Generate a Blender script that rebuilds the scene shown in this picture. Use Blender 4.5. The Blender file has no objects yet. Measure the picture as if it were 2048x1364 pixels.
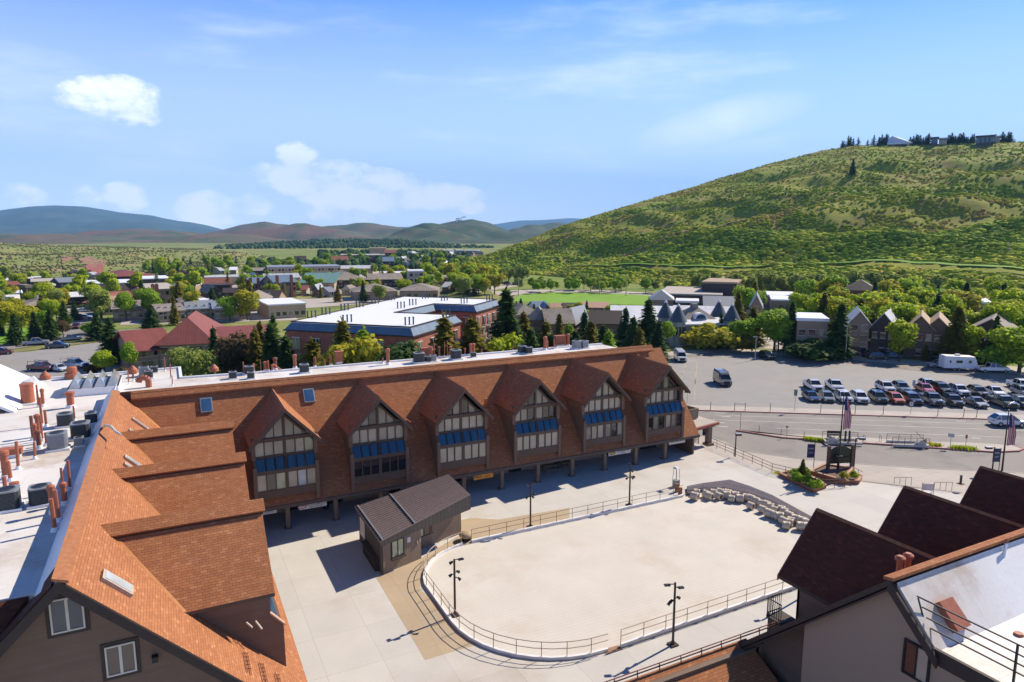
import bpy, bmesh, math, random
import numpy as np
from mathutils import Vector, Matrix
R = math.radians
rnd = random.Random(7)
SC = bpy.context.scene
COL = SC.collection

# ------------------------------------------------------------------ camera, sky, sun, exposure
F = 1365.0; HZ = 470.0; CH = 27.0                  # focal length in photo pixels, eye level row, camera height
PT = math.atan((682 - HZ) / F); YW = math.atan(699 / math.hypot(F, 682 - HZ))
cd = bpy.data.cameras.new('camera'); cam = bpy.data.objects.new('camera', cd); COL.objects.link(cam)
cam.location = (0, 0, CH); cam.rotation_euler = (math.pi / 2 - PT, 0, -YW)
cd.sensor_width = 36; cd.lens = F / 2048 * 36; cd.clip_start = 0.5; cd.clip_end = 60000
SC.camera = cam
SUN = Vector((1.216, 0.218, 1.0)).normalized()
sl = bpy.data.lights.new('sun', 'SUN'); sl.energy = 5.0; sl.angle = R(0.5); sl.color = (1.0, 0.90, 0.76)
so = bpy.data.objects.new('sun', sl); COL.objects.link(so)
so.rotation_euler = SUN.to_track_quat('Z', 'Y').to_euler(); so.location = (80, 20, 90)
SC.view_settings.view_transform = 'Standard'; SC.view_settings.look = 'None'
SC.view_settings.exposure = 0.65; SC.view_settings.gamma = 1; SC.view_settings.use_curve_mapping = False

def ray(px, py):
    u = (px - 1024) / F; v = (682 - py) / F
    c, s = math.cos(PT), math.sin(PT); f = c + v * s
    fx, fy = math.sin(YW), math.cos(YW)
    return (fx * f + fy * u, fy * f - fx * u, -s + v * c)

W = bpy.data.worlds.new('World'); SC.world = W; W.use_nodes = True
def world():
    nt = W.node_tree; N = nt.nodes; L = nt.links; N.clear()
    out = N.new('ShaderNodeOutputWorld'); bg = N.new('ShaderNodeBackground'); bg.inputs[1].default_value = 0.08
    sky = N.new('ShaderNodeTexSky'); sky.sky_type = 'NISHITA'; sky.sun_disc = False
    sky.sun_elevation = math.asin(SUN.z); sky.sun_rotation = math.atan2(SUN.x, SUN.y)
    sky.altitude = 2100; sky.air_density = 1.25; sky.dust_density = 0.4; sky.ozone_density = 2.2
    tc = N.new('ShaderNodeTexCoord')
    def mth(op, a, b=None, cl=False):
        m = N.new('ShaderNodeMath'); m.operation = op; m.use_clamp = cl
        for i, v in enumerate((a, b)):
            if v is None: continue
            if isinstance(v, (int, float)): m.inputs[i].default_value = v
            else: L.new(v, m.inputs[i])
        return m.outputs[0]
    # fbm noise that breaks up the clouds, stretched level
    mp = N.new('ShaderNodeMapping'); L.new(tc.outputs['Generated'], mp.inputs[0]); mp.inputs['Scale'].default_value = (1, 1, 1.5)
    n1 = N.new('ShaderNodeTexNoise'); L.new(mp.outputs[0], n1.inputs['Vector']); n1.inputs['Scale'].default_value = 17; n1.inputs['Detail'].default_value = 9; n1.inputs['Roughness'].default_value = 0.64
    n2 = N.new('ShaderNodeTexNoise'); n2.inputs['Scale'].default_value = 3.2; n2.inputs['Detail'].default_value = 8; n2.inputs['Roughness'].default_value = .6
    mp2 = N.new('ShaderNodeMapping'); L.new(tc.outputs['Generated'], mp2.inputs[0]); mp2.inputs['Scale'].default_value = (1, 1, 5); L.new(mp2.outputs[0], n2.inputs['Vector'])
    # each cumulus: a direction on the sky, its half width and half height (in tangent units)
    blobs = [(232, 203, 85, 40, .8), (245, 180, 45, 24, .85), (595, 312, 38, 32, 1.2), (640, 355, 110, 36, 1.2), (740, 385, 130, 44, 1.25), (850, 392, 110, 26, 1.1),
             (690, 425, 70, 24, 0.8), (425, 420, 62, 34, .95), (490, 410, 50, 24, .95), (40, 392, 36, 20, .8), (173, 395, 24, 20, 1.0), (252, 392, 38, 24, .95), (945, 415, 26, 14, .9), (520, 340, 36, 16, .7)]
    tot = None
    for px, py, w, h, k in blobs:
        d = Vector(ray(px, py)).normalized()
        r = Vector((d.y, -d.x, 0)).normalized(); u = r.cross(d)
        def dot(v):
            n = N.new('ShaderNodeVectorMath'); n.operation = 'DOT_PRODUCT'; L.new(tc.outputs['Generated'], n.inputs[0]); n.inputs[1].default_value = v; return n.outputs['Value']
        a = mth('DIVIDE', dot(r), w / F); b = mth('DIVIDE', dot(u), h / F)
        q = mth('ADD', mth('MULTIPLY', a, a), mth('MULTIPLY', b, b))
        m = mth('MULTIPLY', mth('SUBTRACT', 1.35, q, True), k)
        front = mth('GREATER_THAN', dot(d), 0.3); m = mth('MULTIPLY', m, front)
        tot = m if tot is None else mth('MAXIMUM', tot, m)
    den = mth('ADD', tot, mth('MULTIPLY', mth('SUBTRACT', n1.outputs[0], 0.5), 4.2))
    mr = N.new('ShaderNodeMapRange'); mr.interpolation_type = 'SMOOTHSTEP'; L.new(mth('MULTIPLY', den, mth('MULTIPLY', tot, 4, True)), mr.inputs[0])
    mr.inputs[1].default_value = 0.12; mr.inputs[2].default_value = 1.15
    # thin cirrus veils
    ci = N.new('ShaderNodeMapRange'); ci.interpolation_type = 'SMOOTHSTEP'; L.new(n2.outputs[0], ci.inputs[0]); ci.inputs[1].default_value = .5; ci.inputs[2].default_value = .8; ci.inputs[4].default_value = .30
    d = Vector(ray(1440, 245)).normalized(); r = Vector((d.y, -d.x, 0)).normalized(); u = r.cross(d)
    r2 = (r * math.cos(R(12)) + u * math.sin(R(12))); u2 = (u * math.cos(R(12)) - r * math.sin(R(12)))
    def dot(v):
        n = N.new('ShaderNodeVectorMath'); n.operation = 'DOT_PRODUCT'; L.new(tc.outputs['Generated'], n.inputs[0]); n.inputs[1].default_value = v; return n.outputs['Value']
    a = mth('DIVIDE', dot(r2), 170 / F); b = mth('DIVIDE', dot(u2), 42 / F)
    q = mth('SUBTRACT', 1.0, mth('ADD', mth('MULTIPLY', a, a), mth('MULTIPLY', b, b)), True)
    q = mth('MULTIPLY', mth('MULTIPLY', q, mth('GREATER_THAN', dot(d), .3)), mth('ADD', n1.outputs[0], .1)); q = mth('MULTIPLY', q, .55)
    cov = mth('MAXIMUM', mth('MULTIPLY', mr.outputs[0], .93), mth('MAXIMUM', ci.outputs[0], q))
    # horizon brightening veil (thin high haze), tinted sky colour otherwise
    sep = N.new('ShaderNodeSeparateXYZ'); L.new(tc.outputs['Generated'], sep.inputs[0])
    hz = N.new('ShaderNodeMapRange'); L.new(sep.outputs[2], hz.inputs[0]); hz.inputs[1].default_value = 0.0; hz.inputs[2].default_value = .35; hz.inputs[3].default_value = .78; hz.inputs[4].default_value = .0
    mixh = N.new('ShaderNodeMixRGB'); L.new(hz.outputs[0], mixh.inputs[0]); mixh.inputs[2].default_value = SKYH
    tint = N.new('ShaderNodeMixRGB'); tint.blend_type = 'MULTIPLY'; tint.inputs[0].default_value = 1; L.new(sky.outputs[0], tint.inputs[1]); tint.inputs[2].default_value = SKYT
    L.new(tint.outputs[0], mixh.inputs[1])
    mixc = N.new('ShaderNodeMixRGB'); L.new(cov, mixc.inputs[0]); L.new(mixh.outputs[0], mixc.inputs[1]); mixc.inputs[2].default_value = (14.5, 14.5, 14.8, 1)
    zd = N.new('ShaderNodeMapRange'); zd.interpolation_type = 'SMOOTHSTEP'; L.new(sep.outputs[2], zd.inputs[0]); zd.inputs[1].default_value = .38; zd.inputs[2].default_value = .7; zd.inputs[3].default_value = 1; zd.inputs[4].default_value = .22  # sky above the view darkened to lower the ambient light in shade
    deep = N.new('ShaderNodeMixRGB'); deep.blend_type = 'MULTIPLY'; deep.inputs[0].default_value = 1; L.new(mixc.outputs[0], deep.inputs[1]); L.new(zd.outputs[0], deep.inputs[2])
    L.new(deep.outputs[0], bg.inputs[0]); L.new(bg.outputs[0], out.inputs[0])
SKYH = (13.8, 14.4, 16.5, 1); SKYT = (.06, .70, 1.9, 1)
world()

# ------------------------------------------------------------------ helpers
def at(px, py, z=0.0):                       # the point at height z seen at this place of the photograph
    d = ray(px, py); t = (z - CH) / d[2]; return Vector((d[0] * t, d[1] * t, z))
def onY(px, py, y):
    d = ray(px, py); t = y / d[1]; return Vector((d[0] * t, y, CH + d[2] * t))
def onX(px, py, x):
    d = ray(px, py); t = x / d[0]; return Vector((x, d[1] * t, CH + d[2] * t))
def far(px, py, dist):                       # point in this direction at a horizontal distance
    d = ray(px, py); t = dist / math.hypot(d[0], d[1]); return Vector((d[0] * t, d[1] * t, CH + d[2] * t))
ZG = -0.9                                    # level of street, lots and town

def tag(o, label=None, cat=None, group=None, kind=None):
    if label: o['label'] = label
    if cat: o['category'] = cat
    if group: o['group'] = group
    if kind: o['kind'] = kind
    return o
def empty(name, loc=(0, 0, 0), rz=0.0, label=None, cat=None, group=None):
    o = bpy.data.objects.new(name, None); o.empty_display_size = .3; COL.objects.link(o)
    o.location = loc; o.rotation_euler = (0, 0, rz); return tag(o, label, cat, group)
KIDS = {}
def adopt(o, parent):
    if parent is not None:
        o.parent = parent; KIDS.setdefault(parent.name, []).append(o)
def copy_tree(o, parent=None):
    c = o.copy(); COL.objects.link(c); adopt(c, parent)
    for ch in KIDS.get(o.name, []): copy_tree(ch, c)
    return c

def auto_uv(me, swap=False):
    """metre-scaled UVs: u runs level along each face, v up its slope"""
    n = len(me.polygons)
    if n == 0: return
    uv = me.uv_layers.new(name='UVMap')
    nl = len(me.loops)
    vi = np.empty(nl, np.int32); me.loops.foreach_get('vertex_index', vi)
    co = np.empty(len(me.vertices) * 3, np.float32); me.vertices.foreach_get('co', co); co = co.reshape(-1, 3)
    no = np.empty(n * 3, np.float32); me.polygons.foreach_get('normal', no); no = no.reshape(-1, 3)
    lt = np.empty(n, np.int32); me.polygons.foreach_get('loop_total', lt)
    nn = np.repeat(no, lt, axis=0)
    u = np.stack([-nn[:, 1], nn[:, 0], np.zeros(nl)], 1); ln = np.linalg.norm(u, axis=1)
    flat = ln < 0.02
    u[flat] = (1, 0, 0); ln[flat] = 1; u /= ln[:, None]
    v = np.cross(nn, u)
    p = co[vi]
    out = np.stack([(p * u).sum(1), (p * v).sum(1)], 1).astype(np.float32)
    uv.data.foreach_set('uv', out.ravel())

def sweep(mb, pts, w, z0, z1, closed=False, m=0):
    '''mitred wall along a plan line, one closed shell'''
    P = [Vector((p[0], p[1])) for p in pts]; n = len(P); L = []; Rr = []
    for i in range(n):
        a = P[i - 1] if (i or closed) else P[i]; c = P[(i + 1) % n] if (i < n - 1 or closed) else P[i]; e1 = (P[i] - a); e2 = (c - P[i]); e1 = e1.normalized() if e1.length > 1e-6 else e2.normalized(); e2 = e2.normalized() if e2.length > 1e-6 else e1
        n1 = Vector((-e1.y, e1.x)); n2 = Vector((-e2.y, e2.x)); k = (n1 + n2) / max(.35, 1 + n1.dot(n2)); L.append(P[i] + k * w / 2); Rr.append(P[i] - k * w / 2)
    vs = [(v.x, v.y, z) for z in (z0, z1) for s_ in (L, Rr) for v in s_]; fs = []; N_ = n if closed else n - 1
    for i in range(N_):
        j = (i + 1) % n; fs += [(2 * n + i, 3 * n + i, 3 * n + j, 2 * n + j), (i, j, n + j, n + i), (i, 2 * n + i, 2 * n + j, j), (n + i, n + j, 3 * n + j, 3 * n + i)]
    if not closed: fs += [(0, n, 3 * n, 2 * n), (n - 1, 3 * n - 1, 4 * n - 1, 2 * n - 1)]
    return mb.add(vs, fs, m)
class MB:
    def __init__(s): s.v = []; s.f = []; s.m = []
    def add(s, vs, fs, m=0):
        b = len(s.v); s.v += [tuple(v) for v in vs]; s.f += [tuple(b + i for i in f) for f in fs]; s.m += [m] * len(fs); return s
    def box(s, a, b, m=0):
        x0, y0, z0 = a; x1, y1, z1 = b
        return s.add([(x0, y0, z0), (x1, y0, z0), (x1, y1, z0), (x0, y1, z0), (x0, y0, z1), (x1, y0, z1), (x1, y1, z1), (x0, y1, z1)],
                     [(0, 3, 2, 1), (4, 5, 6, 7), (0, 1, 5, 4), (1, 2, 6, 5), (2, 3, 7, 6), (3, 0, 4, 7)], m)
    def obox(s, c, ax, ay, az, m=0):          # oriented box from half-axis vectors
        c = Vector(c); ax = Vector(ax); ay = Vector(ay); az = Vector(az)
        vs = [c + i * ax + j * ay + k * az for k in (-1, 1) for (i, j) in ((-1, -1), (1, -1), (1, 1), (-1, 1))]
        return s.add(vs, [(0, 3, 2, 1), (4, 5, 6, 7), (0, 1, 5, 4), (1, 2, 6, 5), (2, 3, 7, 6), (3, 0, 4, 7)], m)
    def bar(s, p, q, w=.05, h=None, m=0):     # rectangular bar between two points
        p = Vector(p); q = Vector(q); d = q - p; h = h or w
        if d.length < 1e-6: return s
        up = Vector((0, 0, 1)) if abs(d.normalized().z) < .95 else Vector((0, 1, 0))
        sd = d.cross(up).normalized(); up = sd.cross(d).normalized()
        return s.obox((p + q) / 2, d / 2, sd * w / 2, up * h / 2, m)
    def prism(s, poly, dz, m=0, mside=None):  # polygon (3-D points) extruded by vector dz; poly must wind so that dz is against its normal or along
        d = Vector(dz); n = len(poly); P = [Vector(p) for p in poly]
        nrm = Vector((0, 0, 0))
        for i in range(n): nrm += P[i].cross(P[(i + 1) % n])
        if nrm.dot(d) > 0: P = P[::-1]
        s.add(P + [p + d for p in P], [tuple(range(n))], m)
        b = len(s.v) - 2 * n
        s.f.append(tuple(b + n + i for i in reversed(range(n)))); s.m.append(m if mside is None else mside)
        for i in range(n):
            j = (i + 1) % n; s.f.append((b + j, b + i, b + n + i, b + n + j)); s.m.append(m if mside is None else mside)
        return s
    def quad(s, a, b, c, d, m=0): return s.add([a, b, c, d], [(0, 1, 2, 3)], m)
    def poly(s, pts, m=0): return s.add(pts, [tuple(range(len(pts)))], m)
    def cyl(s, p, q, r0, r1=None, n=10, m=0, caps=True):
        p = Vector(p); q = Vector(q); r1 = r0 if r1 is None else r1; d = (q - p).normalized()
        a = d.orthogonal().normalized(); b = d.cross(a); vs = []
        for c, r in ((p, r0), (q, r1)):
            for i in range(n):
                t = 2 * math.pi * i / n; vs.append(c + (a * math.cos(t) + b * math.sin(t)) * r)
        fs = [(i, (i + 1) % n, n + (i + 1) % n, n + i) for i in range(n)]
        if caps: fs += [tuple(reversed(range(n))), tuple(range(n, 2 * n))]
        return s.add(vs, fs, m)
    def lathe(s, prof, c=(0, 0, 0), n=14, m=0):  # profile (r,z) from bottom to top about the z axis
        vs = []; fs = []
        for r, z in prof:
            for i in range(n):
                t = 2 * math.pi * i / n; vs.append((c[0] + r * math.cos(t), c[1] + r * math.sin(t), c[2] + z))
        for k in range(len(prof) - 1):
            for i in range(n): fs.append((k * n + i, k * n + (i + 1) % n, (k + 1) * n + (i + 1) % n, (k + 1) * n + i))
        fs += [tuple(reversed(range(n))), tuple(range((len(prof) - 1) * n, len(prof) * n))]
        return s.add(vs, fs, m)
    def build(s, name, mats, parent=None, smooth=False):
        me = bpy.data.meshes.new(name); me.from_pydata(s.v, [], s.f)
        if not isinstance(mats, (list, tuple)): mats = [mats]
        for mt in mats: me.materials.append(mt)
        if len(mats) > 1: me.polygons.foreach_set('material_index', s.m)
        if smooth: me.polygons.foreach_set('use_smooth', [True] * len(s.f))
        me.update(); auto_uv(me)
        o = bpy.data.objects.new(name, me); COL.objects.link(o); adopt(o, parent)
        return o
def npmesh(name, V, Fq, mats, parent=None, mi=None, smooth=False, attr=None, link=True):
    """V (n,3) float, Fq (m,k) int; fast"""
    me = bpy.data.meshes.new(name); k = Fq.shape[1]
    me.vertices.add(len(V)); me.vertices.foreach_set('co', np.asarray(V, np.float32).ravel())
    me.loops.add(Fq.size); me.loops.foreach_set('vertex_index', Fq.astype(np.int32).ravel())
    me.polygons.add(len(Fq)); me.polygons.foreach_set('loop_start', np.arange(0, Fq.size, k, dtype=np.int32))
    try: me.polygons.foreach_set('loop_total', np.full(len(Fq), k, np.int32))
    except Exception: pass
    if not isinstance(mats, (list, tuple)): mats = [mats]
    for mt in mats: me.materials.append(mt)
    if mi is not None: me.polygons.foreach_set('material_index', mi.astype(np.int32))
    if smooth: me.polygons.foreach_set('use_smooth', np.ones(len(Fq), bool))
    me.update(calc_edges=True)
    if attr is not None:
        a = me.attributes.new('tone', 'FLOAT', 'FACE'); a.data.foreach_set('value', np.asarray(attr, np.float32))
    if not link: return me
    o = bpy.data.objects.new(name, me); COL.objects.link(o); adopt(o, parent); return o

# ------------------------------------------------------------------ materials
MATS = {}
def node_mat(name):
    m = bpy.data.materials.new(name); m.use_nodes = True; nt = m.node_tree
    b = nt.nodes['Principled BSDF']; MATS[name] = m; return m, nt, b
def C4(c, k=1.0): return (c[0] * k, c[1] * k, c[2] * k, 1)
def texco(nt, kind='Object', scale=(1, 1, 1)):
    tc = nt.nodes.new('ShaderNodeTexCoord'); mp = nt.nodes.new('ShaderNodeMapping'); nt.links.new(tc.outputs[kind], mp.inputs[0]); mp.inputs['Scale'].default_value = scale; return mp.outputs[0]
def noise(nt, vec, scale, detail=5, rough=.55, lo=.3, hi=.7):
    n = nt.nodes.new('ShaderNodeTexNoise'); n.inputs['Scale'].default_value = scale; n.inputs['Detail'].default_value = detail; n.inputs['Roughness'].default_value = rough
    nt.links.new(vec, n.inputs['Vector'])
    r = nt.nodes.new('ShaderNodeMapRange'); nt.links.new(n.outputs[0], r.inputs[0]); r.inputs[1].default_value = lo; r.inputs[2].default_value = hi
    return r.outputs[0]
def mix(nt, fac, a, b, mode='MIX'):
    n = nt.nodes.new('ShaderNodeMixRGB'); n.blend_type = mode
    for i, v in ((0, fac), (1, a), (2, b)):
        if isinstance(v, (int, float)): n.inputs[i].default_value = v
        elif isinstance(v, tuple): n.inputs[i].default_value = C4(v)
        else: nt.links.new(v, n.inputs[i])
    return n.outputs[0]
def bump(nt, b, h, s=.3, d=.02):
    n = nt.nodes.new('ShaderNodeBump'); n.inputs['Strength'].default_value = s; n.inputs['Distance'].default_value = d
    nt.links.new(h, n.inputs['Height']); nt.links.new(n.outputs[0], b.inputs['Normal'])
def plain(name, col, rough=.7, metal=0, var=.25, scale=3.0, col2=None, coat=0, spec=.4):
    m, nt, b = node_mat(name)
    b.inputs['Roughness'].default_value = rough; b.inputs['Metallic'].default_value = metal; b.inputs['Specular IOR Level'].default_value = spec
    if coat: b.inputs['Coat Weight'].default_value = coat; b.inputs['Coat Roughness'].default_value = .05
    v = texco(nt); f = noise(nt, v, scale)
    c2 = col2 or tuple(c * (1 - var) for c in col)
    nt.links.new(mix(nt, f, col, c2), b.inputs['Base Color']); return m

def shingle(name, c1, c2, c3, bw=.33, bh=.15, dark=(.09, .036, .018)):
    m, nt, b = node_mat(name); b.inputs['Roughness'].default_value = .9; b.inputs['Specular IOR Level'].default_value = .2
    tc = nt.nodes.new('ShaderNodeTexCoord')
    def brick(w, h, ca, cb, off, bias=0.0):
        n = nt.nodes.new('ShaderNodeTexBrick'); n.offset = off; n.inputs['Scale'].default_value = 1; n.inputs['Brick Width'].default_value = w; n.inputs['Row Height'].default_value = h
        n.inputs['Mortar Size'].default_value = .010; n.inputs['Mortar Smooth'].default_value = .6; n.inputs['Bias'].default_value = bias
        n.inputs['Color1'].default_value = C4(ca); n.inputs['Color2'].default_value = C4(cb); n.inputs['Mortar'].default_value = C4(dark)
        nt.links.new(tc.outputs['UV'], n.inputs['Vector']); return n
    n1 = brick(bw, bh, c1, c2, .37)
    n2 = brick(bw, bh, (0, 0, 0), (1, 1, 1), .37, -.25)
    f = nt.nodes.new('ShaderNodeMapRange'); nt.links.new(n2.outputs[0], f.inputs[0]); f.inputs[1].default_value = .55; f.inputs[2].default_value = .9
    v = texco(nt, 'Object'); big = noise(nt, v, .35, 4)
    c = mix(nt, f.outputs[0], n1.outputs[0], c3)
    c = mix(nt, .35, c, mix(nt, big, (.75, .72, .70), (1.12, 1.1, 1.08)), 'MULTIPLY')
    nt.links.new(c, b.inputs['Base Color'])
    return m
shingle('shingle', (.41, .168, .072), (.31, .122, .054), (.60, .29, .13))
shingle('shingle_dark', (.115, .038, .022), (.065, .026, .016), (.21, .07, .038))  # shaded copy of the shingle, lack of sun put into its colour
plain('ridge_cap', (.42, .17, .07), .9, var=.35, scale=4)
plain('flashing', (.42, .17, .05), .5, .2)

def membrane():
    m, nt, b = node_mat('membrane'); b.inputs['Roughness'].default_value = .6
    v = texco(nt); c = mix(nt, noise(nt, v, .12, 6, .6, .35, .72), (.80, .78, .74), (.64, .57, .48)); c = mix(nt, noise(nt, v, .22, 7, .7, .52, .72), c, (.50, .38, .27))
    c = mix(nt, .16, c, mix(nt, noise(nt, v, 6, 4), (.5, .5, .5), (1, 1, 1)), 'MULTIPLY')
    # seams
    w = nt.nodes.new('ShaderNodeTexBrick'); w.inputs['Scale'].default_value = 1; w.inputs['Brick Width'].default_value = 9; w.inputs['Row Height'].default_value = 1.9; w.inputs['Mortar Size'].default_value = .03
    w.inputs['Color1'].default_value = (1, 1, 1, 1); w.inputs['Color2'].default_value = (.96, .96, .96, 1); w.inputs['Mortar'].default_value = (.86, .86, .86, 1); nt.links.new(v, w.inputs['Vector'])
    nt.links.new(mix(nt, 1.0, c, w.outputs[0], 'MULTIPLY'), b.inputs['Base Color'])
membrane()
plain('membrane_clean', (.80, .80, .80), .5, var=.05)

def lap(name, col, step=.18, vertical=False, depth=.5):
    m, nt, b = node_mat(name); b.inputs['Roughness'].default_value = .75
    tc = nt.nodes.new('ShaderNodeTexCoord'); sp = nt.nodes.new('ShaderNodeSeparateXYZ'); nt.links.new(tc.outputs['UV'], sp.inputs[0])
    a = nt.nodes.new('ShaderNodeMath'); a.operation = 'DIVIDE'; nt.links.new(sp.outputs[0 if vertical else 1], a.inputs[0]); a.inputs[1].default_value = step
    fr = nt.nodes.new('ShaderNodeMath'); fr.operation = 'FRACT'; nt.links.new(a.outputs[0], fr.inputs[0])
    fl = nt.nodes.new('ShaderNodeMath'); fl.operation = 'FLOOR'; nt.links.new(a.outputs[0], fl.inputs[0])
    wn = nt.nodes.new('ShaderNodeTexWhiteNoise'); wn.noise_dimensions = '1D'; nt.links.new(fl.outputs[0], wn.inputs['W'])
    edge = nt.nodes.new('ShaderNodeMapRange'); nt.links.new(fr.outputs[0], edge.inputs[0]); edge.inputs[1].default_value = 0; edge.inputs[2].default_value = .16
    c = mix(nt, wn.outputs[0], col, tuple(x * .86 for x in col)); v = texco(nt)
    c = mix(nt, noise(nt, v, .7, 5), c, mix(nt, 1.0, c, (.82, .82, .82), 'MULTIPLY'))
    c = mix(nt, edge.outputs[0], tuple(x * depth for x in col), c)
    nt.links.new(c, b.inputs['Base Color']); bump(nt, b, edge.outputs[0], .4, .02); return m
lap('siding_brown', (.185, .115, .075), .2, False, .72)
lap('siding_dark', (.075, .052, .042), .2)
lap('metal_fascia', (.085, .070, .060), .42, True, .45)
lap('metal_roof', (.21, .155, .14), .40, True, .5)
lap('booth_board', (.30, .22, .15), .3, True, .75)
lap('red_metal', (.25, .065, .05), .55, True, .45)
lap('grey_metal', (.50, .51, .52), .6, True, .7)
lap('white_metal', (.72, .72, .72), .9, True, .85)
lap('green_metal', (.15, .30, .27), .8, True, .7)
lap('blue_metal', (.13, .20, .28), .8, True, .7)
plain('stucco_taupe', (.34, .235, .16), .95, var=.12, scale=18)
plain('stucco_beige', (.50, .41, .30), .9, var=.15, scale=2)
plain('trim_brown', (.125, .08, .054), .7, var=.2, scale=2)
plain('trim_dark', (.05, .034, .026), .7, var=.2)
plain('post_brown', (.24, .17, .115), .7, var=.25, scale=2)
plain('soffit', (.12, .09, .07), .8)
plain('rust_pipe', (.42, .13, .065), .6, var=.25, scale=5)
plain('rust_dark', (.24, .085, .055), .7, var=.3, scale=5)
plain('ac_case', (.10, .115, .12), .5, .3, var=.25, scale=6)
plain('ac_light', (.33, .345, .35), .5, .3, var=.2, scale=6)
plain('black', (.012, .012, .014), .5)
plain('dark_metal', (.035, .033, .033), .45, .3)
plain('pole_brown', (.06, .045, .038), .5, .2)
plain('rail_rust', (.20, .115, .075), .6, .2, var=.35, scale=9)
plain('rail_tan', (.50, .40, .30), .6, .1, var=.3, scale=6)
plain('white_paint', (.78, .76, .74), .5, var=.1, scale=2)
plain('white_frame', (.62, .57, .46), .6, var=.1)
plain('galv', (.42, .43, .44), .4, .5)
plain('dirt', (.34, .20, .12), .95, var=.3, scale=.4)
plain('red_dirt', (.36, .12, .085), .95, var=.3, scale=.1)
plain('brick_red', (.40, .14, .085), .85, var=.3, scale=1.2)
plain('brick_tan', (.50, .36, .22), .85, var=.2, scale=1)
plain('brick_planter', (.36, .15, .08), .85, var=.35, scale=6)
plain('stone_cap', (.50, .30, .20), .85, var=.2, scale=4)
plain('vinyl_blue', (.03, .15, .36), .3, 0, coat=.3)
plain('plastic_cream', (.66, .58, .46), .5, var=.4, scale=3, col2=(.50, .40, .28))
plain('rubber', (.02, .02, .02), .8)
plain('rim', (.45, .46, .48), .25, .8)
plain('lamp_lens', (.75, .72, .65), .2, 0, coat=1)
plain('tail_red', (.35, .01, .01), .3, coat=.5)
plain('orange_sign', (.80, .33, .05), .5)
plain('yellow_sign', (.80, .50, .02), .5)
plain('sign_white', (.72, .68, .66), .5)
plain('sign_green', (.025, .035, .02), .5)
plain('banner_blue', (.035, .05, .14), .6)
plain('wood_tan', (.42, .30, .17), .7, var=.2)
plain('mulch', (.20, .12, .08), .95, var=.4, scale=8)
plain('flag_red', (.45, .03, .04), .7); plain('flag_white', (.70, .67, .68), .7); plain('flag_blue', (.03, .045, .16), .7)

def glass(name, col, rough=.06, ior=1.5, spec=.8, stripe=False):
    m, nt, b = node_mat(name); b.inputs['Roughness'].default_value = rough; b.inputs['Specular IOR Level'].default_value = spec; b.inputs['Coat Weight'].default_value = .6; b.inputs['Coat Roughness'].default_value = .03
    v = texco(nt); nt.links.new(mix(nt, noise(nt, v, .8, 4), col, tuple(c * .72 for c in col)), b.inputs['Base Color']); return m
glass('glass_gable', (.075, .09, .11), .1, spec=.4); glass('glass_brown', (.13, .095, .075), .1, spec=.4); glass('glass_dark', (.018, .022, .028)); glass('glass_blind', (.43, .38, .28), .25); glass('glass_green', (.42, .47, .28), .2); glass('glass_grey', (.27, .25, .19), .12)  # the brown glass has a brown reflection put into its colour
glass('glass_sky', (.018, .085, .155), .14, spec=.35); glass('glass_pale', (.50, .55, .55), .15); glass('glass_car', (.02, .025, .03), .03)
glass('skylight', (.05, .12, .24), .08, spec=1.0); glass('dome_acrylic', (.40, .44, .48), .12)

def pave(name, c1, c2, joint, W_, H_, jw=.03, stain=None, sscale=.12):
    m, nt, b = node_mat(name); b.inputs['Roughness'].default_value = .85; b.inputs['Specular IOR Level'].default_value = .3
    v = texco(nt)
    c = mix(nt, noise(nt, v, .25, 6, .6), c1, c2)
    fine = noise(nt, v, 7, 6, .7, .2, .8); c = mix(nt, .3, c, mix(nt, fine, (.72, .72, .72), (1.12, 1.12, 1.12)), 'MULTIPLY')
    if stain: c = mix(nt, noise(nt, v, sscale, 7, .65, .52, .75), c, stain)
    if W_:
        w = nt.nodes.new('ShaderNodeTexBrick'); w.offset = 0; w.inputs['Scale'].default_value = 1; w.inputs['Brick Width'].default_value = W_; w.inputs['Row Height'].default_value = H_; w.inputs['Mortar Size'].default_value = jw; w.inputs['Mortar Smooth'].default_value = .4
        w.inputs['Color1'].default_value = (1, 1, 1, 1); w.inputs['Color2'].default_value = (.93, .93, .94, 1); w.inputs['Mortar'].default_value = C4(joint); nt.links.new(v, w.inputs['Vector'])
        c = mix(nt, 1.0, c, w.outputs[0], 'MULTIPLY')
    nt.links.new(c, b.inputs['Base Color']); return m
pave('concrete', (.61, .575, .515), (.54, .51, .455), (.74, .71, .67), 3.6, 4.4, .018, (.46, .39, .31), .09)
pave('concrete_stain', (.50, .385, .25), (.42, .32, .205), (.8, .78, .75), 3.6, 4.4, .02, (.45, .38, .29), .5)
pave('ice_slab', (.66, .61, .53), (.59, .545, .465), (1, 1, 1), 0, 0, .03, (.54, .45, .36), .16)
pave('asphalt_lot', (.325, .305, .275), (.28, .265, .242), (1, 1, 1), 0, 0, 0, (.30, .25, .195), .045)
pave('asphalt_road', (.28, .25, .215), (.24, .218, .19), (1, 1, 1), 0, 0, 0, (.15, .14, .13), .15)
pave('sidewalk', (.50, .44, .37), (.43, .38, .32), (.7, .7, .7), 1.6, 1.6, .02)
pave('red_kerb', (.42, .15, .13), (.50, .28, .24), (1, 1, 1), 0, 0)
pave('mat_dark', (.12, .098, .12), (.095, .08, .095), (.6, .6, .6), 1.0, 1.0, .03)
pave('paint_line', (.62, .60, .55), (.48, .46, .42), (1, 1, 1), 0, 0)
pave('paint_yellow', (.55, .46, .22), (.35, .31, .2), (1, 1, 1), 0, 0)
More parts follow.
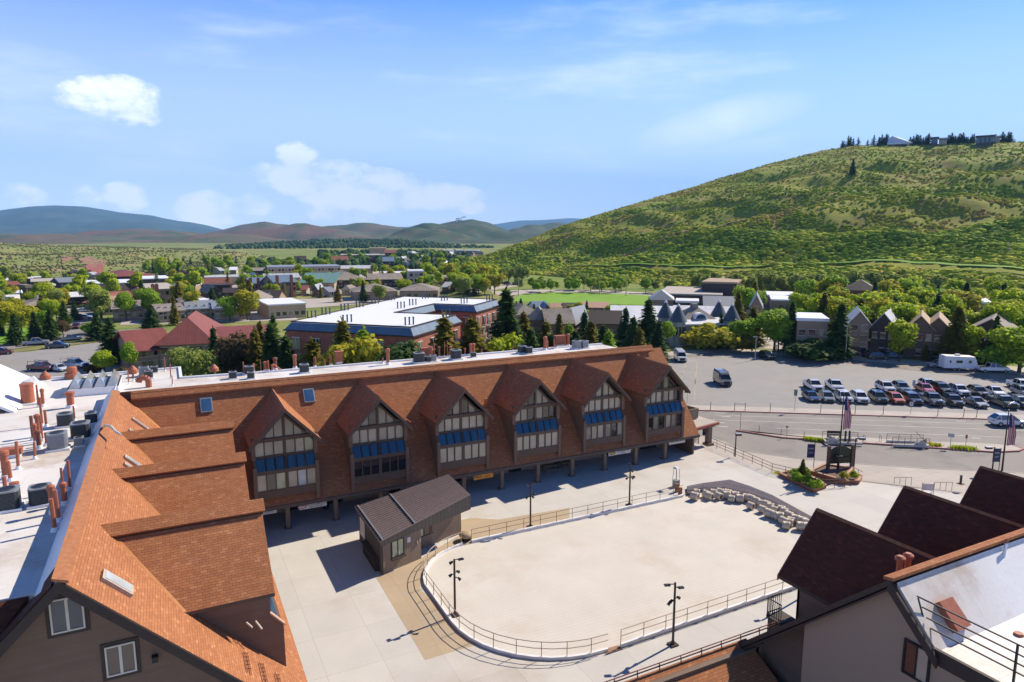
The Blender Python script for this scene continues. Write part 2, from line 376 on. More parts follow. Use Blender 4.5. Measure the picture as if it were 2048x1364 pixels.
pave('gravel', (.30, .255, .21), (.22, .185, .15), (1, 1, 1), 0, 0, 0, (.14, .11, .09), .5)
pave('grass_bright', (.20, .37, .012), (.15, .29, .012), (1, 1, 1), 0, 0)
pave('grass_dry', (.26, .22, .07), (.19, .18, .06), (1, 1, 1), 0, 0)
def slats():   # cooling-line grooves of the drained rink
    m = MATS['ice_slab']; nt = m.node_tree; b = nt.nodes['Principled BSDF']; v = texco(nt); sp = nt.nodes.new('ShaderNodeSeparateXYZ'); nt.links.new(v, sp.inputs[0])
    w = nt.nodes.new('ShaderNodeTexWave'); w.wave_type = 'BANDS'; w.bands_direction = 'Y'; w.inputs['Scale'].default_value = .9; w.inputs['Distortion'].default_value = 1.2; w.inputs['Detail'].default_value = 3; nt.links.new(v, w.inputs['Vector'])
    src = b.inputs['Base Color'].links[0].from_socket
    nt.links.new(mix(nt, .09, src, mix(nt, w.outputs[0], (.6, .58, .56), (1.15, 1.15, 1.15)), 'MULTIPLY'), b.inputs['Base Color'])
slats()
def terrain(name, ca, cb, cc, s1=.02, s2=.15, s3=1.2):
    m, nt, b = node_mat(name); b.inputs['Roughness'].default_value = .95; b.inputs['Specular IOR Level'].default_value = .1; v = texco(nt)
    c = mix(nt, noise(nt, v, s1, 6, .6, .4, .6), ca, cb); c = mix(nt, noise(nt, v, s2, 6, .65, .48, .62), c, cc); f = noise(nt, v, s3, 5, .7)
    c = mix(nt, .6, c, mix(nt, f, (.55, .55, .55), (1.25, 1.25, 1.2)), 'MULTIPLY'); nt.links.new(c, b.inputs['Base Color']); return m
terrain('valley', (.20, .25, .06), (.28, .26, .10), (.13, .20, .03), .004, .02, .2)
terrain('hill_near', (.27, .28, .045), (.21, .28, .035), (.26, .22, .06), .012, .04, .3)
terrain('hill_sage', (.23, .25, .08), (.19, .235, .065), (.30, .25, .11), .005, .03, .16)
terrain('hill_mid', (.12, .125, .055), (.19, .105, .065), (.075, .105, .04), .0016, .006, .05)
terrain('hill_pc', (.075, .105, .045), (.055, .085, .035), (.12, .11, .06), .002, .012, .09)
terrain('hill_far', (.06, .10, .09), (.08, .11, .10), (.05, .085, .07), .0006, .003, .012)

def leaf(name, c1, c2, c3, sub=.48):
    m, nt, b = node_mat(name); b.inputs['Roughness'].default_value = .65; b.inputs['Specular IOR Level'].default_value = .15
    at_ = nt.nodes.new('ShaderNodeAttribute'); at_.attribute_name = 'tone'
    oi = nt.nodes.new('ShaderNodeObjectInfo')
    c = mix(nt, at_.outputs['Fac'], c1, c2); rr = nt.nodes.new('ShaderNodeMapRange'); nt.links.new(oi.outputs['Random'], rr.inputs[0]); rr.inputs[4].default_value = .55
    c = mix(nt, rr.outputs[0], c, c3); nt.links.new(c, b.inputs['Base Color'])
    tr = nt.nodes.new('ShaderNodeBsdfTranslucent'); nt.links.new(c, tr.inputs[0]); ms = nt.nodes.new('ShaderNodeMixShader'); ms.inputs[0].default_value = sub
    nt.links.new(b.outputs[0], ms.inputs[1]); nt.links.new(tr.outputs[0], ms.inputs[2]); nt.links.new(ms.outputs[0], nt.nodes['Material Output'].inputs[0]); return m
leaf('leaf_spruce', (.028, .075, .018), (.11, .18, .028), (.05, .10, .03))
leaf('leaf_spruce_olive', (.11, .12, .014), (.30, .26, .025), (.20, .15, .018))
leaf('leaf_bright', (.22, .36, .018), (.52, .60, .035), (.40, .44, .025))
leaf('leaf_yellow', (.32, .36, .022), (.56, .52, .035), (.40, .33, .04))
leaf('leaf_mid', (.17, .33, .022), (.38, .52, .04), (.26, .38, .03))
leaf('leaf_sage', (.24, .32, .07), (.40, .46, .10), (.30, .33, .06))
leaf('leaf_brown', (.10, .075, .03), (.17, .115, .045), (.12, .1, .03))
leaf('bark', (.085, .06, .04), (.06, .045, .03), (.10, .075, .055), 0)
M = MATS
# ================================================================== THE LODGE (L-shaped building round the plaza)
lodge = empty('lodge_building', (0, 60, 0), 0, 'brown shingled L-shaped lodge with gabled dormers around the plaza', 'building')
LOFF = Vector((0, 60, 0))
def LP(mb, name, mats, parent=None, smooth=False, sub=False):
    """a part of the lodge; geometry is written in world metres"""
    if not sub: mb.v = [tuple(Vector(v) - LOFF) for v in mb.v]
    else: mb.v = [tuple(Vector(v) - LOFF) for v in mb.v]
    return mb.build(name, mats, parent or lodge, smooth)
SL = 1.22
def zm(y): return 2.6 + SL * (y - 62.4)            # main wing slope (faces the plaza)
def zl(x): return 13.0 - 1.0 * (x + 4.8)           # left wing slope
RY, RX = 70.4, -4.8; ZR = zm(RY)
XE = 57.6
# valley where both slopes meet
def valx(y): return 13.0 - zm(y) - 4.8
mb = MB()
mb.prism([(valx(62.4), 62.4, 2.6), (XE, 62.4, 2.6), (XE, RY, ZR), (valx(RY), RY, ZR)], (0, 0, -.22), 0, 1)
LP(mb, 'roof', [M['shingle'], M['trim_brown']])
mb = MB()
zv = valx(62.4)
mb.prism([(RX, 31.8, 13), (5.4, 31.8, zl(5.4)), (5.4, 62.4, zl(5.4)), (zv, 62.4, 2.6), (valx(RY), RY, ZR), (RX, RY + .4, 13)], (0, 0, -.22), 0, 1)
LP(mb, 'roof', [M['shingle'], M['trim_brown']])
# raised ridge caps
mb = MB()
mb.prism([(-3.6, RY - .62, ZR - .12), (XE - 1.6, RY - .62, ZR - .12), (XE - 1.6, RY - .1, ZR + .5), (-3.6, RY - .1, ZR + .5)], (0, .0, -.16), 0)
mb.prism([(-4.6, RY - .1, ZR + .5), (XE - 1.6, RY - .1, ZR + .5), (XE - 1.6, RY + .35, ZR + .32), (-4.6, RY + .35, ZR + .32)], (0, 0, -.16), 0)
LP(mb, 'ridge_cap', M['shingle'])
mb = MB(); mb.box((-4.4, RY - .3, ZR - .3), (XE - 1.7, RY + .3, ZR + .3)); LP(mb, 'ridge_curb', M['trim_dark'])  # dark box standing in for the shadow line under the cap
mb = MB(); mb.prism([(RX - .22, 31.7, 13.02), (RX + .35, 31.7, 12.82), (RX + .35, RY, 12.82), (RX - .22, RY, 13.02)], (0, 0, .12), 0); LP(mb, 'ridge_cap', M['ridge_cap'])
# valley flashing
mb = MB(); a = Vector((valx(RY), RY, ZR + .03)); b_ = Vector((valx(64.2), 64.2, zm(64.2) + .03)); mb.bar(a, b_, .22, .05); LP(mb, 'valley_flashing', M['flashing'])
# white membrane upstand on the back of the left ridge, flat roofs
FL = 11.5
mb = MB(); mb.prism([(-6.05, 33.4, FL), (RX - .1, 32.2, 12.95), (RX - .1, RY + 4, 12.95), (-6.05, RY + 4, FL)], (-.05, 0, -.3), 0)
LP(mb, 'roof_upstand', M['membrane_clean'])
mb = MB(); bk = at(362, 757, FL)
pl = [(-50, 34.3, FL), (-6.0, 34.3, FL), (-6.0, RY + .3, FL), (XE - 1.5, RY + .3, FL), (XE - 2.5, 80.4, FL), (bk.x + 9, bk.y - .8, FL), (bk.x, bk.y, FL), (bk.x, bk.y + 6.5, FL), (-50, bk.y + 5, FL)]
mb.prism(pl, (0, 0, -.35), 0, 0); LP(mb, 'flat_roof', M['membrane'])
mb = MB()                                            # low parapet along the back edge
sweep(mb, [p[:2] for p in pl[4:]], .3, FL - .03, FL + .19)
LP(mb, 'parapet', M['membrane_clean'])
# walls
mb = MB()
mb.box((2.3, 67.3, 0), (XE - .7, 67.6, 2.75))
LP(mb, 'shop_wall', M['stucco_beige']); mb = MB(); mb.prism([(-6.2, 70.6, 0), (XE - .7, 70.6, 0), (XE - .7, 80, 0), (0, 83.5, 0), (-50, 87, 0), (-50, 35.2, 0), (-6.2, 35.2, 0)], (0, 0, 11.1), 0)
LP(mb, 'wall', M['stucco_beige'])
mb = MB()
g = lambda x: 13 - abs(x - RX) * 1.0 - .3            # near gable of the left wing
mb.prism([(-15.2, 32.6, 0), (4.6, 32.6, 0), (4.6, 32.6, g(4.6)), (RX, 32.6, 12.7), (-15.2, 32.6, g(-15.2))], (0, .3, 0), 0)
mb.box((2.2, 32.9, 0), (2.45, 62, 3.3)); mb.box((-6, 32.9, 0), (-5.7, 60, 11.2))
LP(mb, 'gable_wall', M['siding_brown'])
mb = MB()
for sgn, x1 in ((1, 5.5), (-1, -15.4)):
    a = Vector((RX, 31.75, 12.95)); e = Vector((x1, 31.75, 12.95 - abs(x1 - RX)))
    dd = (e - a); mb.prism([a, e, e - Vector((0, 0, .55)), a - Vector((0, 0, .55))], (0, .12, 0))
    mb.prism([a + Vector((0, .12, -.3)), e + Vector((0, .12, -.3)), e + Vector((0, .85, -.3)), a + Vector((0, .85, -.3))], (0, 0, -.06))
LP(mb, 'rake_board', M['trim_dark'])
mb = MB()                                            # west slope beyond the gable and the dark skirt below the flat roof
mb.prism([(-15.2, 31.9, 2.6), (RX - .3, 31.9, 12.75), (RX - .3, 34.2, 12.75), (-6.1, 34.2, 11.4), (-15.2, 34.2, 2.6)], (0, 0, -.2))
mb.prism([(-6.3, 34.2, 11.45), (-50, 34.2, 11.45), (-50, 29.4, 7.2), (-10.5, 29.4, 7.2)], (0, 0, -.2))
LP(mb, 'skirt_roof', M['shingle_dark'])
# window pair builder on a wall facing -Y (world coordinates)
def pair_window(x0, x1, z0, z1, y, parent=None, glassm='glass_grey', frame='white_frame', n=2, trim=True, t=.07):
    f = MB()
    f.box((x0, y - .09, z0), (x0 + t, y, z1)); f.box((x1 - t, y - .09, z0), (x1, y, z1)); f.box((x0 + t, y - .09, z0), (x1 - t, y, z0 + t)); f.box((x0 + t, y - .09, z1 - t), (x1 - t, y, z1))
    for i in range(1, n):
        xm = x0 + (x1 - x0) * i / n; f.box((xm - t * .8, y - .085, z0 + t), (xm + t * .8, y, z1 - t))
    if trim:
        f2 = MB(); k = .16; f2.box((x0 - k, y - .05, z0 - k), (x1 + k, y + .02, z0 - .002)); f2.box((x0 - k, y - .05, z1 + .002), (x1 + k, y + .02, z1 + k)); f2.box((x0 - k, y - .05, z0), (x0 - .002, y + .02, z1)); f2.box((x1 + .002, y - .05, z0), (x1 + k, y + .02, z1))
    w = LP(f, 'window', M[frame], parent)
    gm = MB(); gm.box((x0 + .02, y - .05, z0 + .02), (x1 - .02, y - .02, z1 - .02)); LP(gm, 'pane', M[glassm], w)
    if trim: LP(f2, 'window_trim', M['trim_dark'], w)
    return w
pair_window(-5.35, -4.12, 10.28, 11.82, 32.6, glassm='glass_gable')
pair_window(-3.53, -2.36, 7.72, 9.15, 32.6, glassm='glass_brown')
mb = MB(); mb.box((-1.75, 32.3, 8.0), (-1.5, 32.6, 8.25)); LP(mb, 'vent_hood', M['black'])

# ---------- dormers of the main wing (six alike)
def main_dormer(cx):
    hw, ho = 2.72, 3.1; yf = 62.55; yu = 63.15; za = 11.7; yr = 61.95
    kd = (za - 8.5) / ho
    mb = MB()                                        # side walls with the stepped front profile
    for s in (-1, 1):
        x0 = cx + s * hw
        prof = [(yf, 2.95), (yf, 6.35), (yu - .05, 7.15), (yu - .05, 8.75), (67.4, 8.75), (67.2, 8.2)]
        mb.prism([(x0, y, z) for y, z in prof], (-s * .12, 0, 0))
    mb.box((cx - hw, yu + .3, 6.6), (cx + hw, yu + .45, 7.1)); d = LP(mb, 'dormer', M['siding_brown'])
    for s in (-1, 1):                                # corner posts
        for a_, b_ in (((yf - .12, 2.75), (yf + .22, 6.4)), ((yu - .32, 7.0), (yu, 9.0))): mb = MB(); mb.box((cx + s * hw - .17, a_[0], a_[1]), (cx + s * hw + .17, b_[0], b_[1])); LP(mb, 'corner_post', M['siding_brown'], d)
    mb = MB()                                        # front timber frame: sills, rails, mullions
    W_ = hw - .15
    def rail(z0, z1, y0, y1, w=W_): mb.box((cx - w, y0, z0), (cx + w, y1, z1))
    rail(3.35, 4.12, yf - .02, yf + .2); rail(5.62, 5.98, yf - .02, yf + .2); rail(6.95, 7.2, yu - .1, yu + .1); rail(8.5, 8.85, yu - .14, yu + .1)
    for k, (z0, z1, y0) in enumerate(((4.12, 5.62, yf), (7.2, 8.5, yu))):
        mb.box((cx - .14, y0 - .03, z0), (cx + .14, y0 + .15, z1))
        for s in (-1, 1):
            for j in (1, 2): x = cx + s * (.14 + (W_ - .14) * j / 3); mb.box((x - .045, y0 - .02, z0), (x + .045, y0 + .1, z1))
    # gable: centre post and triangular mullions
    mb.box((cx - .12, yu - .06, 8.85), (cx + .12, yu + .1, za - .75))
    for s in (-1, 1):
        for j in (1, 2): x = cx + s * (.12 + 2.25 * j / 3); mb.box((x - .04, yu - .03, 8.85), (x + .04, yu + .1, za - .45 - kd * abs(x - cx) - .35))
        a = Vector((cx, yu - .02, za - .62)); e = Vector((cx + s * W_, yu - .02, za - .62 - kd * W_)); 
        mb.prism([a, e, e - Vector((0, 0, .28)), a - Vector((0, 0, .28))], (0, .14, 0))
    LP(mb, 'window_frame', M['trim_brown'], d)
    pal = ['glass_blind', 'glass_grey', 'glass_dark', 'glass_green', 'glass_pale']
    mats = [M[p] for p in pal]
    r2 = random.Random(int(cx * 10)); idx = round((cx - 8.62) / 8.72)
    def pick(row):
        if row == 0: return [[0, 3, 3, 0, 4, 0], [2] * 6, [0] * 6, [0] * 6, [1, 0, 0, 1, 0, 1], [1, 1, 2, 0, 1, 2]][idx]
        if row == 1: return [[0, 0, 1, 1, 0, 3], [1, 0, 0, 1, 0, 0], [1, 0, 0, 0, 0, 0], [0, 1, 2, 1, 2, 2], [0] * 6, [1, 0, 0, 1, 0, 2]][idx]
        return [[1, 1, 1, 1, 1, 1], [1, 1, 2, 1, 1, 1], [1, 2, 1, 2, 1, 1], [1, 1, 2, 1, 1, 3], [0, 0, 0, 0, 0, 0], [1, 2, 2, 1, 2, 2]][idx]
    mb = MB()
    for row, (z0, z1, y0) in enumerate(((4.12, 5.62, yf + .08), (7.2, 8.5, yu + .06))):
        pk = [c if r2.random() > .18 else r2.choice((1, 2)) for c in pick(row)]
        for j in range(6):
            s = -1 if j < 3 else 1; jj = (2 - j) if j < 3 else j - 3
            xa = cx + s * (.14 + (W_ - .14) * jj / 3); xb = cx + s * (.14 + (W_ - .14) * (jj + 1) / 3)
            xa, xb = min(xa, xb), max(xa, xb); ty = r2.uniform(-.012, .012)
            mb.add([(xa, y0 + ty, z0), (xb, y0 - ty, z0), (xb, y0 - ty, z1), (xa, y0 + ty, z1)], [(0, 1, 2, 3)], pk[j])
        LP(mb, 'pane', mats, d); mb = MB()
    pk = pick(2)
    for j in range(6):
        s = -1 if j < 3 else 1; jj = (2 - j) if j < 3 else j - 3
        xa = cx + s * (.1 + 2.3 * jj / 3); xb = cx + s * (.1 + 2.3 * (jj + 1) / 3); y0 = yu + .05 + r2.uniform(-.01, .01)
        za_, zb_ = [za - .72 - kd * abs(x - cx) for x in (xa, xb)]
        pts = [(xa, y0, 8.82), (xb, y0, 8.82), (xb, y0, max(zb_, 8.83)), (xa, y0, za_)]
        if s < 0: pts = pts[::-1]
        mb.add(pts, [(0, 1, 2, 3)], pk[j])
    LP(mb, 'pane', mats, d)
    mb = MB()                                        # sloped blue glazing between the floors
    for j in range(6):
        s = -1 if j < 3 else 1; jj = (2 - j) if j < 3 else j - 3
        xa = cx + s * (.16 + (W_ - .16) * jj / 3); xb = cx + s * (.16 + (W_ - .16) * (jj + 1) / 3); xa, xb = min(xa, xb) + .03, max(xa, xb) - .03
        mb.quad((xa, yf - .04, 5.98), (xb, yf - .04, 5.98), (xb, yu - .1, 7.0), (xa, yu - .1, 7.0))
    LP(mb, 'sloped_glazing', M['glass_sky'], d)
    mb = MB()
    for j in range(7):
        x = cx - W_ + 2 * W_ * j / 6; mb.bar((x, yf - .06, 5.99), (x, yu - .1, 7.03), .07 if j != 3 else .3, .06)
    mb.box((cx - W_, yu - .15, 7.0), (cx + W_, yu - .09, 7.07)); LP(mb, 'glazing_frame', M['trim_dark'], d)
    mb = MB()                                        # roof: two slopes running back into the main slope
    zb = za + .2; yb = 62.4 + (zb - 2.6) / SL
    for s in (-1, 1):
        e = cx + s * ho; ye = 62.4 + (8.5 - 2.6) / SL
        p = [(cx, yr, za), (e, yr, 8.5), (e, ye, 8.5), (cx, yb, zb)]
        mb.prism(p, (0, 0, -.2), 0, 1)
    LP(mb, 'dormer_roof', [M['shingle'], M['trim_brown']], d)
    mb = MB(); mb.prism([(cx - .2, yr - .1, za - .1), (cx, yr - .1, za + .1), (cx + .2, yr - .1, za - .1)], (0, yb - yr, .2)); LP(mb, 'ridge_cap', M['ridge_cap'], d)
    mb = MB()
    for s in (-1, 1):
        a = Vector((cx, yr - .06, za + .02)); e = Vector((cx + s * (ho + .05), yr - .06, 8.45)); mb.prism([a, e, e - Vector((0, 0, .38)), a - Vector((0, 0, .38))], (0, .1, 0))
    LP(mb, 'rake_board', M['trim_brown'], d)
    return d
for i in range(6): main_dormer(8.62 + 8.72 * i)

# ---------- cross gables of the left wing (ridges run toward the plaza)
for k, cy in enumerate((39.45, 49.0, 58.3)):
    za, xf, ho = 11.75, 3.95, 4.15; zlw = 8.5; kd = (za - zlw) / ho; xw = 4.0
    mb = MB()
    for s in (-1, 1):
        yw = cy + s * 3.65; prof = [(xw - .25, 8.6), (xw - .25, 7.1), (xw + .36, 6.3), (xw + .38, 3.4), (-.4, 8.6)]
        mb.prism([(x, yw, z) for x, z in prof], (0, -s * .15, 0))
    mb.prism([(xw - .3, cy - 3.6, 7.0), (xw - .3, cy + 3.6, 7.0), (xw - .3, cy + 3.6, 8.6), (xw - .3, cy, 11.4), (xw - .3, cy - 3.6, 8.6)], (-.12, 0, 0))
    mb.box((xw + .15, cy - 3.6, 3.4), (xw + .3, cy + 3.6, 6.4))
    d = LP(mb, 'dormer', M['siding_brown'])
    mb = MB(); 
    for j in range(6):
        y = cy - 2.9 + 5.8 * j / 6; mb.box((xw + .31, y + .06, 4.2), (xw + .34, y + .9, 5.6))
    LP(mb, 'pane', M['glass_grey'], d); mb = MB()
    for j in range(6): y = cy - 2.9 + 5.8 * j / 6; mb.box((xw - .29, y + .06, 7.3), (xw - .26, y + .9, 8.5))
    LP(mb, 'pane', M['glass_grey'], d)
    mb = MB(); mb.prism([(xw + .33, cy - 3.5, 6.2), (xw + .33, cy + 3.5, 6.2), (xw - .27, cy + 3.5, 7.05), (xw - .27, cy - 3.5, 7.05)], (0, 0, -.05)); LP(mb, 'sloped_glazing', M['glass_sky'], d)
    mb = MB(); mb.prism([(xw + .42, cy - 3.82, 6.42), (xw - .3, cy - 3.82, 7.25), (xw - .3, cy - 3.5, 7.25), (xw + .42, cy - 3.5, 6.42)], (0, 0, -.1)); LP(mb, 'ledge_cap', M['stone_cap'], d)
    mb = MB(); xb = -4.8 + 13 - za; xb2 = -4.8 + 13 - zlw
    for s in (-1, 1):
        p = [(xf, cy, za), (xf, cy + s * ho, zlw), (xb2, cy + s * ho, zlw), (xb, cy, za)]
        mb.prism(p, (0, 0, -.2), 0, 1)
    LP(mb, 'dormer_roof', [M['shingle'], M['trim_brown']], d)
    mb = MB(); mb.obox(((xf + xb) / 2 - .3, cy - .16, za + .10), ((xf - xb) / 2 + .45, 0, 0), (0, .32, .24), (0, -.045, .06)); LP(mb, 'ridge_cap', M['shingle'], d)
    mb = MB(); mb.obox(((xf + xb) / 2 - .25, cy - .1, za - .08), ((xf - xb) / 2 + .3, 0, 0), (0, .3, .2), (0, -.05, .08)); LP(mb, 'ridge_curb', M['trim_dark'], d)  # dark strip painted as the shade below the ridge cap
    mb = MB(); mb.bar((xb, cy, za + .03), (xb2, cy - ho, zlw + .03), .16, .06); LP(mb, 'valley_flashing', M['flashing'], d)
mb = MB(); mb.cyl((2.5, 35.6, 7.05), (2.75, 35.3, 6.85), .05); mb.cyl((2.95, 35.6, 7.0), (3.2, 35.2, 6.7), .05); LP(mb, 'drain_spout', M['white_frame'])
mb = MB()                                            # little snow guards on the lower left slope
for x, y in ((2.3, 34.6), (3.0, 34.4), (3.7, 34.2), (4.4, 34.1)):
    for dx in (-.08, .08): mb.bar((x + dx, y, zl(x + dx) + .12), (x + dx, y - 1.9, zl(x + dx) + .12), .035)
    for j in range(5): mb.bar((x - .1, y - .35 * j, zl(x) + .1), (x + .12, y - .35 * j, zl(x) + .02), .035)
LP(mb, 'snow_guard', M['rust_dark'])

# ---------- eaves, arcade posts, shop front
mb = MB(); mb.box((5.0, 62.3, 2.3), (XE, 62.48, 2.62)); mb.box((5.0, 62.48, 2.42), (XE - .1, 67.3, 2.5)); LP(mb, 'soffit', M['soffit'])
mb = MB(); mb.box((7.5, 62.9, 2.1), (XE - .2, 63.3, 2.42)); LP(mb, 'beam', M['trim_brown'])
for i in range(12):
    x = 8.56 + 4.42 * i
    if i == 11: continue
    mb = MB(); mb.box((x - .2, 62.88, .12), (x + .2, 63.3, 2.4)); mb.box((x - .32, 62.76, 0), (x + .32, 63.42, .12)); LP(mb, 'post', M['post_brown'])
doors = [(9.0, 2.0), (13.2, 1.4), (19.5, 1.2), (25.5, 2.4), (33.6, 1.6), (39.6, 2.8), (47.2, 1.6), (52.2, 2.6)]
for x, w in doors:
    mb = MB(); mb.box((x, 67.2, .05), (x + w, 67.31, 2.25)); LP(mb, 'door', M['glass_dark'])
for x0, x1 in ((11.3, 12.9), (15.2, 18.8), (21, 25), (28.4, 32.8), (35.6, 39.2), (42.9, 46.6), (49.4, 51.8)):
    mb = MB(); mb.box((x0, 67.18, 1.15), (x1, 67.29, 2.2)); w = LP(mb, 'shop_window', M['glass_dark'])
    mb = MB()
    for j in range(4): x = x0 + (x1 - x0) * j / 3; mb.box((x - .04, 67.14, 1.1), (x + .04, 67.19, 2.25))
    mb.box((x0, 67.14, 1.05), (x1, 67.19, 1.14)); LP(mb, 'frame', M['trim_brown'], w)
# ---------- right end: gable wall, porch roof and balcony parapet
mb = MB(); mb.prism([(XE - .35, 62.9, 0), (XE - .35, 62.9, 3.0), (XE - .35, RY, ZR - .3), (XE - .35, 80, 11), (XE - .35, 80, 0)], (-.25, 0, 0)); LP(mb, 'gable_wall', M['siding_brown'])
c0 = at(1460, 855, 2.9); c1 = at(1443, 835, 4.3)
mb = MB(); mb.prism([(XE - .2, 64.0, 2.75), (63.0, 65.0, 2.75), (61.6, 71.5, 3.1), (XE - .2, 71.5, 3.1)], (0, 0, .16)); LP(mb, 'porch_roof', M['sidewalk'])
mb = MB(); mb.bar((XE - .2, 63.9, 2.72), (63.1, 64.9, 2.72), .2, .3); mb.bar((63.1, 64.9, 2.72), (61.7, 71.5, 3.05), .2, .3); LP(mb, 'porch_fascia', M['rust_pipe'])
mb = MB(); mb.box((61.1, 64.6, 0), (61.75, 65.2, 2.7)); mb.box((60.9, 64.4, 0), (61.95, 65.4, .35)); mb.bar((58, 64.6, 2.45), (62.6, 65.2, 2.45), .3, .3); LP(mb, 'porch_post', M['post_brown'])
mb = MB()
mb.bar((XE + .3, 66.2, 4.0), (61.4, 67.0, 3.8), .15, 1.3); mb.bar((61.4, 67.0, 3.8), (60.2, 72.5, 3.9), .15, 1.3); mb.bar((60.2, 72.5, 3.9), (XE, 72.5, 3.9), .15, 1.3)
LP(mb, 'balcony_parapet', M['post_brown'])
# ---------- skylights
def skylight_main(px, py, w=1.05, h=1.5):
    d = ray(px, py); t = (2.6 + SL * (0 - 62.4) - CH) / (d[2] - SL * d[1]); P = Vector((d[0] * t, d[1] * t, CH + d[2] * t))
    up = Vector((0, 1, SL)).normalized(); n = Vector((0, -SL, 1)).normalized(); X = Vector((1, 0, 0))
    mb = MB(); mb.obox(P + n * .08, X * w / 2, up * h / 2, n * .1); f = LP(mb, 'skylight', M['ac_light'])
    mb = MB(); mb.obox(P + n * .17, X * (w / 2 - .1), up * (h / 2 - .1), n * .03); LP(mb, 'pane', M['skylight'], f)
skylight_main(413, 811); skylight_main(618, 792)
def skylight_left(pa, pb, w=.75):
    pts = []
    for px, py in (pa, pb):
        d = ray(px, py); t = (13 - 4.8 - CH) / (d[2] + d[0]); pts.append(Vector((d[0] * t, d[1] * t, CH + d[2] * t)))
    c = (pts[0] + pts[1]) / 2; up = Vector((-1, 0, 1)).normalized(); n = Vector((1, 0, 1)).normalized(); h = abs((pts[1] - pts[0]).dot(up))
    mb = MB(); mb.obox(c + n * .06, up * h / 2, Vector((0, w / 2, 0)), n * .11); f = LP(mb, 'skylight', M['rail_tan'])
    mb = MB(); mb.obox(c + n * .16, up * (h / 2 - .13), Vector((0, w / 2 - .12, 0)), n * .03); LP(mb, 'pane', M['glass_pale'], f)
skylight_left((201, 1152), (262, 1186), .95); skylight_left((263, 838), (295, 861), .6); skylight_left((256, 862), (268, 868), .5); skylight_left((247, 915), (287, 940), .7); skylight_left((246, 930), (268, 942), .55)
# ---------- big ridged skylight on the flat roof
a = at(137, 795, FL); b2 = at(238, 786, FL); c2 = b2 + (at(247, 752, FL + 1) - b2) ; dv = Vector((0, 5.2, 0)); L1 = Vector((b2.x - a.x, 0, 0)) if True else None
mb = MB(); mb.box((a.x, a.y, FL), (b2.x, a.y + 5.4, FL + .75)); dome = LP(mb, 'skylight_curb', M['membrane_clean'])
wseg = (b2.x - a.x) / 4
for i in range(4):
    x0 = a.x + i * wseg + .05; x1 = x0 + wseg - .1; xm = (x0 + x1) / 2; y0, y1 = a.y + .1, a.y + 5.3; z0, z1 = FL + .78, FL + 1.75
    mb = MB(); mb.add([(x0, y0, z0), (x1, y0, z0), (x1, y1, z0), (x0, y1, z0), (xm, y0 + .9, z1), (xm, y1 - .9, z1)], [(0, 1, 4), (1, 2, 5, 4), (2, 3, 5), (3, 0, 4, 5), (3, 2, 1, 0)])
    pz = LP(mb, 'skylight_pyramid', M['dome_acrylic'], dome)
mb = MB()
for i in range(5): mb.box((a.x + i * wseg - .05, a.y, FL + .75), (a.x + i * wseg + .05, a.y + 5.4, FL + .86))
LP(mb, 'glazing_bar', M['dark_metal'], dome)
# ---------- vents and pipes on the flat roofs: (px, py of the foot, height, radius, style)
PIPES = [(57, 808, 1.8, .55, 'c'), (142, 815, 1.5, .30, 'h'), (77, 814, 2.1, .09, 'p'), (87, 813, 1.7, .14, 'h'), (150, 842, 1.3, .07, 'p'), (85, 852, 2.4, .09, 'p'), (93, 853, 1.4, .1, 'p'), (78, 873, 1.8, .17, 'h'), (67, 880, 1.9, .12, 'p'), (72, 888, 1.6, .14, 'h'),
         (86, 882, 2.0, .07, 'p'), (79, 897, 1.4, .16, 'h'), (94, 891, 1.0, .12, 'p'), (70, 918, 1.2, .08, 'p'), (37, 938, 1.9, .1, 'p'), (13, 957, 1.9, .22, 'h'), (22, 962, 1.3, .12, 'p'), (140, 980, 1.9, .09, 'p'), (127, 990, 1.7, .07, 'p'), (130, 1010, 1.4, .15, 'h'), (107, 1027, 1.7, .16, 'h'),
         (118, 1042, 1.8, .11, 'p'), (110, 1062, 1.8, .11, 'p'), (12, 985, 1.0, .12, 'p'), (31, 992, .9, .2, 'h'), (258, 768, 1.2, .06, 'p'), (267, 762, .9, .1, 'h'), (345, 772, 1.1, .05, 'p'), (342, 757, 1.6, .06, 'p'), (330, 742, 1.6, .06, 'p'),
         (488, 750, 1.5, .08, 'p'), (508, 746, 1.1, .12, 'h'), (522, 745, 1.5, .05, 'p'), (531, 743, 1.2, .17, 'h'), (537, 743, 1.3, .1, 'p'), (545, 744, .9, .12, 'h'), (551, 740, 1.5, .2, 'h'), (590, 737, 1.7, .2, 'h'), (630, 735, 1.3, .14, 'h'), (650, 735, 1.0, .06, 'p'), (660, 731, 1.4, .07, 'p'), (663, 731, 1.3, .06, 'p'),
         (765, 727, .7, .1, 'p'), (776, 729, 2.0, .21, 'h'), (862, 718, 1.6, .2, 'h'), (868, 714, 1.8, .1, 'p'), (878, 716, 1.5, .14, 'h'), (889, 714, 2.0, .06, 'p'), (895, 713, 2.1, .06, 'p'), (901, 714, 1.4, .16, 'h'), (930, 711, 1.0, .1, 'h'), (941, 711, 1.6, .15, 'h'), (947, 709, 1.5, .2, 'h'), (964, 708, .7, .1, 'p'),
         (1026, 702, .7, .06, 'p'), (1090, 700, 1.9, .22, 'h'), (1094, 699, 1.2, .16, 'p'), (1108, 698, 1.3, .08, 'p'), (1112, 697, 1.5, .1, 'p'), (1130, 694, 1.0, .08, 'p'), (1136, 692, 1.8, .2, 'h')]
